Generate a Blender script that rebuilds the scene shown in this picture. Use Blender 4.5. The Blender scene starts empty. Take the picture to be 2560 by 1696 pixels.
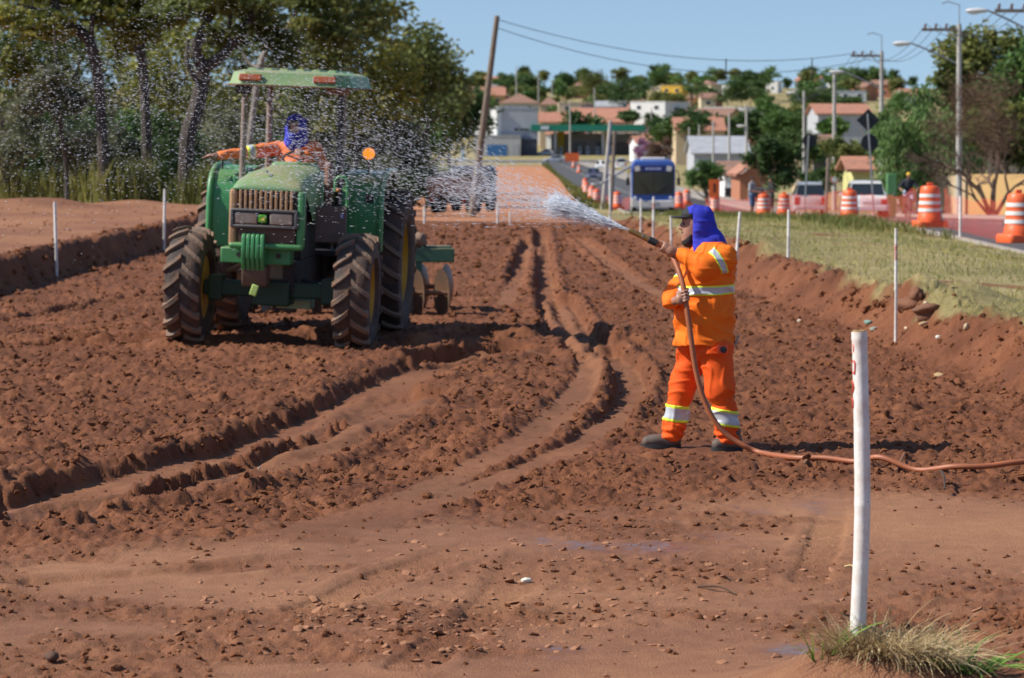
import bpy, bmesh, math, random
import numpy as np
from mathutils import Vector, Matrix, Euler

random.seed(7); RNG = np.random.default_rng(11)
R = math.radians
scene = bpy.context.scene
C = scene.collection

# ------------------------------------------------------------------ camera
FPX, PW, PH, HORIZON = 6860.0, 2560, 1696, 336.0
CAM_H = 2.3
PITCH = math.atan((PH / 2 - HORIZON) / FPX)
cam_d = bpy.data.cameras.new('camera')
cam = bpy.data.objects.new('camera', cam_d); C.objects.link(cam)
cam.location = (0, 0, CAM_H)
cam.rotation_euler = (math.pi / 2 - PITCH, 0, 0)
cam_d.sensor_width = 36.0
cam_d.lens = FPX * 36.0 / PW
cam_d.clip_start = 0.5; cam_d.clip_end = 9000
cam_d.dof.use_dof = True
cam_d.dof.focus_distance = 15.5
cam_d.dof.aperture_fstop = 5.0
scene.camera = cam

# ------------------------------------------------------------------ sky and sun
SUN_EL, SUN_AZ = R(43), R(7)             # azimuth: degrees from -X towards the camera
to_sun = Vector((-math.cos(SUN_AZ) * math.cos(SUN_EL), -math.sin(SUN_AZ) * math.cos(SUN_EL), math.sin(SUN_EL)))
world = bpy.data.worlds.new('World'); scene.world = world
world.use_nodes = True
wn = world.node_tree.nodes; wl = world.node_tree.links
bg = wn['Background']
sky = wn.new('ShaderNodeTexSky'); sky.sky_type = 'NISHITA'; sky.sun_disc = False
sky.sun_elevation = SUN_EL
sky.sun_rotation = math.atan2(to_sun.x, to_sun.y)
sky.altitude = 600; sky.air_density = 1.0; sky.dust_density = 0.3; sky.ozone_density = 2.0
tcw = wn.new('ShaderNodeTexCoord'); vadd = wn.new('ShaderNodeVectorMath'); vadd.operation = 'MULTIPLY_ADD'
vadd.inputs[1].default_value = (1, 1, 0.89); vadd.inputs[2].default_value = (0, 0, 0.11)      # clear winter air: blue down to the skyline
wl.new(tcw.outputs['Generated'], vadd.inputs[0]); vnor = wn.new('ShaderNodeVectorMath'); vnor.operation = 'NORMALIZE'
wl.new(vadd.outputs[0], vnor.inputs[0]); wl.new(vnor.outputs[0], sky.inputs[0])
wl.new(sky.outputs[0], bg.inputs[0]); bg.inputs[1].default_value = 0.108
sun_d = bpy.data.lights.new('sun', 'SUN'); sun_d.energy = 5.0; sun_d.angle = R(0.53); sun_d.color = (1.0, 0.94, 0.84)
sun = bpy.data.objects.new('sun', sun_d); C.objects.link(sun)
sun.rotation_euler = to_sun.to_track_quat('Z', 'Y').to_euler()
sun.location = (-30, -10, 40)

vs = scene.view_settings
vs.view_transform = 'Standard'; vs.look = 'None'; vs.exposure = 0.30; vs.gamma = 1.0; vs.use_curve_mapping = False

# ------------------------------------------------------------------ photo pixel -> place
CP, SP = math.cos(PITCH), math.sin(PITCH)
def ray(px, py):
    a, b = (px - PW / 2) / FPX, (PH / 2 - py) / FPX
    return Vector((a, CP + b * SP, -SP + b * CP))
def at(px, py, Y):
    d = ray(px, py); t = Y / d.y
    return Vector((d.x * t, Y, CAM_H + d.z * t))
def sc(Y): return FPX / Y            # photo pixels per metre at distance Y

# ------------------------------------------------------------------ noise
def _hash(ix, iy, seed):
    h = (ix.astype(np.int64) * 374761393 + iy.astype(np.int64) * 668265263 + seed * 1274126177) & 0xffffffff
    h = ((h ^ (h >> 13)) * 1274126177) & 0xffffffff
    h = (h ^ (h >> 16)) & 0xffffffff
    return (h & 0xffffff).astype(np.float64) / float(0x1000000)
def vnoise(x, y, seed=0):
    ix, iy = np.floor(x), np.floor(y)
    fx, fy = x - ix, y - iy
    fx = fx * fx * (3 - 2 * fx); fy = fy * fy * (3 - 2 * fy)
    a = _hash(ix, iy, seed); b = _hash(ix + 1, iy, seed); c = _hash(ix, iy + 1, seed); d = _hash(ix + 1, iy + 1, seed)
    return (a + (b - a) * fx) * (1 - fy) + (c + (d - c) * fx) * fy
def fbm(x, y, seed=0, octv=4):
    s = 0; amp = 0.5
    for k in range(octv):
        s = s + amp * (vnoise(x, y, seed + k * 17) - 0.5); x = x * 2.03 + 3.1; y = y * 2.03 + 7.7; amp *= 0.5
    return s
def lumps(x, y, cell, seed, dens=0.75):
    """rounded crumbs of random size, one per jittered cell (height in units of cell)"""
    gx, gy = x / cell, y / cell
    ix, iy = np.floor(gx), np.floor(gy)
    out = np.zeros_like(gx)
    for dx in (-1, 0, 1):
        for dy in (-1, 0, 1):
            cx, cy = ix + dx, iy + dy
            jx = cx + _hash(cx, cy, seed); jy = cy + _hash(cx, cy, seed + 5)
            r = 0.25 + 0.5 * _hash(cx, cy, seed + 9) ** 1.6
            on = (_hash(cx, cy, seed + 13) < dens)
            q = 1 - ((gx - jx) ** 2 + (gy - jy) ** 2) / (r * r)
            out = np.maximum(out, np.where(on & (q > 0), np.sqrt(np.maximum(q, 0)) * r * 0.75, 0))
    return out
def sstep(a, b, x):
    t = np.clip((x - a) / (b - a), 0, 1); return t * t * (3 - 2 * t)

# ------------------------------------------------------------------ object helpers
def link(o, parent=None):
    C.objects.link(o)
    if parent is not None: o.parent = parent
    return o
def tag(o, label=None, cat=None, group=None, kind=None):
    if label: o['label'] = label
    if cat: o['category'] = cat
    if group: o['group'] = group
    if kind: o['kind'] = kind
    return o
def thing(name, label, cat, loc=(0, 0, 0), rotz=0, group=None):
    o = bpy.data.objects.new(name, None); link(o)
    o.empty_display_size = 0.2
    o.location = loc; o.rotation_euler = (0, 0, rotz)
    return tag(o, label, cat, group)
def copy_tree(o, parent=None):
    c = o.copy(); C.objects.link(c); c.parent = parent
    for ch in list(o.children): copy_tree(ch, c)
    return c

class MB:
    """collects geometry for ONE mesh object"""
    def __init__(s): s.v = []; s.f = []; s.m = []
    def add(s, verts, faces, mi=0):
        n = len(s.v); s.v.extend([tuple(p) for p in verts]); s.f.extend([tuple(i + n for i in f) for f in faces]); s.m.extend([mi] * len(faces)); return s
    def hexa(s, p, mi=0):   # p: 4 bottom + 4 top corners, same winding
        return s.add(p, [(3, 2, 1, 0), (4, 5, 6, 7), (0, 1, 5, 4), (1, 2, 6, 5), (2, 3, 7, 6), (3, 0, 4, 7)], mi)
    def box(s, c, d, rot=None, mi=0, top=(1, 1)):
        x, y, z = d[0] / 2, d[1] / 2, d[2] / 2; tx, ty = top
        p = [Vector(q) for q in ((-x, -y, -z), (x, -y, -z), (x, y, -z), (-x, y, -z), (-x * tx, -y * ty, z), (x * tx, -y * ty, z), (x * tx, y * ty, z), (-x * tx, y * ty, z))]
        if rot is not None:
            m = Euler(rot).to_matrix(); p = [m @ q for q in p]
        c = Vector(c); return s.hexa([q + c for q in p], mi)
    def prism(s, prof, y0, y1, axis='y', mi=0):
        """prof: list of 2-D points (a,b); extruded along axis; y-> (a,t,b), x-> (t,a,b), z-> (a,b,t)"""
        f = {'y': lambda a, b, t: (a, t, b), 'x': lambda a, b, t: (t, a, b), 'z': lambda a, b, t: (a, b, t)}[axis]
        n = len(prof)
        vs_ = [f(a, b, y0) for a, b in prof] + [f(a, b, y1) for a, b in prof]
        fs = [tuple(range(n)), tuple(range(2 * n - 1, n - 1, -1))] + [(i, i + n, (i + 1) % n + n, (i + 1) % n) for i in range(n)]
        return s.add(vs_, fs, mi)
    def tube(s, pts, rad, n=8, cap=True, mi=0, close=False):
        pts = [Vector(p) for p in pts]
        if not hasattr(rad, '__len__'): rad = [rad] * len(pts)
        rings = []; prev = None
        for i, p in enumerate(pts):
            a = pts[max(i - 1, 0)]; b = pts[min(i + 1, len(pts) - 1)]
            t = (b - a).normalized() if (b - a).length > 1e-9 else Vector((0, 0, 1))
            if prev is None:
                u = t.orthogonal().normalized()
            else:
                u = (prev - t * prev.dot(t)); u = u.normalized() if u.length > 1e-6 else t.orthogonal().normalized()
            prev = u; w = t.cross(u)
            rings.append([p + (u * math.cos(2 * math.pi * k / n) + w * math.sin(2 * math.pi * k / n)) * rad[i] for k in range(n)])
        vs_ = [q for r_ in rings for q in r_]; fs = []
        for i in range(len(rings) - 1):
            for k in range(n):
                fs.append((i * n + k, i * n + (k + 1) % n, (i + 1) * n + (k + 1) % n, (i + 1) * n + k))
        if cap:
            fs.append(tuple(range(n - 1, -1, -1))); fs.append(tuple((len(rings) - 1) * n + k for k in range(n)))
        return s.add(vs_, fs, mi)
    def lathe(s, prof, n=24, c=(0, 0, 0), axis='z', mi=0, cap=True):
        """prof: (r, h) pairs along axis"""
        vs_ = []
        for r_, h in prof:
            for k in range(n):
                a = 2 * math.pi * k / n; ca, sa = r_ * math.cos(a), r_ * math.sin(a)
                q = (ca, sa, h) if axis == 'z' else ((h, ca, sa) if axis == 'x' else (sa, h, ca))
                vs_.append((q[0] + c[0], q[1] + c[1], q[2] + c[2]))
        fs = []
        for i in range(len(prof) - 1):
            for k in range(n):
                fs.append((i * n + k, i * n + (k + 1) % n, (i + 1) * n + (k + 1) % n, (i + 1) * n + k))
        if cap:
            fs.append(tuple(range(n - 1, -1, -1))); fs.append(tuple((len(prof) - 1) * n + k for k in range(n)))
        return s.add(vs_, fs, mi)
    def ball(s, c, r_, n=12, m=8, mi=0):
        r_ = r_ if hasattr(r_, '__len__') else (r_,) * 3
        prof = [(math.sin(math.pi * i / m), -math.cos(math.pi * i / m)) for i in range(m + 1)]
        vs_ = [(c[0] + r_[0] * max(q, 1e-3) * math.cos(2 * math.pi * k / n), c[1] + r_[1] * max(q, 1e-3) * math.sin(2 * math.pi * k / n), c[2] + r_[2] * h) for q, h in prof for k in range(n)]
        fs = [(i * n + k, i * n + (k + 1) % n, (i + 1) * n + (k + 1) % n, (i + 1) * n + k) for i in range(m) for k in range(n)]
        fs += [tuple(range(n - 1, -1, -1)), tuple(m * n + k for k in range(n))]
        return s.add(vs_, fs, mi)
    def mesh(s, name, mats, smooth=True, angle=0.7):
        me = bpy.data.meshes.new(name); me.from_pydata(s.v, [], s.f)
        for m_ in (mats if isinstance(mats, (list, tuple)) else [mats]): me.materials.append(m_)
        if any(s.m): me.polygons.foreach_set('material_index', s.m)
        me.update()
        bm = bmesh.new(); bm.from_mesh(me); bmesh.ops.recalc_face_normals(bm, faces=bm.faces); bm.to_mesh(me); bm.free()
        if smooth:
            me.shade_smooth(); me.set_sharp_from_angle(angle=angle)
        return me
    def build(s, name, mats, parent=None, smooth=True, bevel=0, seg=2, angle=0.7, loc=None):
        o = bpy.data.objects.new(name, s.mesh(name, mats, smooth, angle)); link(o, parent)
        if bevel:
            b = o.modifiers.new('bevel', 'BEVEL'); b.width = bevel; b.segments = seg; b.limit_method = 'ANGLE'; b.angle_limit = R(35); b.harden_normals = False
        if loc is not None: o.location = loc
        return o
def np_mesh(name, verts, faces, mats, smooth=False, attrs=None):
    """fast mesh from numpy arrays; faces all of one size"""
    me = bpy.data.meshes.new(name)
    nv, nf, k = len(verts), len(faces), faces.shape[1]
    me.vertices.add(nv); me.vertices.foreach_set('co', np.ascontiguousarray(verts, dtype=np.float32).ravel())
    me.loops.add(nf * k); me.loops.foreach_set('vertex_index', np.ascontiguousarray(faces, dtype=np.int32).ravel())
    me.polygons.add(nf); me.polygons.foreach_set('loop_start', np.arange(0, nf * k, k, dtype=np.int32))
    try: me.polygons.foreach_set('loop_total', np.full(nf, k, dtype=np.int32))
    except Exception: pass
    for m_ in (mats if isinstance(mats, (list, tuple)) else [mats]): me.materials.append(m_)
    me.update(calc_edges=True); me.validate()
    for an, arr in (attrs or {}).items():
        if arr.ndim == 1:
            a = me.attributes.new(an, 'FLOAT', 'POINT'); a.data.foreach_set('value', arr.astype(np.float32))
        else:
            a = me.attributes.new(an, 'FLOAT_COLOR', 'POINT'); a.data.foreach_set('color', arr.astype(np.float32).ravel())
    if smooth: me.shade_smooth()
    else: me.shade_flat()
    return me

# ------------------------------------------------------------------ signed-distance bodies (people)
class Cap:
    def __init__(s, a, b, ra, rb, k=0.03, sq=(1, 1, 1)):
        s.a = np.array(a, float); s.b = np.array(b, float); s.ra, s.rb, s.k, s.sq = ra, rb, k, np.array(sq, float)
        r_ = max(ra, rb) * max(1, max(sq)); s.lo = np.minimum(s.a, s.b) - r_; s.hi = np.maximum(s.a, s.b) + r_
    def __call__(s, p):
        q = (p - s.a) / s.sq; ba = (s.b - s.a) / s.sq
        h = np.clip((q @ ba) / max(ba @ ba, 1e-12), 0, 1)
        return (np.linalg.norm(q - h[..., None] * ba, axis=-1) - (s.ra + (s.rb - s.ra) * h)) * min(s.sq)
class Ell:
    def __init__(s, c, r_, k=0.03):
        s.c = np.array(c, float); s.r = np.array(r_, float); s.k = k; s.lo = s.c - s.r; s.hi = s.c + s.r
    def __call__(s, p):
        q = (p - s.c) / s.r; k0 = np.linalg.norm(q, axis=-1); k1 = np.linalg.norm(q / s.r, axis=-1)
        return k0 * (k0 - 1) / np.maximum(k1, 1e-9)
def sdf_mesh(name, prims, h, mats, cut=None, warp=None, matfn=None):
    lo = np.min([p.lo for p in prims], 0) - 4 * h - 0.02; hi = np.max([p.hi for p in prims], 0) + 4 * h + 0.02
    n = np.ceil((hi - lo) / h).astype(int) + 1
    f = np.full(tuple(n), 1.0, np.float64)
    ax = [lo[i] + np.arange(n[i]) * h for i in range(3)]
    for p in prims:
        m = p.k + 3 * h
        i0 = np.clip(((p.lo - m - lo) / h).astype(int), 0, n - 1); i1 = np.clip(((p.hi + m - lo) / h).astype(int) + 2, 1, n)
        sl = tuple(slice(i0[i], i1[i]) for i in range(3))
        P = np.stack(np.meshgrid(ax[0][sl[0]], ax[1][sl[1]], ax[2][sl[2]], indexing='ij'), -1)
        d = p(P); g = f[sl]
        hh = np.maximum(p.k - np.abs(d - g), 0) / p.k
        f[sl] = np.minimum(d, g) - hh * hh * p.k * 0.25
    P = None
    if warp is not None or cut is not None:
        P = np.stack(np.meshgrid(*ax, indexing='ij'), -1)
        if warp is not None: f = f + warp(P)
        if cut is not None: f = np.maximum(f, cut(P))
    v, q = surface_nets(f, lo, h)
    me = np_mesh(name, v, q, mats, smooth=True)
    if matfn is not None:
        cen = v[q].mean(1); me.polygons.foreach_set('material_index', matfn(cen).astype(np.int32)); me.update()
    return me
def surface_nets(f, lo, h):
    s = f < 0
    n = np.array(f.shape)
    cs = [s[a:n[0] - 1 + a, b:n[1] - 1 + b, c:n[2] - 1 + c] for a in (0, 1) for b in (0, 1) for c in (0, 1)]
    cnt = sum(c.astype(np.int8) for c in cs); mix = (cnt > 0) & (cnt < 8)
    idx = -np.ones(mix.shape, np.int64); idx[mix] = np.arange(mix.sum())
    ijk = np.argwhere(mix)
    acc = np.zeros((len(ijk), 3)); num = np.zeros(len(ijk))
    corner = [(a, b, c) for a in (0, 1) for b in (0, 1) for c in (0, 1)]
    for i, ca in enumerate(corner):
        for j, cb in enumerate(corner):
            if j <= i or sum(abs(x - y) for x, y in zip(ca, cb)) != 1: continue
            fa = f[ijk[:, 0] + ca[0], ijk[:, 1] + ca[1], ijk[:, 2] + ca[2]]; fb = f[ijk[:, 0] + cb[0], ijk[:, 1] + cb[1], ijk[:, 2] + cb[2]]
            cr = (fa < 0) != (fb < 0)
            t = np.where(cr, fa / np.where(cr, fa - fb, 1), 0)
            pt = np.array(ca) + t[:, None] * (np.array(cb) - np.array(ca))
            acc += np.where(cr[:, None], pt, 0); num += cr
    v = lo + (ijk + acc / num[:, None]) * h
    quads = []
    for axn in range(3):
        o1, o2 = [(1, 2), (2, 0), (0, 1)][axn]
        sh = [slice(None)] * 3; sh2 = [slice(None)] * 3
        sh[axn] = slice(0, n[axn] - 1); sh2[axn] = slice(1, n[axn])
        sA, sB = s[tuple(sh)], s[tuple(sh2)]
        e = np.argwhere(sA != sB)
        e = e[(e[:, o1] > 0) & (e[:, o2] > 0) & (e[:, o1] < n[o1] - 1) & (e[:, o2] < n[o2] - 1)]
        if not len(e): continue
        def cell(d1, d2):
            q = e.copy(); q[:, o1] += d1; q[:, o2] += d2; return idx[q[:, 0], q[:, 1], q[:, 2]]
        q = np.stack([cell(-1, -1), cell(0, -1), cell(0, 0), cell(-1, 0)], 1)
        flip = ~sA[e[:, 0], e[:, 1], e[:, 2]]
        q[flip] = q[flip][:, ::-1]
        quads.append(q)
    q = np.concatenate(quads); q = q[(q >= 0).all(1)]
    return v, q
def mesh_obj(name, me, parent=None, loc=None):
    o = bpy.data.objects.new(name, me); link(o, parent)
    if loc is not None: o.location = loc
    return o

# ------------------------------------------------------------------ materials
def new_mat(name):
    m = bpy.data.materials.new(name); m.use_nodes = True
    return m, m.node_tree.nodes, m.node_tree.links, m.node_tree.nodes['Principled BSDF']
def mat(name, col, rough=0.6, metal=0.0, col2=None, nscale=6.0, amount=0.5, bump=0.0, bscale=40.0, spec=0.5, emit=None, estr=0, coat=0, dust=None, dust_amt=0.4, detail=4, trans=0, alpha=1):
    m, N, L, b = new_mat(name)
    tc = N.new('ShaderNodeTexCoord')
    if col2 is None: col2 = tuple(c * 0.72 for c in col)
    nz = N.new('ShaderNodeTexNoise'); nz.inputs['Scale'].default_value = nscale; nz.inputs['Detail'].default_value = detail; nz.inputs['Roughness'].default_value = 0.65
    L.new(tc.outputs['Object'], nz.inputs['Vector'])
    rp = N.new('ShaderNodeMapRange'); rp.inputs[1].default_value = 0.35; rp.inputs[2].default_value = 0.7; rp.inputs[3].default_value = 0; rp.inputs[4].default_value = amount
    L.new(nz.outputs['Fac'], rp.inputs[0])
    mx = N.new('ShaderNodeMix'); mx.data_type = 'RGBA'
    mx.inputs[6].default_value = (*col, 1); mx.inputs[7].default_value = (*col2, 1)
    L.new(rp.outputs[0], mx.inputs[0])
    out = mx.outputs[2]
    if dust is not None:
        n2 = N.new('ShaderNodeTexNoise'); n2.inputs['Scale'].default_value = nscale * 0.6; n2.inputs['Detail'].default_value = 6
        L.new(tc.outputs['Object'], n2.inputs['Vector'])
        geo = N.new('ShaderNodeNewGeometry'); sx = N.new('ShaderNodeSeparateXYZ'); L.new(geo.outputs['Normal'], sx.inputs[0])
        up = N.new('ShaderNodeMapRange'); up.inputs[1].default_value = 0.1; up.inputs[2].default_value = 1.0; up.inputs[3].default_value = 0.25; up.inputs[4].default_value = 1.0
        L.new(sx.outputs['Z'], up.inputs[0])
        r2 = N.new('ShaderNodeMapRange'); r2.inputs[1].default_value = 0.3; r2.inputs[2].default_value = 0.65; r2.inputs[3].default_value = 0; r2.inputs[4].default_value = dust_amt
        L.new(n2.outputs['Fac'], r2.inputs[0])
        mu = N.new('ShaderNodeMath'); mu.operation = 'MULTIPLY'; L.new(r2.outputs[0], mu.inputs[0]); L.new(up.outputs[0], mu.inputs[1])
        m2 = N.new('ShaderNodeMix'); m2.data_type = 'RGBA'; L.new(mu.outputs[0], m2.inputs[0]); L.new(out, m2.inputs[6]); m2.inputs[7].default_value = (*dust, 1)
        out = m2.outputs[2]
    L.new(out, b.inputs['Base Color'])
    b.inputs['Roughness'].default_value = rough; b.inputs['Metallic'].default_value = metal
    b.inputs['Specular IOR Level'].default_value = spec
    if coat: b.inputs['Coat Weight'].default_value = coat
    if trans: b.inputs['Transmission Weight'].default_value = trans
    if emit is not None:
        b.inputs['Emission Color'].default_value = (*emit, 1); b.inputs['Emission Strength'].default_value = estr
    if bump:
        nb = N.new('ShaderNodeTexNoise'); nb.inputs['Scale'].default_value = bscale; nb.inputs['Detail'].default_value = 5
        L.new(tc.outputs['Object'], nb.inputs['Vector'])
        bp = N.new('ShaderNodeBump'); bp.inputs['Strength'].default_value = bump; bp.inputs['Distance'].default_value = 0.02
        L.new(nb.outputs['Fac'], bp.inputs['Height']); L.new(bp.outputs[0], b.inputs['Normal'])
    return m
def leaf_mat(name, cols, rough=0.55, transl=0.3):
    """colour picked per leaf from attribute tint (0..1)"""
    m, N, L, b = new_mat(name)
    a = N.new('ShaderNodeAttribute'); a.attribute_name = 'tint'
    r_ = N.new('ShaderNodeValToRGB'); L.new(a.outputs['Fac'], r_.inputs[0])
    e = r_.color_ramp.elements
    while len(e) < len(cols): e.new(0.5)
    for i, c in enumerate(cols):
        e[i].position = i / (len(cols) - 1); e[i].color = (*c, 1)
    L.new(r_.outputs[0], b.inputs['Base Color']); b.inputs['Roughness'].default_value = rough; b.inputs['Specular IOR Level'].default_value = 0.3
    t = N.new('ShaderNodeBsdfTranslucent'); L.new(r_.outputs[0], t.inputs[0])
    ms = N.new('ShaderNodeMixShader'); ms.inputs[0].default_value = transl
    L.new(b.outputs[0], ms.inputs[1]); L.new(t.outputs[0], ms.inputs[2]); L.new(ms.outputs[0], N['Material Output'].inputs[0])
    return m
# ================================================================== TERRAIN
def D0(x, y, z=0.0):                      # a point of the enlarged photo (2367 wide) on the plane of height z
    d = ray(x * 1.0816, y * 1.0816); t = (z - CAM_H) / d.z
    return (d.x * t, d.y * t)
ZC_Y = [-60, 70, 100, 160, 250, 350, 570, 605, 640, 680, 740, 800, 1000, 1300, 1700, 4200]
ZC_Z = [0, 0, -.75, -2.3, -2.9, -3.2, -3.4, -3.4, -2.6, -2.0, 1.5, 5, 15, 24, 29, 31]
XR_Y = [-60, 8, 14, 18, 24, 30, 40, 50, 60, 80, 120, 200, 300, 500, 4000]
XR_X = [9, 6.4, 5.6, 5.2, 4.55, 4.1, 3.6, 2.95, 2.65, 2.6, 3.3, 4.5, 5.3, 6.5, 30]
XL_Y = [-60, 20, 30, 40, 54, 75, 130, 200, 500, 4000]
XL_X = [-9.5, -8.6, -7.95, -7.4, -6.85, -6.6, -6.6, -7, -9, -40]
RD_Y = [-60, 60, 110, 163, 300, 545, 4000]
RD_L = [9.9, 9.7, 8.9, 6.7, 6.3, 5.6, 5.6]
RD_R = [18.5, 18.0, 17.0, 14.6, 13.8, 13.0, 13.0]
def road_mask(x, y, m=0.0):
    return (x > np.interp(y, RD_Y, RD_L) - m) & (x < np.interp(y, RD_Y, RD_R) + m) & (y < 556) & (y > -50)
def cross_mask(x, y, m=0.0):
    c = 566 + 0.25 * x * 0
    return (np.abs(y - 572) < 20 + m) & (x > -160) & (x < 220)
def base_h(x, y):
    x = np.asarray(x, float); y = np.asarray(y, float)
    z = np.interp(y, ZC_Y, ZC_Z)
    near = 1 - sstep(48, 84, y)
    xr = np.interp(y, XR_Y, XR_X) + 0.35 * (vnoise(y * 0.7, y * 0 + 3.3, 5) - .5) + 0.15 * (vnoise(y * 2.9, y * 0 + 1.3, 6) - .5)
    bank = sstep(-0.12, 0.62, x - xr) * 0.47 * (1 - 0.85 * sstep(2.2, 7.2, x - xr))
    z = z + bank * near * sstep(15, 20, y)
    xl = np.interp(y, XL_Y, XL_X) + 0.25 * (vnoise(y * 0.5, y * 0 + 9.3, 8) - .5)
    z = z + (sstep(-0.03, 0.30, xl - x) * 0.47 + 0.012 * np.clip(xl - x, 0, 9)) * (1 - sstep(80, 170, y))
    # knoll that the nearest stake stands on, and the bank end at the lower right
    z = z + 0.27 * np.exp(-(((x - 1.42) / 0.55) ** 2 + ((y - 10.75) / 0.62) ** 2))
    z = z + 0.24 * sstep(1.6, 2.6, x) * (1 - sstep(11.2, 13.4, y))
    # broad swells of the tilled bed
    z = z + 0.10 * fbm(x * 0.22, y * 0.12, 31, 3) * near
    # ground heaped in front of the tractor
    z = z + 0.10 * np.exp(-(((x + 2.55) / 0.9) ** 2 + ((y - 28.6) / 0.7) ** 2))
    # low spoil heaps along the left edge of the clearing
    for hx, hy, hr, hh in ((-12.0, 66, 1.1, .22), (-11.0, 67, .8, .16), (-13.0, 64, 1.0, .12), (-9.9, 72, .9, .12)):
        z = z + hh * np.exp(-((x - hx) ** 2 + ((y - hy) * .8) ** 2) / hr ** 2)
    # spoil on the right bank
    for hx, hy, hr, hh in ((4.75, 31.6, .30, .24), (5.0, 30.2, .42, .22), (4.1, 43.6, .35, .12)):
        z = z + hh * np.exp(-((x - hx) ** 2 + ((y - hy) * .7) ** 2) / hr ** 2)
    z = np.where(road_mask(x, y) | cross_mask(x, y), z - 0.10, z)
    return z
def Hs(x, y): return float(base_h(np.array([x]), np.array([y]))[0])
def on_ground(px, py, y0=10, y1=1500):
    """where the sight line through a photo pixel meets the land"""
    d = ray(px, py); ys = np.geomspace(y0, y1, 4000)
    t = ys / d.y; zz = CAM_H + d.z * t; g = base_h(d.x * t, ys)
    k = np.argmax(zz <= g)
    if zz[k] > g[k]: k = len(ys) - 1
    return Vector((d.x * t[k], ys[k], g[k]))

RUTS = [  # points in the enlarged photo, half width, depth, side ridge, tread marks
    ([(1250, 528), (1258, 600), (1262, 680), (1278, 740), (1330, 792), (1372, 838), (1345, 900), (1292, 960), (1225, 1020), (1120, 1072), (1000, 1125), (860, 1178), (700, 1225), (520, 1270)], .21, .17, .06, 0),
    ([(1300, 690), (1335, 755), (1400, 805), (1462, 858), (1452, 920), (1392, 990), (1290, 1056), (1160, 1103), (1000, 1163), (820, 1225), (640, 1280)], .20, .15, .07, 0),
    ([(1160, 806), (1020, 832), (905, 880), (800, 932), (660, 982), (520, 1030), (360, 1078), (180, 1128), (20, 1165)], .46, .155, .05, 0),
    ([(960, 905), (840, 985), (710, 1040), (590, 1082), (430, 1128), (230, 1160), (60, 1204)], .40, .15, .05, 0),
    ([(-60, 802), (60, 797), (200, 789), (350, 782)], .20, .17, .05, 0),
    ([(-40, 745), (120, 722), (300, 690)], .14, .08, .04, 0),
    ([(1228, 560), (1205, 600), (1190, 650), (1168, 705)], .20, .15, .05, 0),
    ([(1335, 550), (1400, 600), (1470, 650), (1545, 690)], .20, .08, .05, 0),
    ([(950, 828), (1060, 812), (1160, 808), (1235, 822)], .16, .20, .09, 0),
    ([(1330, 818), (1390, 812), (1490, 806)], .14, .13, .07, 0),
    ([(700, 1420), (900, 1330), (1080, 1270), (1220, 1210)], .17, .020, .010, 1),
    ([(950, 1540), (1100, 1440), (1190, 1340), (1230, 1230)], .15, .018, .010, 1),
    ([(1870, 1340), (1905, 1260), (1925, 1185), (1930, 1130)], .13, .015, .008, 1),
    ([(100, 1360), (420, 1330), (760, 1290), (1000, 1250)], .22, .025, .012, 0),
]
RIDGES = [  # soil thrown up: points, half width, height
    ([(960, 800), (1030, 782), (1120, 775), (1215, 785)], .16, .13), ([(1380, 800), (1430, 790), (1490, 796)], .13, .12),
    ([(400, 800), (560, 790), (740, 780)], .3, .10), ([(1250, 940), (1180, 985), (1090, 1030), (1010, 1065)], .16, .06)]
def world_line(pts, n=70):
    w = np.array([D0(*p) for p in pts]); t = np.linspace(0, len(w) - 1, n); k = np.arange(len(w))
    # smooth the control polygon a little
    x = np.interp(t, k, w[:, 0]); y = np.interp(t, k, w[:, 1])
    for _ in range(6):
        x[1:-1] = (x[:-2] + x[1:-1] * 2 + x[2:]) / 4; y[1:-1] = (y[:-2] + y[1:-1] * 2 + y[2:]) / 4
    return x, y
def line_dist(x, y, lx, ly, reach):
    """distance to a polyline and arc position; 9 where farther than reach"""
    d = np.full(x.shape, 9.0); s = np.zeros(x.shape)
    acc = 0
    for i in range(len(lx) - 1):
        ax, ay, bx, by = lx[i], ly[i], lx[i + 1], ly[i + 1]
        L_ = math.hypot(bx - ax, by - ay) + 1e-9
        m = (x > min(ax, bx) - reach) & (x < max(ax, bx) + reach) & (y > min(ay, by) - reach) & (y < max(ay, by) + reach)
        if m.any():
            xx, yy = x[m], y[m]
            t = np.clip(((xx - ax) * (bx - ax) + (yy - ay) * (by - ay)) / L_ ** 2, 0, 1)
            dd = np.hypot(xx - ax - t * (bx - ax), yy - ay - t * (by - ay))
            better = dd < d[m]
            dm = d[m]; dm[better] = dd[better]; d[m] = dm
            sm = s[m]; sm[better] = (acc + t * L_)[better]; s[m] = sm
        acc += L_
    return d, s
RUT_LINES = [(world_line(p), w, dp, bm_, tr) for p, w, dp, bm_, tr in RUTS]
RIDGE_LINES = [(world_line(p, 30), w, hh) for p, w, hh in RIDGES]
WET = [((60, 1172), .55, .25), ((190, 1170), .5, .2), ((1262, 1213), .22, .22), ((1330, 1240), .5, .3), ((1480, 1262), .5, .28), ((1600, 1225), .45, .4), ((1700, 1200), .4, .4), ((1880, 1172), .3, .25), ((1360, 1268), .35, .2), ((560, 1460), .4, .16), ((700, 1470), .35, .14), ((1240, 1505), .3, .12), ((1880, 1505), .3, .12), ((990, 1490), .25, .1)]
WET_W = [(D0(*c), a, b) for c, a, b in WET]
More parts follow.
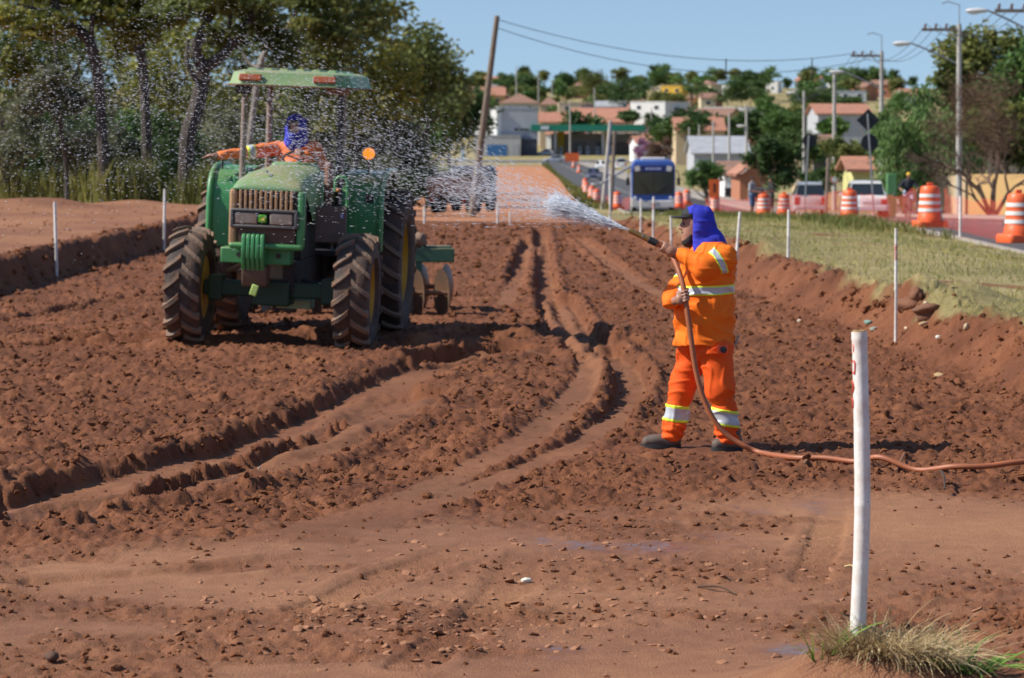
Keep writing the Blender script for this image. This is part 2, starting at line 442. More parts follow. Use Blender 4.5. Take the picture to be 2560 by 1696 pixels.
def full_h(x, y):
    z = base_h(x, y)
    xr = np.interp(y, XR_Y, XR_X); xl = np.interp(y, XL_Y, XL_X)
    bed = (1 - sstep(-.1, .75, x - xr)) * (1 - sstep(-.1, .6, xl - x))
    fade = 1 - sstep(72, 80, y)
    # compacted, wet ground near the camera; tilled crumbs beyond
    yb = 16.3 + 0.42 * x + 3.4 * fbm(x * .5, y * .4, 41, 3)
    smooth = 1 - sstep(-0.8, 0.9, y - yb)
    patch = sstep(0.02, 0.16, fbm(x * .55 + .2 * y, y * .8, 47, 4))
    patch = np.maximum(patch, np.exp(-(((x - .9) / 1.7) ** 2 + ((y - 14.4) / .7) ** 2)) * .9)
    patch = np.maximum(patch, np.exp(-(((x + .25) / .9) ** 2 + ((y - 13.0) / .55) ** 2)) * .9)
    right = sstep(1.2, 2.2, x) * (1 - sstep(12.5, 14.5, y))
    rough = 1 - smooth * (1 - np.clip(0.5 * patch + .5 * right, 0, 1)) * 0.97
    sm_in = np.zeros_like(z)
    cut = np.zeros_like(z); ridge = np.zeros_like(z)
    for (lx, ly), w, dp, bm_, tr in RUT_LINES:
        d, s = line_dist(x, y, lx, ly, w * 3); LEN = float(np.hypot(np.diff(lx), np.diff(ly)).sum())
        wv = .78 * w * (1 + 0.35 * (vnoise(s * 1.7, s * 0 + w * 99, 61) - .5)); t = d / wv
        rag = .22 * (vnoise(x * 9, y * 9, 64) - .5) + .16 * (vnoise(x * 23, y * 23, 65) - .5); t = t + rag
        fadeout = 1 - sstep(.45, .9, s / LEN) * (0 if lx[-1] < -2.2 and ly[-1] > 15 else 1)
        c = .74 * dp * (1 - sstep(.80, 1.06, t)) * (0.72 + .5 * vnoise(s * .9, s * 0, 62)) * fadeout
        if tr: c = c * (0.55 + 0.9 * (np.sin(s * 2 * math.pi / 0.075 + d * 25) > 0.1))
        cut = np.maximum(cut, c)
        ridge = np.maximum(ridge, fadeout * bm_ * np.exp(-((t - 1.5) / .38) ** 2) * (.5 + vnoise(s * 2.1, s * 0 + 4, 63)))
        sm_in = np.maximum(sm_in, (1 - sstep(.78, .98, t)) * (1 if dp > .05 else .6))
    for (lx, ly), w, hh in RIDGE_LINES:
        d, s = line_dist(x, y, lx, ly, w * 3)
        ridge = ridge + hh * np.exp(-(d / w) ** 2)
    z = z - cut * fade + ridge * fade
    rough0 = rough; rough = rough * (1 - 0.82 * sm_in)
    bank_r = sstep(-.1, .5, x - xr) * (1 - sstep(.6, 1.1, x - xr)) * (1 - sstep(70, 80, y))
    bank_l = sstep(-.2, .1, xl - x) * (1 - sstep(.3, .7, xl - x))
    amp = np.maximum(rough * bed, np.maximum(bank_r * 1.5, bank_l * 1.7)) * fade
    shelf = sstep(.3, .7, xl - x) * (1 - sstep(90, 110, y))
    amp = np.maximum(amp, .22 * shelf)
    bil = lambda f_, sd: np.abs(fbm(x * f_ + .6 * vnoise(x * f_ * .7, y * f_ * .7, sd + 3), y * f_, sd, 3)) * 2
    wx, wy = x + .05 * (vnoise(x * 14, y * 14, 81) - .5), y + .05 * (vnoise(x * 14, y * 14, 82) - .5)
    calm = 1 - .75 * np.exp(-(((x - 1.35) / .75) ** 2 + ((y - 19.95) / .7) ** 2)); amp = amp * calm
    z = z + amp * (0.10 * fbm(x * 1.3, y * 1.1, 51, 3) + .055 * (bil(4.2, 83) - .25) + .045 * (bil(10, 84) - .25)
                   + 0.36 * 0.20 * lumps(wx, wy, .20, 71, .06)
                   + 0.55 * 0.10 * lumps(wx, wy, .10, 73, .36)
                   + 0.70 * 0.045 * lumps(wx, wy, .045, 77, .55))
    z = z + amp * 0.05 * fbm(x * 17, y * 17, 53, 3) + 0.006 * fbm(x * 5, y * 5, 55, 3) * (y < 80)
    wet = np.zeros_like(z)
    for (cx, cy), a, b in WET_W:
        q = np.exp(-(((x - cx) / a) ** 2 + ((y - cy) / (b * 2.4)) ** 2)) * (1.15 + 1.6 * fbm(x * 2.2, y * 1.2, 59, 4))
        wet = np.maximum(wet, q)
    grass = sstep(.45, .70, x - xr + .75 * fbm(x * 2.1, y * 1.3, 66, 3)) * (1 - .8 * sstep(.16, .24, fbm(x * 1.1, y * .7, 69, 3))) * sstep(16, 21, y)
    grass = np.maximum(grass, sstep(96, 118, y) * sstep(0, .8, x - xr))
    grass = np.maximum(grass, sstep(76, 84, y + 2.5 * fbm(x * .4, y * .3, 67, 3) - .8 * (xl - x - 3)) * sstep(.2, 1.2, xl - x))
    grass = np.maximum(grass, sstep(470, 505, y + 30 * fbm(x * .02, y * .02, 68, 2)))
    orange = sstep(74, 86, y) * (1 - grass)
    smooth_c = np.clip(np.maximum(np.maximum(1 - rough0, .50 * sm_in), .85 * shelf * (1 - bank_l)), 0, 1)
    wet = wet * (1 - .9 * np.clip(amp * 1.5, 0, 1))
    return z, grass, smooth_c * bed + shelf * .8 * (1 - bed), orange, np.clip(wet, 0, 1), amp

def make_ground():
    ys = [-40, -25, -15, -8, -3, 1, 4, 6.5, 8, 9, 9.6, 10.0]
    y = 10.3
    while y < 76:
        ys.append(y); y += float(np.interp(y, [10, 14, 20, 28, 36, 50, 76], [.030, .032, .042, .064, .100, .20, .45]))
    while y < 170: ys.append(y); y += 0.9 + (y - 76) * .012
    while y < 4200: ys.append(y); y *= 1.035
    ys = np.array(ys)
    nf = 630
    u = np.linspace(-1, 1, nf)
    outer = np.array([1.02, 1.06, 1.12, 1.2, 1.35, 1.6, 2.0, 2.7, 4, 6, 9, 14])
    u = np.concatenate([-outer[::-1], u, outer])
    hw = 0.187 * np.maximum(ys, 9) * 1.05 + 1.3
    X = u[None, :] * hw[:, None]; Y = np.repeat(ys[:, None], len(u), 1)
    # keep the coarse outermost columns at least some way out
    far = np.maximum(np.abs(u) - 1, 0)[None, :] * 12 * np.sign(u)[None, :]
    X = X + far
    xx, yy = X.ravel(), Y.ravel()
    z, grass, smo, ora, wet, amp = full_h(xx, yy)
    nr, nc = X.shape
    i = np.arange(nr * nc).reshape(nr, nc)
    f = np.stack([i[:-1, :-1], i[:-1, 1:], i[1:, 1:], i[1:, :-1]], -1).reshape(-1, 4)
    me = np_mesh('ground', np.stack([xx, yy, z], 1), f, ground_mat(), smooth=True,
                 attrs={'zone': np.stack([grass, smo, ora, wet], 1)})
    o = mesh_obj('ground', me); tag(o, 'red tilled earth bed with grass verges', kind='structure')
    return o
def ground_mat():
    m, N, L, b = new_mat('red_earth')
    geo = N.new('ShaderNodeNewGeometry'); at_ = N.new('ShaderNodeAttribute'); at_.attribute_name = 'zone'
    sep = N.new('ShaderNodeSeparateColor'); L.new(at_.outputs['Color'], sep.inputs[0])
    def noise(scale, detail=5, rough=.6):
        n = N.new('ShaderNodeTexNoise'); n.inputs['Scale'].default_value = scale; n.inputs['Detail'].default_value = detail; n.inputs['Roughness'].default_value = rough
        L.new(geo.outputs['Position'], n.inputs['Vector']); return n.outputs['Fac']
    def ramp(fac, stops):
        r_ = N.new('ShaderNodeValToRGB'); L.new(fac, r_.inputs[0]); e = r_.color_ramp.elements
        while len(e) < len(stops): e.new(.5)
        for k, (p, c) in enumerate(stops): e[k].position = p; e[k].color = (*c, 1)
        return r_.outputs[0]
    def mix(fac, a, c):
        x = N.new('ShaderNodeMix'); x.data_type = 'RGBA'; L.new(fac, x.inputs[0]); L.new(a, x.inputs[6]); L.new(c, x.inputs[7]); return x.outputs[2]
    def mapr(fac, a, c, lo, hi):
        r_ = N.new('ShaderNodeMapRange'); L.new(fac, r_.inputs[0]); r_.inputs[1].default_value = a; r_.inputs[2].default_value = c; r_.inputs[3].default_value = lo; r_.inputs[4].default_value = hi; return r_.outputs[0]
    n1 = noise(1.1, 8, .7); n2 = noise(7, 6); n3 = noise(55, 4, .7); n4 = noise(.35, 5)
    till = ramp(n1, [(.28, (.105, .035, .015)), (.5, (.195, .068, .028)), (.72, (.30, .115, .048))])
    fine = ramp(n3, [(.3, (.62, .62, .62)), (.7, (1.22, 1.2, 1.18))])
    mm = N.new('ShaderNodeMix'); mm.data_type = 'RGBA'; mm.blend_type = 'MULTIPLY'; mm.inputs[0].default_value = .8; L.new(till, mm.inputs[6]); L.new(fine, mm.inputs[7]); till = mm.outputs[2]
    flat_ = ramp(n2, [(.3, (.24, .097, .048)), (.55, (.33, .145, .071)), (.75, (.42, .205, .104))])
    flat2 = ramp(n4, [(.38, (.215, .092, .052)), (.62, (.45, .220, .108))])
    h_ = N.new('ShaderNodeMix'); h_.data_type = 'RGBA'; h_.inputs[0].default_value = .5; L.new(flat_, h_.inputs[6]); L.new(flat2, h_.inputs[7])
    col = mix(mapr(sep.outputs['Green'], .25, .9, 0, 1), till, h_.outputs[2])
    oran = ramp(n4, [(.35, (.40, .165, .080)), (.65, (.50, .225, .110))])
    col = mix(sep.outputs['Blue'], col, oran)
    gr = ramp(n4, [(.36, (.17, .15, .05)), (.5, (.33, .27, .115)), (.64, (.50, .39, .19))])
    gr2 = ramp(n2, [(.3, (.15, .13, .045)), (.7, (.38, .30, .145))])
    g_ = N.new('ShaderNodeMix'); g_.data_type = 'RGBA'; g_.inputs[0].default_value = .5; L.new(gr, g_.inputs[6]); L.new(gr2, g_.inputs[7])
    col = mix(sep.outputs['Red'], col, g_.outputs[2])
    wetf = N.new('ShaderNodeMath'); wetf.operation = 'MULTIPLY_ADD'; L.new(at_.outputs['Alpha'], wetf.inputs[0]); wetf.inputs[1].default_value = 1.0
    nn = N.new('ShaderNodeMath'); nn.operation = 'MULTIPLY_ADD'; L.new(noise(14, 4), nn.inputs[0]); nn.inputs[1].default_value = .9; nn.inputs[2].default_value = -.45
    L.new(nn.outputs[0], wetf.inputs[2])
    wetm = mapr(wetf.outputs[0], .50, 1.0, 0, 1)
    dark = N.new('ShaderNodeMix'); dark.data_type = 'RGBA'; dark.blend_type = 'MULTIPLY'; L.new(wetm, dark.inputs[0]); L.new(col, dark.inputs[6]); dark.inputs[7].default_value = (.58, .54, .50, 1)
    L.new(dark.outputs[2], b.inputs['Base Color'])
    L.new(mapr(wetm, 0, 1, .88, .22), b.inputs['Roughness'])
    b.inputs['Specular IOR Level'].default_value = .35
    bp = N.new('ShaderNodeBump'); bp.inputs['Distance'].default_value = .02
    L.new(mapr(wetm, 0, 1, .75, .05), bp.inputs['Strength'])
    ad = N.new('ShaderNodeMath'); ad.operation = 'ADD'; L.new(noise(38, 6, .75), ad.inputs[0]); L.new(noise(120, 3), ad.inputs[1])
    L.new(ad.outputs[0], bp.inputs['Height']); L.new(bp.outputs[0], b.inputs['Normal'])
    return m
ground = make_ground()

# ---------------------------------------------------------------- loose clods
def ico(sub):
    bm = bmesh.new(); bmesh.ops.create_icosphere(bm, subdivisions=sub, radius=1)
    v = np.array([p.co[:] for p in bm.verts]); f = np.array([[q.index for q in p.verts] for p in bm.faces]); bm.free(); return v, f
def scatter_lumps(name, pos, size, v0, f0, mats, seed, flat=.75, sink=.3, smooth=False):
    rng = np.random.default_rng(seed)
    n = len(pos); V = []; k = len(v0)
    var = [v0 * (1 + rng.uniform(-.42, .42, (k, 1))) for _ in range(14)]
    allv = np.empty((n, k, 3)); pick = rng.integers(0, 14, n)
    ang = rng.uniform(0, 6.28, n); tl = rng.uniform(-.6, .6, n)
    st = rng.uniform(.7, 1.35, (n, 3)); st[:, 2] *= flat
    for j in range(14):
        m_ = pick == j
        if not m_.any(): continue
        q = var[j][None] * (size[m_, None] * st[m_])[:, None, :]
        c, s = np.cos(tl[m_])[:, None], np.sin(tl[m_])[:, None]
        y_, z_ = q[..., 1] * c - q[..., 2] * s, q[..., 1] * s + q[..., 2] * c
        ca, sa = np.cos(ang[m_])[:, None], np.sin(ang[m_])[:, None]
        allv[m_] = np.stack([q[..., 0] * ca - y_ * sa, q[..., 0] * sa + y_ * ca, z_], -1)
    allv += pos[:, None, :]; allv[..., 2] += (size * flat * (1 - 2 * sink))[:, None] * .5
    F = (f0[None] + (np.arange(n) * k)[:, None, None]).reshape(-1, 3)
    return np_mesh(name, allv.reshape(-1, 3), F, mats, smooth=smooth)
clod_mat = mat('clod_earth', (.205, .079, .034), .92, col2=(.115, .043, .020), nscale=2.2, amount=1, bump=.6, bscale=60, spec=.2)
def clods():
    rng = np.random.default_rng(5)
    n = 90000
    y = 10.5 * (70 / 10.5) ** rng.random(n); x = rng.uniform(-1, 1, n) * (.187 * y * 1.06 + .5)
    z, grass, smo, ora, wet, amp = full_h(x, y)
    keep = rng.random(n) < np.clip(amp * 1.1 + .012, 0, 1) * (1 - .9 * (wet > .4)) * (1 - .96 * (grass > .5))
    x, y, z, amp = x[keep], y[keep], z[keep], amp[keep]
    size = (.0045 + .030 * rng.random(len(x)) ** 5) * np.interp(y, [10, 20, 40, 70], [.7, .85, 1.0, 1.4]) * (0.6 + .5 * amp)
    o = np.argsort(-size); x, y, z, size = x[o], y[o], z[o], size[o]
    x, y, z, size = x[:24000], y[:24000], z[:24000], size[:24000]
    v2, f2 = ico(2); v1, f1 = ico(1)
    pos = np.stack([x, y, z], 1)
    big = scatter_lumps('soil_clods', pos[:900], size[:900] * 1.25, v2, f2, clod_mat, 1)
    tag(mesh_obj('soil_clods', big), 'larger crumbly clods strewn over the tilled red bed', 'soil clods', kind='stuff')
    sm = scatter_lumps('soil_crumbs', pos[900:11000], size[900:11000], v1, f1, clod_mat, 2)
    v0 = np.array([(1, 0, 0), (-1, 0, 0), (0, 1, 0), (0, -1, 0), (0, 0, 1), (0, 0, -1)], float); f0 = np.array([(0, 2, 4), (2, 1, 4), (1, 3, 4), (3, 0, 4), (2, 0, 5), (1, 2, 5), (3, 1, 5), (0, 3, 5)])
    fine = scatter_lumps('soil_grit', pos[11000:], size[11000:] * 1.15, v0, f0, clod_mat, 3)
    tag(mesh_obj('soil_grit', fine), 'finest red grit scattered over the tilled bed', 'soil grit', kind='stuff')
    tag(mesh_obj('soil_crumbs', sm), 'small red soil crumbs scattered over the tilled bed', 'soil crumbs', kind='stuff')
clods()
def chips():
    rng = np.random.default_rng(8); n = 1000
    c = [(-.55, 12.75, .55, .22), (-.1, 12.9, .6, .25), (.35, 13.2, .6, .3), (-.3, 12.2, .7, .2), (.9, 14.4, .8, .3), (-.9, 13.4, .5, .25), (1.9, 12.2, .5, .4), (.2, 15.3, 1.2, .4)]
    k = rng.integers(0, len(c), n); cc = np.array(c)[k]
    x = cc[:, 0] + rng.normal(0, 1, n) * cc[:, 2]; y = cc[:, 1] + rng.normal(0, 1, n) * cc[:, 3]
    z = full_h(x, y)[0]; size = .007 + .024 * rng.random(n) ** 3
    me = scatter_lumps('mud_chips', np.stack([x, y, z], 1), size, *ico(1), mat('dried_mud', (.33, .15, .075), .85, col2=(.22, .095, .05), nscale=5, amount=1), 9, flat=.32, sink=.2)
    tag(mesh_obj('mud_chips', me), 'flaky dried mud chips on the compacted foreground', 'mud chips', kind='stuff')
chips()

# ---------------------------------------------------------------- asphalt, kerbs, markings
asphalt = mat('asphalt', (.085, .083, .085), .85, col2=(.055, .054, .056), nscale=1.5, amount=1, bump=.3, bscale=30)
kerb_mat = mat('kerb_concrete', (.36, .34, .31), .85, nscale=3, amount=.6, dust=(.4, .2, .1), dust_amt=.5)
line_mat = mat('road_paint', (.72, .70, .64), .7, nscale=8, amount=.6)
def strip(name, fl, fr, y0, y1, dz, m_, step=4.0, thick=0.0):
    ys = np.arange(y0, y1 + .01, step); b = MB()
    for i in range(len(ys)):
        for xx in (fl(ys[i]), fr(ys[i])):
            b.v.append((xx, ys[i], np.interp(ys[i], ZC_Y, ZC_Z) + dz))
    for i in range(len(ys) - 1):
        b.f.append((2 * i, 2 * i + 1, 2 * i + 3, 2 * i + 2)); b.m.append(0)
    if thick:
        n = len(b.v); b.v += [(p[0], p[1], p[2] - thick) for p in b.v]
        for i in range(len(ys) - 1):
            b.f += [(2 * i, 2 * i + 2, 2 * i + 2 + n, 2 * i + n), (2 * i + 1, 2 * i + 1 + n, 2 * i + 3 + n, 2 * i + 3)]; b.m += [0, 0]
    return b.build(name, m_, smooth=False)
rl = lambda y: float(np.interp(y, RD_Y, RD_L)); rr = lambda y: float(np.interp(y, RD_Y, RD_R))
tag(strip('road', rl, rr, -40, 552, -.02, asphalt), 'grey asphalt street running downhill to the town', kind='structure')
tag(strip('kerb', lambda y: rl(y) - .16, rl, -40, 552, .10, kerb_mat, thick=.3), 'worn concrete kerb along the near side of the street', kind='structure')
tag(strip('kerb', rr, lambda y: rr(y) + .16, -40, 552, .10, kerb_mat, thick=.3), 'worn concrete kerb along the house side of the street', kind='structure')
tag(strip('pavement', lambda y: rr(y) + .165, lambda y: rr(y) + 2.6, -40, 552, .085, mat('pavement_concrete', (.34, .30, .26), .9, nscale=1, amount=.8), thick=.3), 'dusty concrete pavement before the houses', kind='structure')
def dashes(off, y0, y1):
    b = MB()
    for y in np.arange(y0, y1, 6.0):
        z0, z1 = np.interp([y, y + 2.6], ZC_Y, ZC_Z); x0, x1 = (rl(y) + rr(y)) / 2 + off, (rl(y + 2.6) + rr(y + 2.6)) / 2 + off
        b.add([(x0 - .06, y, z0 - .014), (x0 + .06, y, z0 - .014), (x1 + .06, y + 2.6, z1 - .014), (x1 - .06, y + 2.6, z1 - .014)], [(0, 1, 2, 3)])
    return b.build('lane_marking', line_mat, smooth=False)
tag(dashes(0, 40, 540), 'faded white centre dashes of the street', kind='structure')
b = MB(); b.add([(-160, 552.2, -3.42), (220, 552.2, -3.42), (220, 591, -3.42), (-160, 591, -3.42)], [(0, 1, 2, 3)])
tag(b.build('cross_road', asphalt, smooth=False), 'grey cross road below the fuel station', kind='structure')
b = MB(); b.box((30, 592.2, -3.36), (380, .3, .3)); tag(b.build('kerb', mat('kerb_white', (.62, .60, .56), .8, nscale=1), smooth=False), 'whitish kerb on the far side of the cross road', kind='structure')
# ================================================================== WORKER WITH HOSE
skin = mat('skin_tan', (.38, .19, .125), .5, col2=(.26, .12, .08), nscale=14, amount=.6, bump=.15, bscale=120)
hivis = mat('orange_twill', (.95, .20, .012), .75, col2=(.80, .135, .008), nscale=5, amount=.7, bump=.25, bscale=240, spec=.25)
hivis_tr = mat('orange_red_twill', (.88, .115, .012), .75, col2=(.70, .075, .008), nscale=5, amount=.7, bump=.25, bscale=240, spec=.25)
lime = mat('lime_tape', (.72, .90, .06), .6, nscale=20, amount=.3)
silver = mat('grey_reflective_tape', (.50, .52, .56), .35, nscale=30, amount=.3, spec=.8)
blue_cloth = mat('blue_cloth', (.045, .055, .52), .8, col2=(.028, .034, .36), nscale=9, amount=.8, bump=.2, bscale=200, spec=.2)
black_cloth = mat('black_cloth', (.02, .02, .024), .8, nscale=9)
beard_mat = mat('dark_beard', (.022, .018, .016), .9, nscale=60, bump=.8, bscale=220)
boot_mat = mat('dusty_black_boot', (.085, .075, .070), .75, col2=(.16, .095, .06), nscale=18, amount=.9)
rubber_hose = mat('orange_brown_hose', (.40, .125, .050), .5, col2=(.27, .085, .04), nscale=9, amount=.8, dust=(.26, .10, .05), dust_amt=.5)
brass = mat('tarnished_brass', (.42, .25, .085), .38, metal=.5, col2=(.26, .15, .06), nscale=22, amount=.8)
dark_rubber = mat('dark_rubber', (.030, .030, .030), .7, nscale=14)

WX, WY = at(1700, 1125, 20.0).x, 20.0
WZ = float(np.median(full_h(WX + np.array([-.2, -.1, 0, .3, .35, .4]), WY + np.array([.1, .1, 0, -.1, -.1, -.1]))[0])) + .012
worker = thing('person', 'man in orange work suit and blue neck cloth aiming the hose', 'person', (WX, WY, WZ))

def grip(c, u, v, phis, offs, R_, rf, k=.006):
    """four fingers curled round a rod through c with axis u; v = direction of angle 0"""
    c, u, v = Vector(c), Vector(u).normalized(), Vector(v).normalized(); w = u.cross(v)
    out = []
    for i, a in enumerate(offs):
        lens = (.94, 1.0, .97, .86)[i]
        n = len(phis); pts = []
        for j, ph in enumerate(phis):
            ph = phis[0] + (ph - phis[0]) * lens
            pts.append(c + u * (a + .003 * j) + (v * math.cos(R(ph)) + w * math.sin(R(ph))) * (R_ + .0015 * (i == 1)))
        for j in range(n - 1):
            r0 = rf * (1.06 - .09 * j); out.append(Cap(pts[j], pts[j + 1], r0, rf * (1.06 - .09 * (j + 1)), k))
    return out, w

# hose course (local to the worker)
def L3(zx, zy, y): return Vector(((zx / 2.306 - 140) / 343, y, (645 - zy / 2.306) / 343))
TIP = L3(18, 222, -.13); NOZ_BACK = L3(205, 312, -.13)
HOSE_TOP = [L3(150, 285, -.13), L3(205, 312, -.13), L3(238, 334, -.135), L3(264, 368, -.15), L3(290, 425, -.20), L3(314, 500, -.26), L3(333, 590, -.30), L3(346, 690, -.315), L3(362, 800, -.325), L3(385, 960, -.33), L3(410, 1080, -.335), L3(445, 1190, -.34), L3(500, 1300, -.35), L3(570, 1380, -.36), L3(660, 1438, -.38), L3(760, 1478, -.42)]
axis_a = (TIP - NOZ_BACK).normalized()
g1c = L3(238, 332, -.133); g2c = L3(334, 598, -.302)
axis_b = (L3(314, 500, -.26) - L3(346, 690, -.315)).normalized()
camv = Vector((0, -1, 0))
f1, w1 = grip(g1c, axis_a, camv, (35, -35, -95, -150, -190), (.034, .012, -.010, -.031), .030, .0105)
f2, w2 = grip(g2c, axis_b, camv, (-110, -55, 0, 45, 80), (.036, .013, -.010, -.033), .031, .0105)
wrist1 = L3(312, 362, -.16); wrist2 = L3(268, 632, -.20)
body = [
    Ell((.108, 0, 1.645), (.098, .080, .118), .03), Ell((.072, 0, 1.555), (.068, .058, .068), .04), Ell((.045, 0, 1.515), (.035, .04, .03), .03),
    Cap((.018, 0, 1.652), (-.004, 0, 1.612), .011, .0165, .014), Ell((.004, .013, 1.604), (.012, .010, .009), .008), Ell((.004, -.013, 1.604), (.012, .010, .009), .008),
    Cap((.022, -.035, 1.668), (.022, .035, 1.668), .014, .014, .014), Cap((.016, -.016, 1.562), (.016, .016, 1.562), .009, .009, .008), Cap((.018, -.014, 1.549), (.018, .014, 1.549), .009, .009, .008),
    Ell((.118, -.082, 1.63), (.022, .010, .032), .008), Ell((.118, .082, 1.63), (.022, .010, .032), .008),
    Cap((.135, 0, 1.56), (.17, 0, 1.40), .062, .075, .04),
    Ell((.20, 0, 1.25), (.15, .20, .22), .06), Ell((.17, 0, .98), (.19, .20, .20), .08), Ell((.19, 0, .82), (.15, .17, .12), .06),
    Cap((.29, -.21, 1.39), (.16, -.255, 1.335), .06, .05, .05), Cap((.16, -.255, 1.335), wrist1, .05, .033, .02), Cap((.21, .20, 1.38), (-.05, .05, 1.12), .06, .05, .05), Cap((-.05, .05, 1.12), wrist2, .045, .033, .02),
    Cap((.25, -.10, .78), (.285, -.115, .45), .10, .065, .05), Cap((.285, -.115, .45), (.345, -.11, .09), .06, .045, .03), Cap((.13, .09, .78), (.02, .095, .43), .10, .065, .05), Cap((.02, .095, .43), (-.05, .09, .09), .06, .045, .03),
    # near hand: palm on the camera side, thumb along the top
    Cap(wrist1, g1c + camv * .034 - axis_a * .030 + w1 * .004, .032, .036, .02), Cap(g1c + camv * .036 - axis_a * .026 - w1 * .004, g1c + camv * .036 + axis_a * .026 + w1 * .01, .026, .022, .015),
    Cap(g1c + camv * .026 - axis_a * .01 + w1 * .024, g1c + w1 * .034 + axis_a * .028 + camv * .012, .015, .0125, .008), Cap(g1c + w1 * .034 + axis_a * .028 + camv * .012, g1c + w1 * .033 + axis_a * .062 + camv * .004, .0125, .0105, .006),
    # far hand: palm left of the hose, fingers across the front
    Cap(wrist2, g2c - w2 * .040 - axis_b * .008, .031, .033, .02), Cap(g2c - w2 * .042 - axis_b * .028, g2c - w2 * .042 + axis_b * .032, .024, .022, .015),
    Cap(g2c - w2 * .032 + axis_b * .03 - camv * .01, g2c - camv * .030 + axis_b * .045 + w2 * .004, .014, .012, .008), Cap(g2c - camv * .030 + axis_b * .045 + w2 * .004, g2c - camv * .022 + axis_b * .052 + w2 * .03, .012, .010, .006),
] + f1 + f2
mesh_obj('body', sdf_mesh('body', body, .0075, skin), worker)
def folds(amp, f1_=26, f2_=17, seed=0.0):
    def w(P):
        x, y, z = P[..., 0], P[..., 1], P[..., 2]
        c_ = np.sin(31 * x + 38 * z + 4 * np.sin(13 * z - 9 * x + 7 * y) + seed); e_ = np.exp(-((c_ - 1) / .35) ** 2)
        a = np.sin(z * f1_ + 6 * x + 2.2 * np.sin(9 * x + 5 * y + seed) + 1.3 * np.sin(14 * z - 7 * x + seed * 2))
        b_ = np.sin(f2_ * x - 21 * z + 3 * np.sin(11 * z + 8 * y + seed) + seed)
        return amp * (.55 * a * np.abs(a) + .4 * b_ - .55 * e_)
    return w
sl_near = [Cap((.29, -.205, 1.395), (.155, -.262, 1.335), .104, .084, .05), Cap((.155, -.262, 1.335), wrist1 + Vector((.012, 0, 0)), .086, .052, .03)]
sl_far = [Cap((.20, .20, 1.40), (-.055, .05, 1.115), .10, .075, .05), Cap((-.055, .05, 1.115), wrist2 + Vector((-.012, .01, -.004)), .072, .054, .03)]
torso = [Ell((.205, 0, 1.30), (.195, .255, .22), .08), Ell((.175, 0, 1.02), (.222, .25, .26), .10), Cap((.17, 0, 1.05), (.170, 0, .72), .198, .222, .05, (1, 1.1, 1)), Ell((.205, 0, 1.43), (.125, .235, .085), .06), Cap((.155, 0, 1.46), (.165, 0, 1.50), .085, .075, .03)]
jk_warp = folds(.012)
def hem(P): return np.maximum(.757 + .012 * np.sin(P[..., 0] * 14) - P[..., 2], -(np.hypot(P[..., 0] - .15, P[..., 1]) - 0.0) - 9)
mesh_obj('jacket', sdf_mesh('jacket', torso + sl_near + sl_far, .0075, hivis, cut=hem, warp=jk_warp), worker)
leg_n = [Ell((.185, 0, .80), (.175, .195, .12), .06), Cap((.250, -.10, .72), (.285, -.118, .45), .130, .100, .06), Cap((.285, -.118, .45), (.345, -.11, .06), .096, .080, .05)]
leg_f = [Cap((.135, .10, .80), (.022, .10, .43), .132, .090, .06), Cap((.022, .10, .43), (-.055, .09, .06), .088, .080, .05)]
def tr_warp(P):
    z = P[..., 2]; low = np.clip((.19 - z) / .08, 0, 1)
    return folds(.013, 20, 13, 1.7)(P) + low * .010 * np.sin(z * 105 + 3 * np.sin(P[..., 0] * 22 + P[..., 1] * 15))
mesh_obj('trousers', sdf_mesh('trousers', leg_n + leg_f, .0085, hivis_tr, cut=lambda P: .045 + .02 * np.sin(P[..., 0] * 9) - P[..., 2], warp=tr_warp), worker)
def band(prims, c, n_, half, edge, warp):
    c = np.array(c, float); n_ = np.array(n_, float); n_ /= np.linalg.norm(n_)
    cut = lambda P: np.abs((P - c) @ n_) - half
    return sdf_mesh('reflective_band', prims, .0065, [lime, silver], cut=cut, warp=lambda P: warp(P) - .006, matfn=lambda q: (np.abs((q - c) @ n_) < half - edge))
for pr, c, n_, hf, ed, wp in ((torso, (.2, 0, 1.165), (-.03, 0, 1), .036, .013, jk_warp), (sl_near, (.25, -.24, 1.375), (.14, .035, .08), .030, .010, jk_warp), (sl_far, (.035, .10, 1.215), (.25, .15, .28), .028, .010, jk_warp),
                              (leg_f[1:], (-.02, .1, .245), (.12, 0, 1), .062, .022, tr_warp), (leg_n[2:], (.325, -.11, .235), (.18, 0, 1), .060, .019, tr_warp)):
    mesh_obj('reflective_band', band(pr, c, n_, hf, ed, wp), worker)
def shoe(hx, hy, tx, ty):
    s_ = [Cap((hx, hy, .045), (tx, ty, .034), .046, .040, .03, (1, 1, 1)), Cap((hx - .02, hy, .06), (hx - .01, hy, .13), .05, .045, .04), Ell(((hx + tx) / 2 - .03, (hy + ty) / 2, .05), (.07, .042, .035), .03)]
    o = mesh_obj('boot', sdf_mesh('boot', s_, .007, boot_mat, cut=lambda P: .012 - P[..., 2]), worker)
    so = MB(); d = Vector((tx - hx, ty - hy, 0)); L_ = d.length; d.normalize(); p_ = Vector((-d.y, d.x, 0))
    ring = []
    for k in range(20):
        a = 2 * math.pi * k / 20; q = Vector(((hx + tx) / 2, (hy + ty) / 2, 0)) + d * math.cos(a) * (L_ / 2 + .05) + p_ * math.sin(a) * .05; ring.append((q.x, q.y))
    so.prism(ring, -.012, .02, 'z'); so.build('sole', dark_rubber, o)
shoe(-.035, .09, -.235, .085); shoe(.40, -.11, .265, -.135)
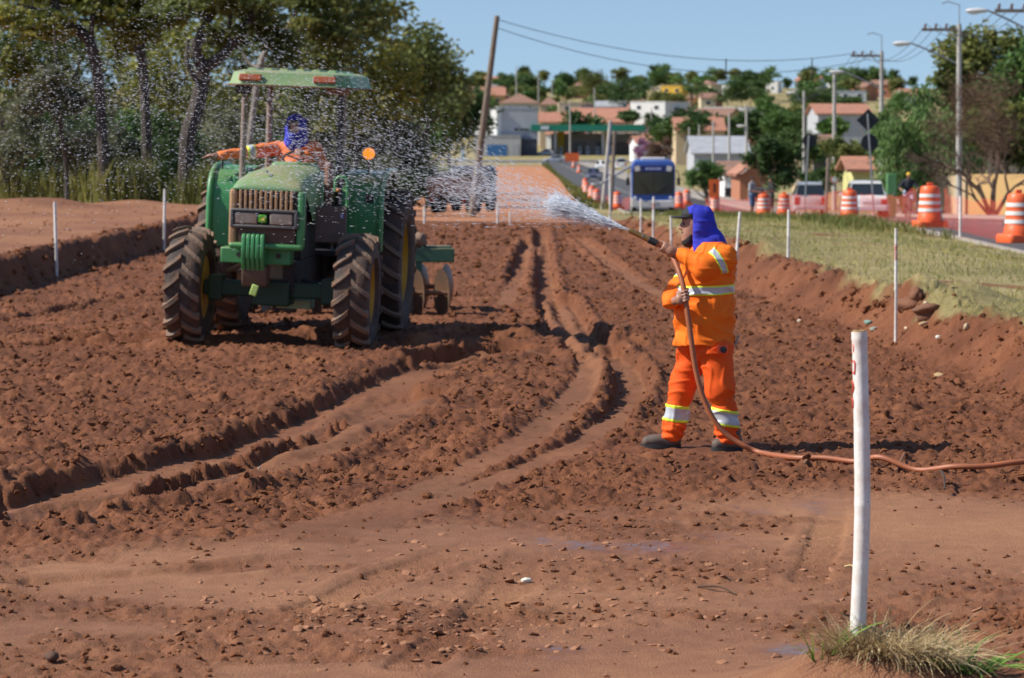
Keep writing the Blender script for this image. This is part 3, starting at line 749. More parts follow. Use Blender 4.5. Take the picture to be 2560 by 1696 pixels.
hood = [Ell((.122, 0, 1.660), (.116, .100, .122), .04), Cap((.145, 0, 1.60), (.190, 0, 1.455), .090, .140, .06, (1, 1.1, 1)), Cap((.11, -.085, 1.60), (.105, -.125, 1.43), .03, .022, .04), Cap((.25, 0, 1.52), (.27, 0, 1.46), .05, .06, .06, (1, 1.6, 1))]
mesh_obj('neck_cloth', sdf_mesh('neck_cloth', hood, .007, blue_cloth, cut=lambda P: np.maximum(-np.maximum(P[..., 0] - (.082 + .0 * P[..., 2]), P[..., 2] - 1.712), 1.405 + .25 * np.maximum(P[..., 0] - .10, 0) - P[..., 2]), warp=folds(.010, 9, 30, .6)), worker)
cap_ = mesh_obj('cap', sdf_mesh('cap', [Ell((.088, 0, 1.705), (.086, .088, .060), .02)], .006, black_cloth, cut=lambda P: 1.684 - P[..., 2]), worker)
mesh_obj('visor', sdf_mesh('visor', [Ell((.018, 0, 1.688), (.098, .078, .0115), .01)], .005, black_cloth), cap_)
mesh_obj('beard', sdf_mesh('beard', [Ell((.062, 0, 1.508), (.058, .058, .042), .02), Cap((.085, -.055, 1.58), (.05, -.045, 1.515), .014, .02, .02), Cap((.085, .055, 1.58), (.05, .045, 1.515), .014, .02, .02), Cap((.010, -.02, 1.578), (.010, .02, 1.578), .007, .007, .004), Cap((.012, -.022, 1.578), (.03, -.03, 1.52), .006, .009, .006), Cap((.012, .022, 1.578), (.03, .03, 1.52), .006, .009, .006)], .005, beard_mat), worker)
for s_ in (-1, 1):
    MB().ball((.019, s_ * .032, 1.642), .011).build('eye', mat('eye', (.05, .03, .025), .2), worker)
pch = MB(); pch.box((.285, -.272, .742), (.075, .035, .07)); p_ = pch.build('belt_pouch', mat('orange_plastic', (.95, .10, .02), .4), worker, bevel=.01)
MB().lathe([(.024, 0), (.024, -.012), (.018, -.014)], 20, (.292, -.289, .742), 'y').build('black_lens', dark_rubber, p_)
tk = MB(); tk.box((.405, -.06, .79), (.012, .03, .09), (0, .4, 0)); tk.build('tool', mat('steel_grey', (.25, .26, .28), .4, metal=.6), worker)

# ---------------------------------------------------------------- hose and nozzle
def bez(pts, n=6):
    """Catmull-Rom through pts"""
    out = []; P = [pts[0]] + list(pts) + [pts[-1]]
    for i in range(1, len(P) - 2):
        for k in range(n):
            t = k / n; p0, p1, p2, p3 = P[i - 1], P[i], P[i + 1], P[i + 2]
            out.append(0.5 * ((2 * p1) + (p2 - p0) * t + (2 * p0 - 5 * p1 + 4 * p2 - p3) * t * t + (3 * p1 - p0 - 3 * p2 + p3) * t ** 3))
    out.append(Vector(pts[-1])); return out
W0 = Vector((WX, WY, WZ))
ground_run = []
for px, py in ((1985, 1136), (2060, 1141), (2140, 1146), (2200, 1153), (2290, 1158), (2380, 1166), (2460, 1167), (2580, 1164), (2760, 1150), (2950, 1140), (3200, 1120), (3500, 1090), (3900, 1040)):
    d = ray(px, py); t = (.055 - CAM_H) / d.z
    X_, Y_ = d.x * t, d.y * t
    zz = float(np.max(full_h(X_ + np.array([-.12, -.06, 0, .06, .12]), Y_ + np.zeros(5))[0])); ground_run.append(Vector((X_, Y_, zz + .022)))
hose_pts = [W0 + p for p in HOSE_TOP] + ground_run
hb = MB(); hb.tube(bez(hose_pts), .0195, 12); hose = hb.build('hose', rubber_hose)
tag(hose, 'long orange brown rubber hose trailing from the nozzle across the soil', 'hose')
nz = thing('hose_nozzle', 'brass coloured tube nozzle gripped in the front hand of the man', 'nozzle', W0 + TIP)
d_ = NOZ_BACK - TIP; L_ = d_.length; d_.normalize()
def along(a): return d_ * a
MB().tube([along(0), along(.010), along(.012), along(L_ * .66)], [.017, .017, .0205, .0215], 16).build('barrel', brass, nz)
MB().tube([along(L_ * .60), along(L_ * .61), along(L_ * .84), along(L_ * .85)], [.022, .026, .026, .022], 16).build('coupling', dark_rubber, nz)
MB().tube([along(L_ * .40), along(L_ * .405), along(L_ * .43), along(L_ * .435)], [.0215, .0235, .0235, .0215], 16).build('ring', mat('steel', (.4, .38, .34), .35, metal=.8), nz)
MB().tube([along(L_ * .80), along(L_ * 1.0)], [.0215, .0200], 16).build('tail', rubber_hose, nz)

# ---------------------------------------------------------------- water spray
def water_mat():
    m, N, L, b = new_mat('water_drops')
    b.inputs['Base Color'].default_value = (.86, .90, .97, 1); b.inputs['Roughness'].default_value = .12; b.inputs['Specular IOR Level'].default_value = .9
    t = N.new('ShaderNodeBsdfTranslucent'); t.inputs[0].default_value = (.86, .90, .97, 1)
    tr = N.new('ShaderNodeBsdfTransparent')
    m1 = N.new('ShaderNodeMixShader'); m1.inputs[0].default_value = .45; L.new(b.outputs[0], m1.inputs[1]); L.new(t.outputs[0], m1.inputs[2])
    m2 = N.new('ShaderNodeMixShader'); m2.inputs[0].default_value = .5; L.new(m1.outputs[0], m2.inputs[1]); L.new(tr.outputs[0], m2.inputs[2])
    L.new(m2.outputs[0], N['Material Output'].inputs[0]); return m
def spray():
    rng = np.random.default_rng(21)
    tip = np.array(W0 + TIP)
    ax = np.array((axis_a.x, 0.22, axis_a.z)); ax[2] *= .72; ax /= np.linalg.norm(ax)
    up = np.array((0, 0, 1.0)); sd = np.cross(ax, up); sd /= np.linalg.norm(sd); up = np.cross(sd, ax)
    oct_v = np.array([(1, 0, 0), (-1, 0, 0), (0, 1, 0), (0, -1, 0), (0, 0, 1), (0, 0, -1)], float)
    oct_f = np.array([(0, 2, 4), (2, 1, 4), (1, 3, 4), (3, 0, 4), (2, 0, 5), (1, 2, 5), (3, 1, 5), (0, 3, 5)])
    P, D_, S, Ln = [], [], [], []
    def emit(n, s0, s1, pw, e0, e1, a0, a1, r0, r1, l0, l1, v0):
        s = s0 + (s1 - s0) * rng.random(n) ** pw
        el = np.clip(rng.normal((e0 + e1) / 2, (e1 - e0) / 4, n), e0 - 4, e1 + 4); az = rng.normal((a0 + a1) / 2, (a1 - a0) / 4, n)
        el, az = np.radians(el), np.radians(az)
        dr = ax[None] * (np.cos(el) * np.cos(az))[:, None] + up[None] * np.sin(el)[:, None] + sd[None] * (np.cos(el) * np.sin(az))[:, None]
        t = s / v0
        p = tip + dr * s[:, None]; p[:, 2] -= 4.9 * t * t
        v = dr * v0; v[:, 2] -= 9.8 * t; v /= np.linalg.norm(v, axis=1)[:, None]
        v += rng.normal(0, .12, v.shape); v /= np.linalg.norm(v, axis=1)[:, None]
        P.append(p); D_.append(v); S.append(r0 + (r1 - r0) * rng.random(n) ** 3); Ln.append(l0 + (l1 - l0) * rng.random(n))
    #     n     s0   s1   pw   e0   e1   a0   a1   r0     r1    l0   l1  v0
    emit(4200, .00, .62, 1.0, -7, 8, -7, 7, .0018, .0048, 6, 18, 14)      # the coherent jet
    emit(4200, .15, 1.5, 1.0, -12, 11, -11, 11, .0011, .0029, 6, 15, 13)
    emit(4400, .5, 3.0, .9, -12, 9, -12, 12, .0010, .0026, 5, 11, 12)
    for cx in range(34):                                                  # ragged gusts
        e_, a_, s_ = rng.uniform(-5, 15), rng.uniform(-12, 14), rng.uniform(.9, 5.0)
        emit(150, s_, s_ + 1.3, 1.0, e_ - 3, e_ + 3, a_ - 5, a_ + 5, .0011, .0029, 3, 7, 11)
    emit(3000, 1.4, 6.0, 1.0, -6, 15, -14, 16, .0011, .0030, 2.6, 6, 11)
    emit(2800, 2.2, 8.0, 1.0, 0, 24, -14, 20, .0011, .0032, 2.0, 4.5, 10)
    emit(5000, 3.8, 8.6, 1.0, -11, 9, -14, 18, .0011, .0031, 2.0, 4.5, 13)
    emit(7000, .1, 4.5, .8, -12, 12, -12, 12, .0005, .0010, 2, 5, 12.5)   # mist
    emit(4000, 1.5, 8.0, 1.0, -4, 22, -16, 18, .0005, .0011, 2, 4, 11)
    P = np.concatenate(P); D_ = np.concatenate(D_); S = np.concatenate(S); Ln = np.concatenate(Ln)
    S *= np.interp(P[:, 1], [20, 24], [1, 1.2])
    k = P[:, 2] > .15; P, D_, S, Ln = P[k], D_[k], S[k], Ln[k]
    a = np.cross(D_, np.array((0, 0, 1.0))); a /= np.linalg.norm(a, axis=1)[:, None]; c = np.cross(a, D_)
    V = P[:, None, :] + oct_v[None, :, 0, None] * (D_ * (S * Ln)[:, None])[:, None] + oct_v[None, :, 1, None] * (a * S[:, None])[:, None] + oct_v[None, :, 2, None] * (c * S[:, None])[:, None]
    F = (oct_f[None] + (np.arange(len(P)) * 6)[:, None, None]).reshape(-1, 3)
    me = np_mesh('water_spray', V.reshape(-1, 3), F, water_mat(), smooth=True)
    tag(mesh_obj('water_spray', me), 'fan of glittering water drops thrown from the hose towards the tractor', 'water spray', kind='stuff')
spray()
# ================================================================== TRACTOR
green = mat('tractor_green', (.035, .27, .085), .42, col2=(.03, .21, .07), nscale=3, amount=.6, dust=(.34, .20, .11), dust_amt=.42, coat=.15)
green_dusty = mat('dusty_tractor_green', (.10, .30, .11), .5, col2=(.19, .31, .14), nscale=3, amount=.8, dust=(.40, .27, .15), dust_amt=.6)
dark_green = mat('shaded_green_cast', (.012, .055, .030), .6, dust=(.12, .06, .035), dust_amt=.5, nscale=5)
tyre_mat = mat('dusty_tyre', (.035, .030, .028), .8, col2=(.12, .062, .038), nscale=6, amount=.9, bump=.4, bscale=30)
lug_mat = mat('muddy_lug', (.155, .125, .10), .8, col2=(.24, .12, .065), nscale=9, amount=1, bump=.5, bscale=40)
rim_mat = mat('yellow_rim', (.62, .36, .02), .5, dust=(.35, .18, .09), dust_amt=.6, nscale=4)
grime = mat('grimy_black', (.022, .022, .024), .65, col2=(.06, .04, .03), nscale=6, amount=.9)
sunlit_tan_dust = mat('sunlit_dusty_panel', (.42, .25, .13), .8, col2=(.30, .17, .09), nscale=7, amount=.8)
rust_lamp = mat('rust_orange_lens', (.42, .09, .025), .45, col2=(.30, .10, .04), nscale=12, amount=.8)
post_mat = mat('grey_brown_post', (.26, .20, .16), .6, col2=(.19, .13, .10), nscale=8, amount=.8)
grey_trim = mat('dark_grey_trim', (.07, .075, .085), .5, dust=(.3, .2, .13), dust_amt=.5, nscale=5)
lamp_glass = mat('dusty_headlamp', (.30, .25, .22), .25, col2=(.22, .15, .11), nscale=9, amount=.9)

TY = 29.9
TX = at(676, 600, TY).x
TZ = Hs(TX, TY) - .02
tractor = thing('tractor', 'green farm tractor with open canopy roof driving over the tilled soil', 'tractor', (TX, TY, TZ), -R(4.5))
tractor.rotation_euler = (R(.5), R(2.2), -R(4.5))

def lug_mesh(Rr, W, side, hgt, wid, sweep):
    """one chevron bar on a tyre of radius Rr; runs from tread centre to shoulder"""
    b = MB(); n = 5; rows = []
    for i in range(n + 1):
        t = i / n; x = side * (0.012 + (W / 2 - .004) * t)
        th = -sweep * (t ** .85)                        # centre leads
        drop = .035 * t ** 3
        hw_ = wid * (1.0 - .1 * t) / Rr / 2
        row = []
        for q, rr_ in ((-1.25, -0.03), (-.85, hgt), (.85, hgt), (1.25, -0.03)):
            a = th + hw_ * q; r_ = Rr + rr_ - drop
            row.append((x, -r_ * math.cos(a), r_ * math.sin(a)))
        rows.append(row)
    vs_ = [p for r_ in rows for p in r_]; fs = []
    for i in range(n):
        for k in range(3): fs.append((i * 4 + k, i * 4 + k + 1, i * 4 + 5 + k, i * 4 + 4 + k))
    fs += [(0, 1, 2, 3), tuple(n * 4 + k for k in (3, 2, 1, 0))]
    b.add(vs_, fs); return b.mesh('lug', lug_mat, angle=.5)
def wheel(name, loc, Rt, W, rim_r, lugs, out_side, spin):
    w = bpy.data.objects.new(name, None); link(w, tractor); w.location = loc
    h = W / 2; Rr = Rt - .035
    prof = [(rim_r, -h * .72), (rim_r + .03, -h * .85), (Rr - .22, -h * 1.0), (Rr - .10, -h * 1.0), (Rr - .035, -h * .93), (Rr - .008, -h * .75), (Rr, -h * .4), (Rr, 0), (Rr, h * .4), (Rr - .008, h * .75), (Rr - .035, h * .93), (Rr - .10, h), (Rr - .22, h), (rim_r + .03, h * .85), (rim_r, h * .72)]
    MB().lathe(prof, 56, (0, 0, 0), 'x', cap=False).build('tyre', tyre_mat, w)
    o = out_side
    rp = [(.02, o * h * .10), (.09, o * h * .10), (.10, o * h * .28), (rim_r * .55, o * h * .05), (rim_r * .9, o * h * .25), (rim_r + .012, o * h * .74), (rim_r - .01, o * h * .76), (rim_r - .03, o * h * .30), (rim_r - .03, -o * h * .7), (rim_r + .01, -o * h * .74)]
    MB().lathe(rp, 40, (0, 0, 0), 'x', cap=True).build('rim', rim_mat, w)
    for k in range(8):
        a = 2 * math.pi * k / 8; MB().lathe([(.016, 0), (.016, o * .03), (.008, o * .035)], 6, (o * h * .14, .17 * math.cos(a), .17 * math.sin(a)), 'x').build('wheel_bolt', grime, w)
    ml = lug_mesh(Rr, W, -1, .036, .066, .19 * .85 / Rt); mr = lug_mesh(Rr, W, 1, .036, .066, .19 * .85 / Rt)
    for k in range(lugs):
        for q, me in ((0, ml), (.5, mr)):
            l = bpy.data.objects.new('lug', me); link(l, w); l.rotation_euler = ((k + q) / lugs * 2 * math.pi + spin, 0, 0)
    return w
RF, RB = .655, .87
wheel('front_wheel', (-.905, 0, RF - .02), RF, .38, .35, 18, -1, .1); wheel('front_wheel', (.93, 0, RF - .02), RF, .38, .35, 18, 1, .25)
wheel('rear_wheel', (-.965, 2.42, RB - .03), RB, .47, .47, 20, -1, .0); wheel('rear_wheel', (.96, 2.42, RB - .03), RB, .47, .47, 20, 1, .13)

# chassis, axle, engine
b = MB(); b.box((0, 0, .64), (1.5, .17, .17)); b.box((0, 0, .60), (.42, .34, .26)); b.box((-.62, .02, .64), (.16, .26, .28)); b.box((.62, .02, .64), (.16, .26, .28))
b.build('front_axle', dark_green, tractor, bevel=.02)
b = MB(); b.box((0, 1.15, .78), (.50, 2.5, .36)); b.box((0, 2.42, .80), (1.5, .26, .26)); b.box((0, 2.3, .85), (.62, .8, .5)); b.build('transmission', grime, tractor, bevel=.02)
b = MB(); b.box((0, .75, 1.30), (.52, 1.1, .7)); b.box((-.36, .9, 1.05), (.2, .5, .3)); b.build('engine', grime, tractor, bevel=.02)
b = MB(); b.box((.20, .34, .47), (.38, .3, .10)); b.box((-.02, .30, .53), (.05, .05, .18)); b.box((.06, .3, .53), (.055, .05, .18)); b.build('drawbar_step', mat('pale_green_bracket', (.45, .58, .34), .6), tractor, bevel=.008)
MB().tube([(-.55, .25, .80), (-.3, .1, .92)], .03, 8).build('steering_rod', sunlit_tan_dust, tractor)
MB().tube([(.52, .22, .70), (.3, .12, .74)], .025, 8).build('steering_rod', grime, tractor)
# front bracket and suitcase weights
b = MB(); b.box((-.13, -.30, 1.02), (.76, .26, .17)); b.build('weight_bracket', green, tractor, bevel=.015)
for k in range(2): MB().lathe([(.028, 0), (.028, -.012)], 12, (-.31 + .43 * k, -.432, 1.03), 'y').build('bracket_slot', grime, tractor)
for k in range(5):
    x = -.225 + .05 * k
    b = MB(); b.prism([(-.20, 0), (-.24, .10), (-.24, .30), (-.21, .345), (.06, .345), (.06, .02), (0, -.06), (-.16, -.06)], x - .020, x + .020, 'x')
    o = b.build('suitcase_weight', green, tractor, bevel=.008); o.location = (0, -.42, .92)
b = MB(); b.prism([(-.16, .0), (-.19, .06), (-.19, .22), (.05, .22), (.05, .02)], -.245, .02, 'x'); o = b.build('lower_weight', mat('muddy_iron', (.13, .07, .045), .8, nscale=6), tractor, bevel=.01); o.location = (0, -.40, .70)
b = MB(); b.box((-.10, -.62, .665), (.075, .03, .12), (0, .3, 0)); b.build('tow_tag', mat('lime_tag', (.45, .62, .16), .6), tractor, bevel=.01)

# hood: lofted shell
def loft(sections, closed_ends=True):
    b = MB(); n = len(sections[0])
    for s_ in sections: b.v.extend(s_)
    for i in range(len(sections) - 1):
        for k in range(n - 1):
            b.f.append((i * n + k, i * n + k + 1, (i + 1) * n + k + 1, (i + 1) * n + k)); b.m.append(0)
    if closed_ends:
        b.f.append(tuple(range(n - 1, -1, -1))); b.m.append(0); b.f.append(tuple((len(sections) - 1) * n + k for k in range(n))); b.m.append(0)
    return b
def hood_sec(y, w, z0, zs, zt, nose=0):
    """half-oval arch: sides rise from z0 to zs, crown zt"""
    pts = [(-w, y, z0), (-w, y, (z0 + zs) / 2), (-w, y, zs)]
    for k in range(1, 10):
        a = math.pi * (1 - k / 10); pts.append((w * math.cos(a) * (1 if abs(math.cos(a)) > .99 else .98), y, zs + (zt - zs) * math.sin(a) ** .75))
    return pts + [(w, y, zs), (w, y, (z0 + zs) / 2), (w, y, z0)]
hs = [hood_sec(-.56, .365, 1.735, 1.745, 1.76), hood_sec(-.54, .375, 1.72, 1.745, 1.80), hood_sec(-.44, .39, 1.70, 1.755, 1.855), hood_sec(-.25, .395, 1.62, 1.765, 1.905), hood_sec(.1, .40, 1.40, 1.775, 1.955), hood_sec(.5, .405, 1.36, 1.79, 1.965), hood_sec(1.15, .41, 1.36, 1.81, 1.985)]
loft(hs).build('hood', green_dusty, tractor, angle=.9)
b = MB(); b.box((0, 1.30, 1.80), (.60, .34, .40), top=(.86, .8)); b.build('dashboard', green_dusty, tractor, bevel=.05, seg=3)
# nose panel with grille
b = MB(); b.box((0, -.36, 1.44), (.76, .34, .64)); b.build('nose_box', grime, tractor, bevel=.02)
for x, mm_ in ((-.365, sunlit_tan_dust), (.37, green)):  # left pillar has its sunlit tan put into the colour, right stays green
    b = MB(); b.box((x, -.52, 1.43), (.085, .09, .62)); b.build('nose_pillar', mm_, tractor, bevel=.03, seg=3)
b = MB(); b.box((0, -.53, 1.135), (.80, .10, .07)); b.build('nose_sill', green, tractor, bevel=.03, seg=3)
for k in range(11):
    x = -.285 + .055 * k
    b = MB(); b.box((x, -.545, 1.625), (.030, .05, .215)); b.build('grille_bar', sunlit_tan_dust, tractor, bevel=.008)
b = MB(); b.box((.0, -.548, 1.27), (.62, .012, .19)); b.build('grille_screen', mat('dusty_screen', (.12, .07, .05), .85, nscale=20), tractor)
b = MB(); b.box((-.02, -.555, 1.515), (.72, .10, .035)); b.box((-.02, -.555, 1.345), (.72, .10, .035)); b.box((-.365, -.555, 1.43), (.04, .10, .2)); b.box((.325, -.555, 1.43), (.04, .10, .2)); b.build('lamp_frame', grey_trim, tractor, bevel=.012)
for x in (-.215, .165):
    b = MB(); b.box((x, -.565, 1.43), (.25, .07, .125)); b.build('headlamp', lamp_glass, tractor, bevel=.015)
b = MB(); b.box((-.035, -.575, 1.43), (.085, .06, .085)); o = b.build('badge', mat('badge_green', (.10, .40, .03), .4), tractor, bevel=.008)
bd = MB(); bd.add([(-.06, -.607, 1.41), (-.015, -.607, 1.405), (-.005, -.607, 1.44), (-.03, -.607, 1.447), (-.055, -.607, 1.43)], [(0, 1, 2, 3, 4)]); bd.build('badge_emblem', mat('badge_yellow', (.75, .62, .03), .4), o)
b = MB(); b.ball((-.05, -.33, 1.925), (.025, .05, .014)); b.build('hood_emblem', mat('chrome', (.6, .6, .62), .2, metal=.9), tractor)
b = MB(); b.box((.58, .25, 1.36), (.34, .05, .40)); b.build('tool_box', mat('dusty_grey_box', (.14, .10, .085), .7, nscale=6), tractor, bevel=.01)
b = MB(); b.box((.70, .222, 1.46), (.03, .01, .05)); b.build('sticker', mat('pale_sticker', (.35, .36, .62), .5), tractor)
MB().tube([(.60, .35, 1.72), (.60, .35, 1.84), (.63, .35, 1.88), (.70, .35, 1.885), (.73, .35, 1.85), (.735, .35, 1.72), (.74, .35, 1.55)], .018, 10).build('grab_handle', green, tractor)
MB().ball((.635, .33, 1.735), .022).build('control_knob', mat('amber_knob', (.62, .22, .04), .4), tractor)
# platform and floor
b = MB(); b.box((0, 1.75, .98), (1.3, .9, .06)); b.box((-.55, 1.4, .75), (.3, .3, .04)); b.box((.58, 1.4, .75), (.3, .3, .04)); b.build('platform', grime, tractor, bevel=.01)
# fenders: front panel, crown and flange
for s_, xo, xi in ((-1, -1.0, -.56), (1, .97, .52)):
    prof = []
    for k in range(13):
        a = R(200 - 150 * k / 12); prof.append((2.42 + .99 * math.cos(a), RB - .03 + 1.0 * math.sin(a) * 1.0))
    prof = [(1.47, 1.02), (1.46, 1.25), (1.46, 1.55), (1.50, 1.72), (1.60, 1.83), (1.80, 1.90), (2.2, 1.92), (2.6, 1.91), (2.95, 1.82), (3.2, 1.60)]
    b = MB(); n = len(prof)
    for (y, z) in prof: b.v += [(xi, y, z), (xo, y, z)]
    for (y, z) in prof: b.v += [(xi, y + .02, z - .018), (xo, y + .02, z - .018)]
    for i in range(n - 1):
        b.f.append((2 * i, 2 * i + 1, 2 * i + 3, 2 * i + 2)); b.f.append((2 * n + 2 * i, 2 * n + 2 * i + 2, 2 * n + 2 * i + 3, 2 * n + 2 * i + 1)); b.m += [0, 0]
    b.f += [(2 * i, 2 * i + 2, 2 * n + 2 * i + 2, 2 * n + 2 * i) for i in range(n - 1)] + [(2 * i + 1, 2 * n + 2 * i + 1, 2 * n + 2 * i + 3, 2 * i + 3) for i in range(n - 1)]; b.m += [0] * (2 * n - 2)
    b.build('fender', green, tractor)
    b = MB(); b.tube([(xo, y - .01, z) for y, z in prof], .038, 10); b.build('fender_lip', green, tractor)
    b = MB(); b.box(((xi * .72 + xo * .28), 1.462, 1.50), (.10, .02, .62)); b.build('fender_rib', green, tractor, bevel=.008)
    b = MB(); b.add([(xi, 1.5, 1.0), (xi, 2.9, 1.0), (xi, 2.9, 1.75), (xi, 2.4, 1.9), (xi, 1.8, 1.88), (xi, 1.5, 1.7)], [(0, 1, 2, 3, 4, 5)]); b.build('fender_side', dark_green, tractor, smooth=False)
b = MB(); b.box((.84, 1.45, 1.62), (.09, .03, .10)); b.build('fender_bracket', grime, tractor, bevel=.01)
# roof on four posts
ROOF_Z = 2.86
for px_, py_, nm in ((-.56, 1.02, 0), (-.48, 2.25, 0), (.40, 2.25, 0), (.54, 1.02, 1)):
    b = MB(); b.tube([(px_, py_, 1.0 if py_ > 2 else 1.05), (px_ * .985, py_ + .02, ROOF_Z + .02)], .036, 10); b.build('roof_post', grime if nm else post_mat, tractor)
b = MB()
def roof_ring(hx, y0, y1, z, ch):
    return [(-hx + ch, y0, z), (hx - ch, y0, z), (hx, y0 + ch, z), (hx, y1 - ch, z), (hx - ch, y1, z), (-hx + ch, y1, z), (-hx, y1 - ch, z), (-hx, y0 + ch, z)]
rings = [roof_ring(.70, .62, 2.62, ROOF_Z, .16), roof_ring(.68, .64, 2.60, ROOF_Z + .03, .16), roof_ring(.65, .68, 2.56, ROOF_Z + .135, .16), roof_ring(.56, .80, 2.45, ROOF_Z + .165, .15)]
for r_ in rings: b.v.extend(r_)
for i in range(3):
    for k in range(8): b.f.append((i * 8 + k, i * 8 + (k + 1) % 8, (i + 1) * 8 + (k + 1) % 8, (i + 1) * 8 + k)); b.m.append(0)
b.f += [tuple(range(7, -1, -1)), tuple(range(24, 32))]; b.m += [0, 0]
b.build('roof', green_dusty, tractor, angle=.5)
b = MB()
for r_ in (roof_ring(.73, .59, 2.65, ROOF_Z - .015, .16), roof_ring(.73, .59, 2.65, ROOF_Z - .002, .16)): b.v.extend(r_)
for k in range(8): b.f.append((k, (k + 1) % 8, 8 + (k + 1) % 8, 8 + k)); b.m.append(0)
b.f += [tuple(range(7, -1, -1)), tuple(range(8, 16))]; b.m += [0, 0]
b.build('roof_rim', mat('rusty_rim', (.22, .10, .05), .8, nscale=8), tractor, smooth=False)
for k in range(6):
    b = MB(); b.box((-.45 + .18 * k, 1.6, ROOF_Z + .172), (.11, 1.5, .03), top=(.7, .96)); b.build('roof_rib', green_dusty, tractor, bevel=.01)
for x in (-.43, .40):
    b = MB(); b.box((x, .655, ROOF_Z + .072), (.25, .07, .075), (-.25, 0, 0)); b.build('roof_lamp', rust_lamp, tractor, bevel=.01)
b = MB(); b.box((-.52, .78, ROOF_Z - .06), (.16, .14, .10)); b.build('roof_work_lamp', grime, tractor, bevel=.015)
b = MB(); b.box((.52, .9, ROOF_Z - .05), (.2, .5, .07)); b.build('roof_bracket', mat('rust_brown', (.25, .10, .045), .85, nscale=9), tractor, bevel=.01)
# amber lamp on its stalk
MB().tube([(.78, 1.75, 1.88), (.78, 1.75, 2.06)], .014, 8).build('lamp_stalk', grime, tractor)
am = MB(); am.lathe([(.02, -.10), (.062, -.085), (.068, -.03), (.068, .02), (.06, .03)], 20, (.78, 1.73, 2.12), 'y'); am.build('amber_lamp', mat('lit_amber_lens', (1.0, .25, .01), .25, emit=(1.0, .33, .01), estr=.7), tractor)
MB().lathe([(.078, .012), (.082, .03), (.082, .06), (.05, .09)], 20, (.78, 1.73, 2.12), 'y').build('lamp_housing', grime, tractor)
MB().tube([(-.92, 1.75, 1.88), (-.92, 1.75, 2.0)], .014, 8).build('lamp_stalk', grime, tractor)
MB().lathe([(.02, -.08), (.058, -.07), (.062, .02), (.05, .03)], 20, (-.80, 1.78, 2.06), 'y').build('reflector_lamp', rust_lamp, tractor)
# seat, steering wheel, controls, exhaust
b = MB(); b.box((0, 2.18, 1.42), (.52, .48, .14)); b.box((0, 2.42, 1.70), (.50, .12, .55), (-.15, 0, 0)); b.build('driver_seat', black_cloth, tractor, bevel=.04, seg=3)
ring = [Vector((.20 * math.cos(2 * math.pi * k / 24), 1.62 + .20 * math.sin(2 * math.pi * k / 24) * .62, 2.02 + .20 * math.sin(2 * math.pi * k / 24) * .5)) for k in range(25)]
sw = MB().tube(ring, .014, 8, cap=False).build('steering_wheel', dark_rubber, tractor)
b = MB(); b.tube([(0, 1.62, 2.02), (0, 1.5, 1.7)], .03, 8)
for k in range(3):
    a = 2 * math.pi * k / 3 + .5; b.tube([(0, 1.62, 2.02), (.2 * math.cos(a), 1.62 + .124 * math.sin(a), 2.02 + .1 * math.sin(a))], .011, 6)
b.build('steering_column', dark_rubber, sw)
for x in (.36, .44, -.38): MB().tube([(x, 1.7, 1.0), (x + .02, 1.62, 1.55)], .013, 6).build('lever', grime, tractor)
MB().tube([(.49, .55, 1.5), (.49, .58, 1.95), (.49, .62, 2.02)], .045, 12).build('air_pipe', mat('rusty_pipe', (.18, .08, .05), .8, nscale=10), tractor)

# ---------------------------------------------------------------- driver
drv = thing('person', 'tractor driver in orange jacket and blue head cloth resting an arm on the fender', 'person', (TX + .13, TY + 1.98, TZ + 1.66), -R(4.5))
orange_d = mat('orange_jacket_faded', (.92, .24, .06), .75, col2=(.78, .17, .04), nscale=6, amount=.7)
sh_l, sh_r = (-.22, .02, .50), (.22, .02, .50)
el_l, ha_l = (-.48, -.22, .46), (-.86, -.50, .42)
el_r, ha_r = (.34, -.22, .28), (.12, -.40, .46)
bd_ = [Ell((0, -.02, .74), (.082, .10, .12), .03), Cap((0, .02, .66), (0, .03, .52), .055, .065, .03), Ell((0, .03, .30), (.17, .12, .26), .05), Cap(sh_l, el_l, .06, .05, .03), Cap(el_l, ha_l, .048, .032, .02), Cap(sh_r, el_r, .06, .05, .03), Cap(el_r, ha_r, .048, .032, .02),
       Ell((ha_l[0] - .045, ha_l[1] - .03, ha_l[2]), (.05, .035, .022), .02), Ell((ha_r[0] - .03, ha_r[1] - .02, ha_r[2] + .01), (.045, .03, .03), .02),
       Cap((-.10, .05, .05), (-.16, -.42, .06), .085, .065, .04), Cap((-.16, -.42, .06), (-.16, -.45, -.40), .06, .045, .03), Cap((.10, .05, .05), (.16, -.42, .06), .085, .065, .04), Cap((.16, -.42, .06), (.16, -.45, -.40), .06, .045, .03)]
for k in range(4):
    a = ha_l[0] - .07; bd_.append(Cap((a, ha_l[1] - .045 + .022 * k, ha_l[2] + .004), (a - .075 + .008 * abs(k - 1), ha_l[1] - .055 + .026 * k, ha_l[2] - .025), .010, .008, .008))
    bd_.append(Cap((ha_r[0] - .05 + .018 * k, ha_r[1] - .04, ha_r[2] + .01), (ha_r[0] - .05 + .018 * k, ha_r[1] - .065, ha_r[2] - .03), .010, .008, .008))
bd_.append(Cap((ha_l[0] - .03, ha_l[1] - .055, ha_l[2]), (ha_l[0] - .07, ha_l[1] - .09, ha_l[2] - .005), .011, .009, .008))
mesh_obj('body', sdf_mesh('body', bd_, .011, skin), drv)
mesh_obj('jacket', sdf_mesh('jacket', [Ell((0, .03, .28), (.22, .16, .30), .06), Ell((0, .03, .50), (.24, .12, .09), .05), Cap(sh_l, el_l, .085, .072, .04), Cap(el_l, (-.80, -.455, .423), .07, .05, .03), Cap(sh_r, el_r, .085, .072, .04), Cap(el_r, (.17, -.36, .43), .07, .05, .03)], .012, orange_d, warp=folds(.008, 24, 18, .4)), drv)
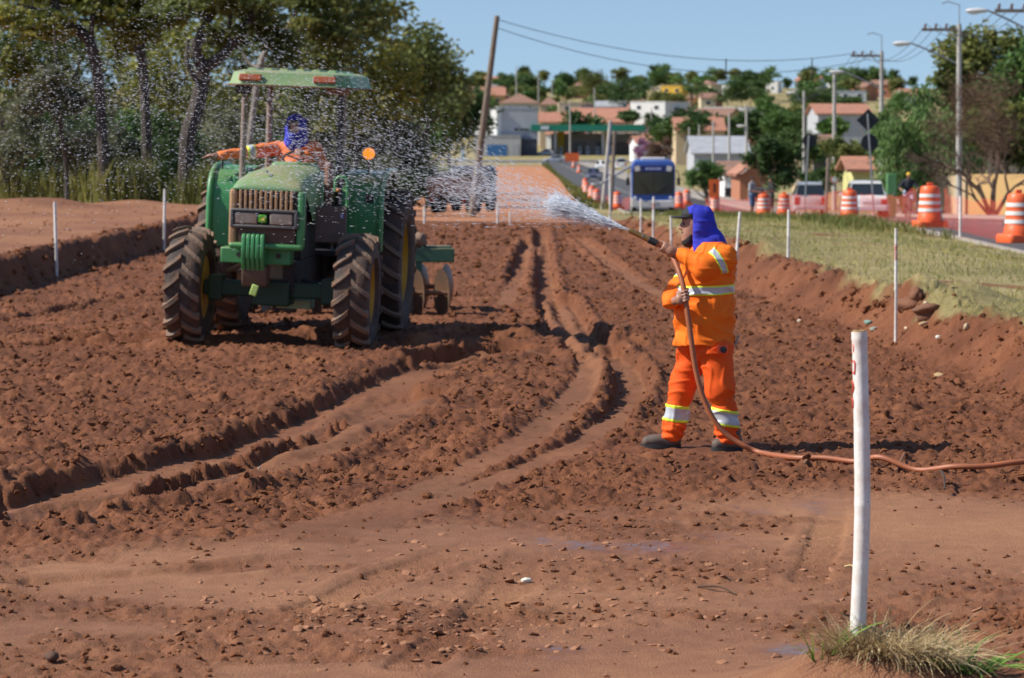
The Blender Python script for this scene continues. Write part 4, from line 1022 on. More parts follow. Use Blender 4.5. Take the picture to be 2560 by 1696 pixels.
cc = np.array((-.50, -.235, .455)); nn_ = np.array((.38, .28, .04)); nn_ /= np.linalg.norm(nn_)
mesh_obj('reflective_band', sdf_mesh('reflective_band', [Cap(sh_l, el_l, .085, .072, .04), Cap(el_l, (-.80, -.455, .423), .07, .05, .03)], .009, [lime, silver], cut=lambda P: np.abs((P - cc) @ nn_) - .05, warp=lambda P: folds(.008, 24, 18, .4)(P) - .008, matfn=lambda q: np.abs((q - cc) @ nn_) < .028), drv)
mesh_obj('trousers', sdf_mesh('trousers', [Cap((-.10, .05, .05), (-.16, -.42, .06), .11, .085, .04), Cap((-.16, -.42, .06), (-.16, -.45, -.36), .08, .065, .03), Cap((.10, .05, .05), (.16, -.42, .06), .11, .085, .04), Cap((.16, -.42, .06), (.16, -.45, -.36), .08, .065, .03)], .014, hivis_tr), drv)
mesh_obj('head_cloth', sdf_mesh('head_cloth', [Ell((.0, .0, .77), (.118, .135, .13), .04), Cap((0, .01, .70), (0, .02, .56), .11, .145, .05), Ell((-.03, -.11, .60), (.07, .05, .10), .04)], .010, blue_cloth, cut=lambda P: -np.maximum(np.maximum(P[..., 1] + .06, np.abs(P[..., 0] + .015) - .058), np.maximum(P[..., 2] - .81, .685 - P[..., 2])), warp=folds(.008, 12, 30, .2)), drv)
mesh_obj('visor', sdf_mesh('visor', [Ell((-.01, -.12, .815), (.08, .08, .014), .01)], .008, black_cloth), drv)

# ---------------------------------------------------------------- disc harrow behind
HY = TY + 5.4
hw = thing('disc_harrow', 'dark green disc harrow towed behind the tractor', 'harrow', (at(1000, 700, HY).x, HY, Hs(at(1000, 700, HY).x, HY)), R(3))
hx0 = 0
hgreen = mat('harrow_green', (.03, .14, .085), .6, dust=(.3, .15, .08), dust_amt=.6, nscale=5)
MB().box((-.95, 0, .74), (3.3, .16, .18)).build('tool_bar', hgreen, hw, bevel=.015)
MB().box((-.95, .9, .74), (3.3, .16, .18)).build('tool_bar', hgreen, hw, bevel=.015)
for x in (-2.3, .40): MB().box((x, .45, .74), (.14, 1.05, .16)).build('side_beam', hgreen, hw, bevel=.015)
MB().box((.48, .1, .84), (.34, .16, .03)).build('top_plate', hgreen, hw, bevel=.008)
MB().tube([(-.95, -2.6, .62), (-.95, 0, .74)], .06, 8).build('drawbar', hgreen, hw)
discm = mat('worn_disc_steel', (.17, .12, .09), .45, metal=.5, col2=(.26, .12, .06), nscale=8, amount=.8)
dp = []
for k in range(6): r_ = .31 * k / 5; dp.append((max(r_, .01), .075 * (1 - (k / 5) ** 2)))
dmesh = MB().lathe(dp + [(.31, -.006), (.01, .069)], 24, (0, 0, 0), 'x').mesh('disc', discm)
for row in (0, 1):
    for k in range(10):
        o = bpy.data.objects.new('disc', dmesh); link(o, hw); o.location = (-2.35 + .32 * k + .1 * row, -.05 + row * .95 + (.03 * k if row else -.03 * k), .26); o.rotation_euler = (0, 0, R(18 if row == 0 else -18))
    MB().tube([(-2.5, -.05 + row * .95, .27), (.65, -.05 + row * .95 + (.3 if row else -.3), .27)], .03, 8).build('gang_axle', discm, hw)
for x in (-1.9, -.9, .25):
    for row in (0, 1): MB().box((x, row * .9 - .02, .48), (.07, .1, .42)).build('hanger', hgreen, hw, bevel=.01)
v2, f2 = ico(3)
for (px_, pz_, r_) in ((.02, .95, .13), (.24, .93, .11)):
    rng = np.random.default_rng(int(r_ * 1000)); q = v2 * (r_ * (1 + .12 * rng.normal(size=(len(v2), 1)))) * (1, .9, .85)
    o = mesh_obj('boulder', np_mesh('boulder', q, f2, mat('dusty_stone', (.26, .17, .12), .9, nscale=7), smooth=True)); o.location = hw.location + Vector((px_, .02, pz_))
    tag(o, 'larger rounded stone resting on the harrow bar' if r_ > .12 else 'smaller rounded stone riding at the outer end of the harrow bar', 'stone')
# ================================================================== PLANTS
bark_dark = mat('dark_bark', (.075, .060, .050), .9, col2=(.035, .028, .024), nscale=5, amount=1, bump=.8, bscale=25)
bark_pale = mat('pale_bark', (.34, .29, .25), .9, col2=(.20, .17, .15), nscale=6, amount=1, bump=.5, bscale=25)
bark_brown = mat('brown_bark', (.17, .12, .075), .9, col2=(.09, .065, .045), nscale=5, amount=1, bump=.6, bscale=25)
leaf_olive = leaf_mat('olive_leaves', [(.050, .075, .020), (.10, .13, .034), (.18, .195, .050), (.28, .26, .07)])
leaf_yellow = leaf_mat('yellowing_leaves', [(.075, .10, .022), (.15, .17, .034), (.26, .25, .045), (.37, .30, .055)])
leaf_grey = leaf_mat('grey_green_leaves', [(.055, .068, .038), (.11, .125, .070), (.19, .195, .11), (.28, .26, .16)])
leaf_green = leaf_mat('fresh_green_leaves', [(.035, .075, .020), (.07, .14, .034), (.12, .21, .052), (.20, .30, .085)])
leaf_dark = leaf_mat('dark_green_leaves', [(.024, .050, .016), (.045, .09, .025), (.08, .14, .036), (.14, .21, .055)])
leaf_willow = leaf_mat('soft_green_leaves', [(.060, .11, .03), (.11, .19, .052), (.17, .28, .085), (.26, .37, .12)])
leaf_brown = leaf_mat('brown_twig_leaves', [(.09, .055, .038), (.14, .085, .055), (.19, .115, .07), (.25, .14, .08)])
leaf_straw = leaf_mat('straw_leaves', [(.13, .13, .035), (.24, .22, .06), (.34, .30, .10), (.46, .40, .18)])
leaf_pink = leaf_mat('pink_blossom', [(.20, .09, .16), (.33, .16, .27), (.42, .22, .34), (.24, .17, .16)])

def leaf_cloud(clumps, n, size, rng, droop=0.0, aspect=.5):
    """quads spread through ellipsoid clumps [(cx,cy,cz,rx,ry,rz)], denser towards their skins"""
    cl = np.array(clumps); vol = (cl[:, 3] * cl[:, 4] * cl[:, 5]) ** .67
    k = rng.choice(len(cl), n, p=vol / vol.sum())
    d = rng.normal(size=(n, 3)); d /= np.linalg.norm(d, axis=1)[:, None]
    rad = rng.random(n) ** .45
    # uneven outlines: push radius by direction noise per clump
    rad = rad * (0.78 + .38 * np.sin(d[:, 0] * 5 + k * 1.7) * np.sin(d[:, 2] * 6 + k * .9) + .15 * rng.random(n))
    p = cl[k, :3] + d * rad[:, None] * cl[k, 3:6]
    if droop: p[:, 2] -= droop * (rad ** 2) * np.hypot(d[:, 0], d[:, 1]) * rng.random(n)
    a = rng.normal(size=(n, 3)); a[:, 2] *= .5
    if droop: a[:, 2] -= 1.6
    a /= np.linalg.norm(a, axis=1)[:, None]
    nrm = rng.normal(size=(n, 3)) + d * .6; b = np.cross(nrm, a); b /= np.linalg.norm(b, axis=1)[:, None] + 1e-9
    s = size * rng.uniform(.55, 1.35, n)[:, None]
    V = np.stack([p, p + a * s * .5 + b * s * aspect * .5, p + a * s, p + a * s * .5 - b * s * aspect * .5], 1)
    V[:, 2] += (np.cross(a, b) * s * .12); 
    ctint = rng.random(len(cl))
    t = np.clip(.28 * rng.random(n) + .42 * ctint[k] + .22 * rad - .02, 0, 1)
    F = np.arange(n * 4).reshape(n, 4)
    return V.reshape(-1, 3), F, np.repeat(t, 4)
def crown_mesh(clumps, n, size, m_, seed, droop=0, aspect=.5):
    V, F, t = leaf_cloud(clumps, n, size, np.random.default_rng(seed), droop, aspect)
    return np_mesh('crown', V, F, m_, smooth=False, attrs={'tint': t})
def random_clumps(c, r_, n, rng, f=.42):
    out = []
    for _ in range(n):
        d = rng.normal(size=3); d /= np.linalg.norm(d); q = rng.random() ** .5 * .72
        s = f * rng.uniform(.65, 1.25)
        out.append((c[0] + d[0] * r_[0] * q, c[1] + d[1] * r_[1] * q, c[2] + d[2] * r_[2] * q, r_[0] * s, r_[1] * s, r_[2] * s * .9))
    return out
def limbs(mb, base, top, r0, rng, nlimb=5, reach=1.6, wig=.15, n=7):
    base, top = Vector(base), Vector(top); pts = []; rad = []
    for i in range(n + 1):
        t = i / n; p = base.lerp(top, t) + Vector((rng.normal() * wig * t, rng.normal() * wig * t, 0)); pts.append(p); rad.append(r0 * (1.25 if i == 0 else 1) * (1 - .68 * t))
    mb.tube(pts, rad, 8)
    for k in range(nlimb):
        i = int(n * rng.uniform(.35, .95)); a = rng.uniform(0, 6.28); q = pts[i]; L_ = reach * rng.uniform(.6, 1.2)
        e = q + Vector((math.cos(a) * L_, math.sin(a) * L_, L_ * rng.uniform(.3, 1.0))); m_ = q.lerp(e, .5) + Vector((rng.normal() * .12 * L_, rng.normal() * .12 * L_, -.08 * L_))
        mb.tube([q, m_, e], [rad[i] * .62, rad[i] * .4, rad[i] * .14], 6)
        for _ in range(2):
            e2 = e + Vector((rng.normal() * L_ * .45, rng.normal() * L_ * .45, abs(rng.normal()) * L_ * .4)); mb.tube([m_.lerp(e, .6), e2], [rad[i] * .25, rad[i] * .08], 5)
    return pts
def tree(name, label, base, h, cr, m_, bark, n, size, seed, trunk_h=.45, r0=.16, lean=(0, 0), clumps=11, f=.42, group=None, droop=0, aspect=.5, cat='tree', flat=None):
    rng = np.random.default_rng(seed); t = thing(name, label, cat, base, 0, group)
    mb = MB(); limbs(mb, (0, 0, -.15), (lean[0], lean[1], h * max(trunk_h, .3) + h * .28), r0, rng, 6, cr[0] * .6)
    mb.build('trunk', bark, t)
    c = (lean[0], lean[1], h - cr[2])
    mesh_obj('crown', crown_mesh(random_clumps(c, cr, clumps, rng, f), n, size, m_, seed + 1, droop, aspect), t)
    return t
def dup(root, loc, rotz, label, scale=1.0):
    r_ = copy_tree(root); r_.location = loc; r_.rotation_euler = (0, 0, rotz); r_.scale = (scale,) * 3; r_['label'] = label; return r_

# ---------------------------------------------------------------- the wood on the left: trees whose limbs are seen
def traced_tree(label, Y, lines, bark, clumps, n, size, m_, seed):
    """limb courses read off the photograph, stood at distance Y"""
    x0, y0 = lines[0][0][0], lines[0][0][1]
    bx = at(x0, y0, Y).x; base = Vector((bx, Y, Hs(bx, Y) - .1))
    t = thing('tree', label, 'tree', base, 0, 'trees of the wood'); mb = MB(); rng = np.random.default_rng(seed)
    for ln in lines:
        pts = []; rad = []
        for i, (px, py, r_) in enumerate(ln):
            p = at(px, py, Y) - base; p.y = (rng.random() - .5) * .5 * (i > 0); pts.append(p); rad.append(r_)
        if ln is lines[0]: pts[0] = Vector((0, 0, -.1))
        mb.tube(bez(pts, 4), np.interp(np.linspace(0, len(pts) - 1, (len(pts) - 1) * 4 + 1), range(len(pts)), rad).tolist(), 8)
    mb.build('trunk', bark, t)
    cl = []
    for (px, py, w, hgt) in clumps:
        p = at(px, py, Y) - base; cl += random_clumps((p.x, p.y + rng.uniform(-1.2, 1.2), p.z), (w / sc(Y), w / sc(Y), hgt / sc(Y)), 5, rng, .5)
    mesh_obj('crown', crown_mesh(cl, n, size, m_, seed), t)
traced_tree('wood tree with the curved dark trunk leaning towards the left edge', 82,
    [[(262, 488, .17), (258, 380, .16), (250, 270, .16), (245, 195, .17), (228, 110, .17), (196, 78, .18), (160, 58, .17), (140, 15, .15), (120, -60, .12)], [(160, 58, .09), (110, 30, .07), (40, 10, .05)], [(228, 110, .09), (235, 40, .07), (240, -40, .05)]],
    bark_dark, [(150, -10, 190, 60), (60, 60, 130, 60), (250, 40, 100, 40), (40, 170, 70, 70)], 6000, .24, leaf_yellow, 101)
traced_tree('wood tree forking into four upright dark limbs', 84,
    [[(372, 488, .16), (365, 330, .16), (358, 200, .15), (350, 125, .15), (320, 86, .15), (296, 66, .14), (284, 20, .12), (290, -70, .09)], [(330, 92, .10), (324, 40, .09), (320, -60, .07)], [(338, 105, .09), (340, 50, .08), (342, -60, .06)], [(352, 125, .10), (366, 66, .09), (386, 28, .07), (402, -50, .05)]],
    bark_dark, [(300, 20, 150, 55), (400, 60, 120, 50), (330, -60, 170, 60), (300, 110, 80, 40)], 6500, .23, leaf_yellow, 102)
traced_tree('largest wood tree, its stout dark trunk splitting in a wide Y', 80,
    [[(462, 490, .24), (468, 400, .23), (474, 330, .23), (496, 245, .23), (505, 175, .22), (492, 130, .17), (502, 90, .15), (522, 40, .13), (536, -60, .10)], [(505, 175, .17), (545, 148, .16), (582, 110, .14), (622, 60, .12), (665, 0, .10), (700, -60, .07)], [(500, 215, .10), (482, 185, .09), (470, 150, .07), (468, 100, .05)], [(582, 110, .07), (575, 60, .06), (590, 0, .05)], [(622, 60, .07), (640, 20, .06), (690, -10, .04)]],
    bark_dark, [(560, 10, 190, 50), (650, 60, 120, 55), (440, 20, 110, 50), (560, 90, 90, 40), (700, 110, 80, 60)], 6500, .21, leaf_olive, 103)
traced_tree('pale leaning bare trunk rising behind the tractor roof', 88,
    [[(600, 480, .10), (630, 300, .10), (650, 170, .10), (672, 120, .10), (708, 84, .09), (728, 50, .08), (752, 0, .07), (770, -60, .05)], [(672, 120, .06), (640, 80, .05), (630, 20, .03)], [(650, 170, .05), (625, 160, .05), (604, 130, .03)]],
    bark_pale, [(760, 0, 130, 50), (820, 80, 110, 50)], 5000, .24, leaf_olive, 104)
traced_tree('slender dark stem standing alone by the left dirt heap', 78,
    [[(166, 500, .07), (162, 420, .06), (156, 330, .06), (150, 250, .05), (142, 150, .04), (138, 60, .02)], [(156, 330, .04), (120, 260, .03), (90, 200, .02)], [(150, 250, .03), (185, 190, .03), (200, 140, .02)]],
    bark_dark, [(150, 200, 90, 60), (90, 260, 60, 50), (190, 260, 50, 50)], 4200, .17, leaf_grey, 105)
# crowns that close the wood behind, along the edge of the clearing
WOOD = [  # px of trunk, Y, height, crown radius (x,y,z), kind, label
    (770, 105, 11.5, (3.6, 3.6, 4.2), leaf_olive, 'olive crowned tree closing the gap above the tractor roof'),
    (890, 128, 12.0, (3.6, 3.8, 4.6), leaf_yellow, 'yellowing tree with thin upper twigs right of the tractor roof'),
    (985, 150, 13.0, (4.0, 4.2, 4.8), leaf_olive, 'tall olive tree right of the yellowing one'),
    (1070, 178, 11.8, (4.4, 4.4, 4.4), leaf_olive, 'dense olive tree second from the leaning pole'),
    (1125, 205, 10.2, (4.2, 4.2, 4.2), leaf_dark, 'last dark tree of the wood, beside the leaning pole'),
    (1010, 235, 12, (5, 5, 5), leaf_dark, 'dark tree deep in the wood behind the amber lamp'),
    (60, 100, 10, (3.6, 3.6, 4.4), leaf_olive, 'olive tree at the far left edge behind the slender stem'),
    (190, 112, 11, (4, 4, 4.6), leaf_olive, 'olive tree behind the curved dark trunk'),
    (420, 108, 11, (4.2, 4.2, 4.8), leaf_yellow, 'yellowish tree behind the four upright limbs'),
    (610, 118, 12, (4.4, 4.4, 5), leaf_olive, 'olive tree behind the wide Y trunk')]
for i, (px, Y, h, cr, m_, lb) in enumerate(WOOD):
    x = at(px, 400, Y).x
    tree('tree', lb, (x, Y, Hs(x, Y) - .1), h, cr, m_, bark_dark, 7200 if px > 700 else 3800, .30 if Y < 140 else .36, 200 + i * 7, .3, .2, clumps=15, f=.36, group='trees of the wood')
# understorey
SHR = [(30, 84, 3.4, 1.5, leaf_grey, 'grey green shrub cut by the left edge of the picture'), (105, 88, 3.6, 1.6, leaf_dark, 'dark shrub left of the slender stem'), (200, 83, 2.9, 1.3, leaf_grey, 'dull shrub just right of the slender stem'), (215, 92, 3.9, 1.7, leaf_dark, 'dark thicket behind the curved trunk'),
       (300, 86, 2.7, 1.2, leaf_grey, 'grey shrub below the four upright limbs'), (345, 91, 3.6, 1.5, leaf_green, 'fresh green shrub with a dark hollow between the trunks'), (415, 88, 3.2, 1.5, leaf_dark, 'dark green shrub left of the wide Y trunk'), (440, 82, 1.7, .8, leaf_green, 'small bright sapling before the wood near the left fender'),
       (520, 93, 3.6, 1.6, leaf_grey, 'grey thicket right of the wide Y trunk'), (585, 97, 3.3, 1.6, leaf_grey, 'thicket seen past the left roof post'), (680, 102, 3.4, 1.8, leaf_dark, 'thicket behind the head of the driver'), (770, 108, 3.2, 1.8, leaf_grey, 'thicket between the roof posts on the right'),
       (860, 118, 3.2, 1.9, leaf_dark, 'thicket beside the amber lamp'), (930, 132, 3.4, 2.1, leaf_grey, 'grey green thicket right of the amber lamp'), (1000, 150, 3.2, 2.2, leaf_dark, 'shady thicket at the end of the wood'), (1065, 172, 3.0, 2.0, leaf_grey, 'low thicket under the last wood trees'), (1110, 200, 3.4, 2.2, leaf_dark, 'shady bush left of the leaning pole')]
for i, (px, Y, h, r_, m_, lb) in enumerate(SHR):
    x = at(px, 450, Y).x; rng = np.random.default_rng(400 + i)
    t = thing('shrub', lb, 'shrub', (x, Y, Hs(x, Y) - .05), 0, 'shrubs under the wood')
    mb = MB()
    for k in range(5):
        a = rng.uniform(0, 6.28); mb.tube([(0, 0, -.05), (math.cos(a) * r_ * .3, math.sin(a) * r_ * .3, h * .4), (math.cos(a) * r_ * .6, math.sin(a) * r_ * .6, h * .8)], [.035, .025, .01], 6)
    mb.build('stem', bark_dark, t)
    mesh_obj('foliage', crown_mesh(random_clumps((0, 0, h * .52), (r_, r_, h * .5), 12, rng, .4), 3200 if h > 2 else 2000, .15 if h > 2 else .11, m_, 500 + i), t)

rng = np.random.default_rng(640); dt0 = None
for k in range(16):
    px = -60 + 68 * k; Y = 122 + 9 * (k % 3) + max(0, px - 600) * .09; x = at(px, 450, Y).x; lb = 'dim thicket standing deep in the wood behind the shrubs'
    if dt0 is None:
        dt0 = thing('thicket', lb, 'thicket', (x, Y, Hs(x, Y) - .1), 0, 'thickets deep in the wood'); mb = MB()
        for q in range(7):
            a = rng.uniform(0, 6.28); mb.tube([(0, 0, 0), (math.cos(a) * .8, math.sin(a) * .8, 2.4), (math.cos(a) * 1.7, math.sin(a) * 1.7, 4.6)], [.09, .06, .02], 6)
        mb.build('stem', bark_dark, dt0); mesh_obj('foliage', crown_mesh(random_clumps((0, 0, 2.7), (2.9, 2.6, 3.4), 24, rng, .38), 6500, .42, leaf_grey, 641), dt0)
    else: dup(dt0, (x, Y, Hs(x, Y) - .1), rng.uniform(0, 6.28), lb, rng.uniform(.85, 1.15))

# ---------------------------------------------------------------- grasses
def blades(n, xs, ys, zs, hgt, wid, lean, rng):
    a = rng.uniform(0, 6.28, n); h = hgt * rng.uniform(.5, 1.3, n); l = lean * h * rng.random(n); b = rng.uniform(0, 6.28, n)
    dx, dy = np.cos(a) * wid / 2, np.sin(a) * wid / 2
    base = np.stack([xs, ys, zs], 1); tip = base + np.stack([np.cos(b) * l, np.sin(b) * l, h], 1)
    mid = base + np.stack([np.cos(b) * l * .35, np.sin(b) * l * .35, h * .6], 1)
    off = np.stack([dx, dy, dx * 0], 1)
    V = np.stack([base - off, base + off, mid + off * .7, tip, mid - off * .7], 1)
    F = np.arange(n * 5).reshape(n, 5)
    return V.reshape(-1, 3), F
def grass_patch(name, label, n, sampler, hgt, wid, lean, m_, seed, mask=None):
    rng = np.random.default_rng(seed); x, y = sampler(rng, n)
    z, gr, *_ = full_h(x, y)
    if mask is not None:
        k = mask(x, y, gr, rng); x, y, z = x[k], y[k], z[k]
    hh = hgt if np.isscalar(hgt) else hgt(x, y)
    V, F = blades(len(x), x, y, z - .01, hh, wid, lean, rng)
    t = np.clip(.35 + 1.1 * fbm(x * .9, y * .5, 91, 3) + .5 * (rng.random(len(x)) - .4), 0, 1)
    tag(mesh_obj(name, np_mesh(name, V, F, m_, attrs={'tint': np.repeat(t, 5)})), label, 'grass', kind='stuff')
leaf_lawn = leaf_mat('lawn_blades', [(.15, .19, .045), (.30, .29, .09), (.48, .41, .16), (.62, .52, .25)], transl=.25)
def s_lawn(rng, n):
    y = 19 * (78 / 19) ** rng.random(n); return np.interp(y, XR_Y, XR_X) + .1 + rng.random(n) * np.minimum(8, .19 * y + .8), y
grass_patch('lawn_grass', 'short dry grass on the verge right of the dug bed', 30000, s_lawn, lambda x, y: np.interp(y, [20, 40, 75], [.045, .07, .10]), .012, .9, leaf_lawn, 61, lambda x, y, g, r_: (g > .35 + .4 * r_.random(len(x))) & ~road_mask(x, y, .2))
leaf_weed = leaf_mat('weed_blades', [(.06, .10, .02), (.13, .16, .04), (.24, .22, .07), (.36, .30, .12)])
def s_weed(rng, n):
    y = rng.uniform(58, 132, n); e = np.interp(y, RD_Y, RD_L); return e - .3 - np.abs(rng.normal(0, 1.0, n)), y
grass_patch('verge_weeds', 'ragged taller weeds along the barrels and the netting', 9000, s_weed, .26, .02, .8, leaf_weed, 62, lambda x, y, g, r_: vnoise(x * .8, y * .25, 5) > .45)
leaf_tall = leaf_mat('tall_grass_blades', [(.10, .12, .03), (.20, .21, .055), (.32, .30, .09), (.46, .40, .17)])
def s_tall(rng, n):
    y = rng.uniform(74, 104, n); return np.interp(y, XL_Y, XL_X) - .6 - rng.random(n) * 10.5, y
grass_patch('tall_grass', 'tall yellow green grass at the foot of the wood', 26000, s_tall, lambda x, y: .65 + .8 * vnoise(x * .5, y * .3, 7), .04, .5, leaf_tall, 63, lambda x, y, g, r_: (g > .3) & (vnoise(x * .6, y * .3, 3) > .18))
def s_far(rng, n):
    y = rng.uniform(170, 500, n); return np.interp(y, XR_Y, XR_X) + .2 + rng.random(n) * (np.interp(y, RD_Y, RD_L) - np.interp(y, XR_Y, XR_X) - .5), y
grass_patch('far_verge_grass', 'rough grass strip between the far earthworks and the street', 3500, s_far, .5, .12, .6, leaf_weed, 64)

# ---------------------------------------------------------------- nearest stake with its tuft
stake_paint = mat('white_paint_on_bamboo', (.80, .79, .76), .6, col2=(.46, .35, .27), nscale=13, amount=.6, bump=.15, bscale=20)
red_paint = mat('red_marker', (.72, .06, .03), .6)
wood_in = mat('split_bamboo_top', (.42, .27, .13), .9, nscale=30)
SY = 10.9
s_base = at(2141, 1650, SY); s_top = at(2153, 836, SY)
sz = float(full_h(np.array([s_base.x]), np.array([SY]))[0][0])
st = thing('stake', 'near white painted bamboo stake with red lettering, in the grass tuft', 'stake', (s_base.x, SY, sz), 0, 'white survey stakes')
s0 = s_base + Vector((0, 0, 0)); rel = lambda p: p - Vector((s_base.x, SY, sz))
pts = [(px, py, 20.0 + dr_) for px, py, dr_ in ((2141, 1650, 0), (2143, 1594, 0), (2147, 1520, .2), (2150, 1457, .2), (2153, 1390, 0), (2155, 1320, 0), (2156, 1266, .2), (2156, 1261, 1.3), (2156, 1256, .2), (2156, 1200, 0), (2155, 1120, 0), (2154, 1050, -.3), (2152, 970, -.6), (2150, 890, -.7), (2149, 853, -.5), (2149, 848, .7), (2148.5, 843, -.2), (2148, 830, -.4))]
P3 = [rel(at(px, py, SY)) for px, py, r_ in pts]
MB().tube(P3, [r_ / sc(SY) for _, _, r_ in pts], 20).build('cane', stake_paint, st, angle=1.2)
b = MB(); b.lathe([(.024, -.004), (.026, .006), (.019, .007), (.018, -.01)], 18, P3[-1], 'z'); b.build('cane_rim', wood_in, st)
for k, (px, py, r_) in enumerate(((2166, 1250, .006), (2163, 1330, .003), (2165, 1372, .003))):
    MB().ball(rel(at(px, py, SY)) + Vector((0, -.026, 0)), r_).build('cane_bud', mat('grey_bud', (.45, .43, .40), .7), st)
# painted marks as seen on the turned-away side of the cane
def glyph(strokes, py0, py1, name):
    """strokes: polylines in (angle deg from the left edge, 0..1 up)"""
    mb = MB(); z_of = lambda v: rel(at(2150, py1 + (py0 - py1) * v, SY)).z; rc = .0313
    xc = rel(at(2150.5, (py0 + py1) / 2, SY)).x
    for s_ in strokes:
        pp = []
        for a, v in s_: pp.append((xc - rc * math.cos(R(a)), -rc * math.sin(R(a)), z_of(v)))
        mb.tube(bez([Vector(q) for q in pp], 4), .0034, 6)
    mb.build(name, red_paint, st)
glyph([[(-12, .9), (24, .9), (27, .55)], [(-12, .45), (12, .45)]], 858, 905, 'red_mark')
glyph([[(2, .95), (38, .95), (40, .45), (36, .1)], [(12, .2), (36, .12)]], 902, 938, 'red_mark')
glyph([[(-8, .9), (16, .8), (24, .5), (12, .2), (-8, .1)]], 950, 985, 'red_mark')
glyph([[(-8, .9), (10, .8), (12, .3), (-8, .1)]], 995, 1022, 'red_mark')
straw = leaf_mat('dry_straw', [(.20, .13, .06), (.36, .25, .12), (.52, .39, .20), (.62, .50, .30)], transl=.2)
fresh = leaf_mat('fresh_blades', [(.06, .15, .02), (.11, .24, .03), (.20, .36, .06), (.30, .45, .10)], transl=.35)
def tuft(name, label, c, n, rad, hgt, wid, m_, seed, droop, spread=1.0):
    rng = np.random.default_rng(seed); V = []; F = []; T = []
    for i in range(n):
        a = rng.uniform(0, 6.28); r_ = rad * math.sqrt(rng.random()); x, y = c[0] + math.cos(a) * r_, c[1] + math.sin(a) * r_ * .7
        z = Hs(x, y) - .01; h = hgt * rng.uniform(.5, 1.3); b_ = a + rng.normal() * .9; l = h * rng.uniform(.2, 1.1) * spread; w = wid * rng.uniform(.5, 1.3)
        sx, sy = -math.sin(b_) * w / 2, math.cos(b_) * w / 2; k0 = len(V)
        dr = droop * rng.uniform(.3, 1.3)
        for j in range(5):
            t = j / 4; px, py = x + math.cos(b_) * l * t, y + math.sin(b_) * l * t; pz = z + h * (t - dr * t * t); wv = (1 - t * .85)
            V += [(px - sx * wv, py - sy * wv, pz), (px + sx * wv, py + sy * wv, pz + w * .15)]
        F += [(k0 + 2 * j, k0 + 2 * j + 1, k0 + 2 * j + 3, k0 + 2 * j + 2) for j in range(4)]; T += [rng.random()] * 10
    o = mesh_obj(name, np_mesh(name, np.array(V), np.array(F), m_, attrs={'tint': np.array(T)})); tag(o, label, 'grass', kind='stuff')
tuft('dry_grass_tuft', 'tangle of dry straw round the foot of the near stake', (s_base.x + .12, SY - .16), 1500, .26, .17, .006, straw, 71, .95, 1.5)
tuft('dry_grass_stalks', 'few long dry stalks bending out of the tuft', (s_base.x + .20, SY - .12), 90, .22, .28, .0045, straw, 72, .6, 1.2)
tuft('green_grass_tuft', 'fresh green blades beside the dry tuft at the stake', (s_base.x + .40, SY - .22), 70, .09, .18, .016, fresh, 73, .7, 1.7)
tuft('green_blade_sprig', 'single green leafy sprig left of the near stake', (s_base.x - .16, SY - .2), 8, .05, .26, .014, fresh, 74, .5, .9)

# ---------------------------------------------------------------- the other stakes
def stake(label, px, pyb, pyt, Y, dx=0, wid=.033, mark=False):
    p = at(px, pyb, Y); z = Hs(p.x, Y); t = thing('stake', label, 'stake', (p.x, Y, z), 0, 'white survey stakes')
    top = at(px + dx, pyt, Y) - Vector((p.x, Y, z)); r_ = wid / 2
    MB().tube([(0, 0, -.08), top * .45 + Vector((.004, 0, 0)), top * .46, top * .47, top], [r_, r_, r_ * 1.15, r_, r_ * .95], 10).build('cane', stake_paint, t)
    if mark: MB().tube([top * .72, top * .86], r_ * 1.06, 10).build('red_mark', mat('faded_red_marks', (.45, .12, .09), .7, col2=(.7, .6, .55), nscale=30, amount=1), t)
stake('white stake on the left bank, nearer of the two there', 141, 632, 505, 44, -4, .05)
stake('white stake on the left bank beside the rear tyre of the tractor', 409, 578, 473, 54, 3, .05)
stake('white stake beside the heap of stumps on the right verge', 2240, 762, 571, 29.9, 0, .036, True)
stake('white stake on the verge edge, nearest right of the man', 1970, 660, 524, 40.5, 2, .045)
stake('slanting white stake right behind the shoulder of the man', 1836, 642, 530, 42.0, 14, .045)
stake('white stake in the grass under the twiggy tree', 2400, 598, 490, 59, 1, .06)
stake('white stake seen just below the black visor', 1679, 594, 540, 49.5, -2, .04)
stake('thicker white stake before the bus, nearer of the pair', 1633, 566, 492, 56, 1, .05, True)
stake('thin white stake before the bus, left of the pair', 1602, 551, 497, 60.5, 0, .045)
stake('greyish stake at the crest left of the bus', 1525, 547, 440, 66, 0, .05)
stake('low pale stake at the crest behind the tractor', 1061, 552, 516, 72, 0, .06)
stake('pale stake at the crest right of the leaning pole', 1244, 552, 506, 73, 0, .06)
stake('stub of pale stake farther right along the crest', 1275, 552, 528, 73.5, 0, .05)

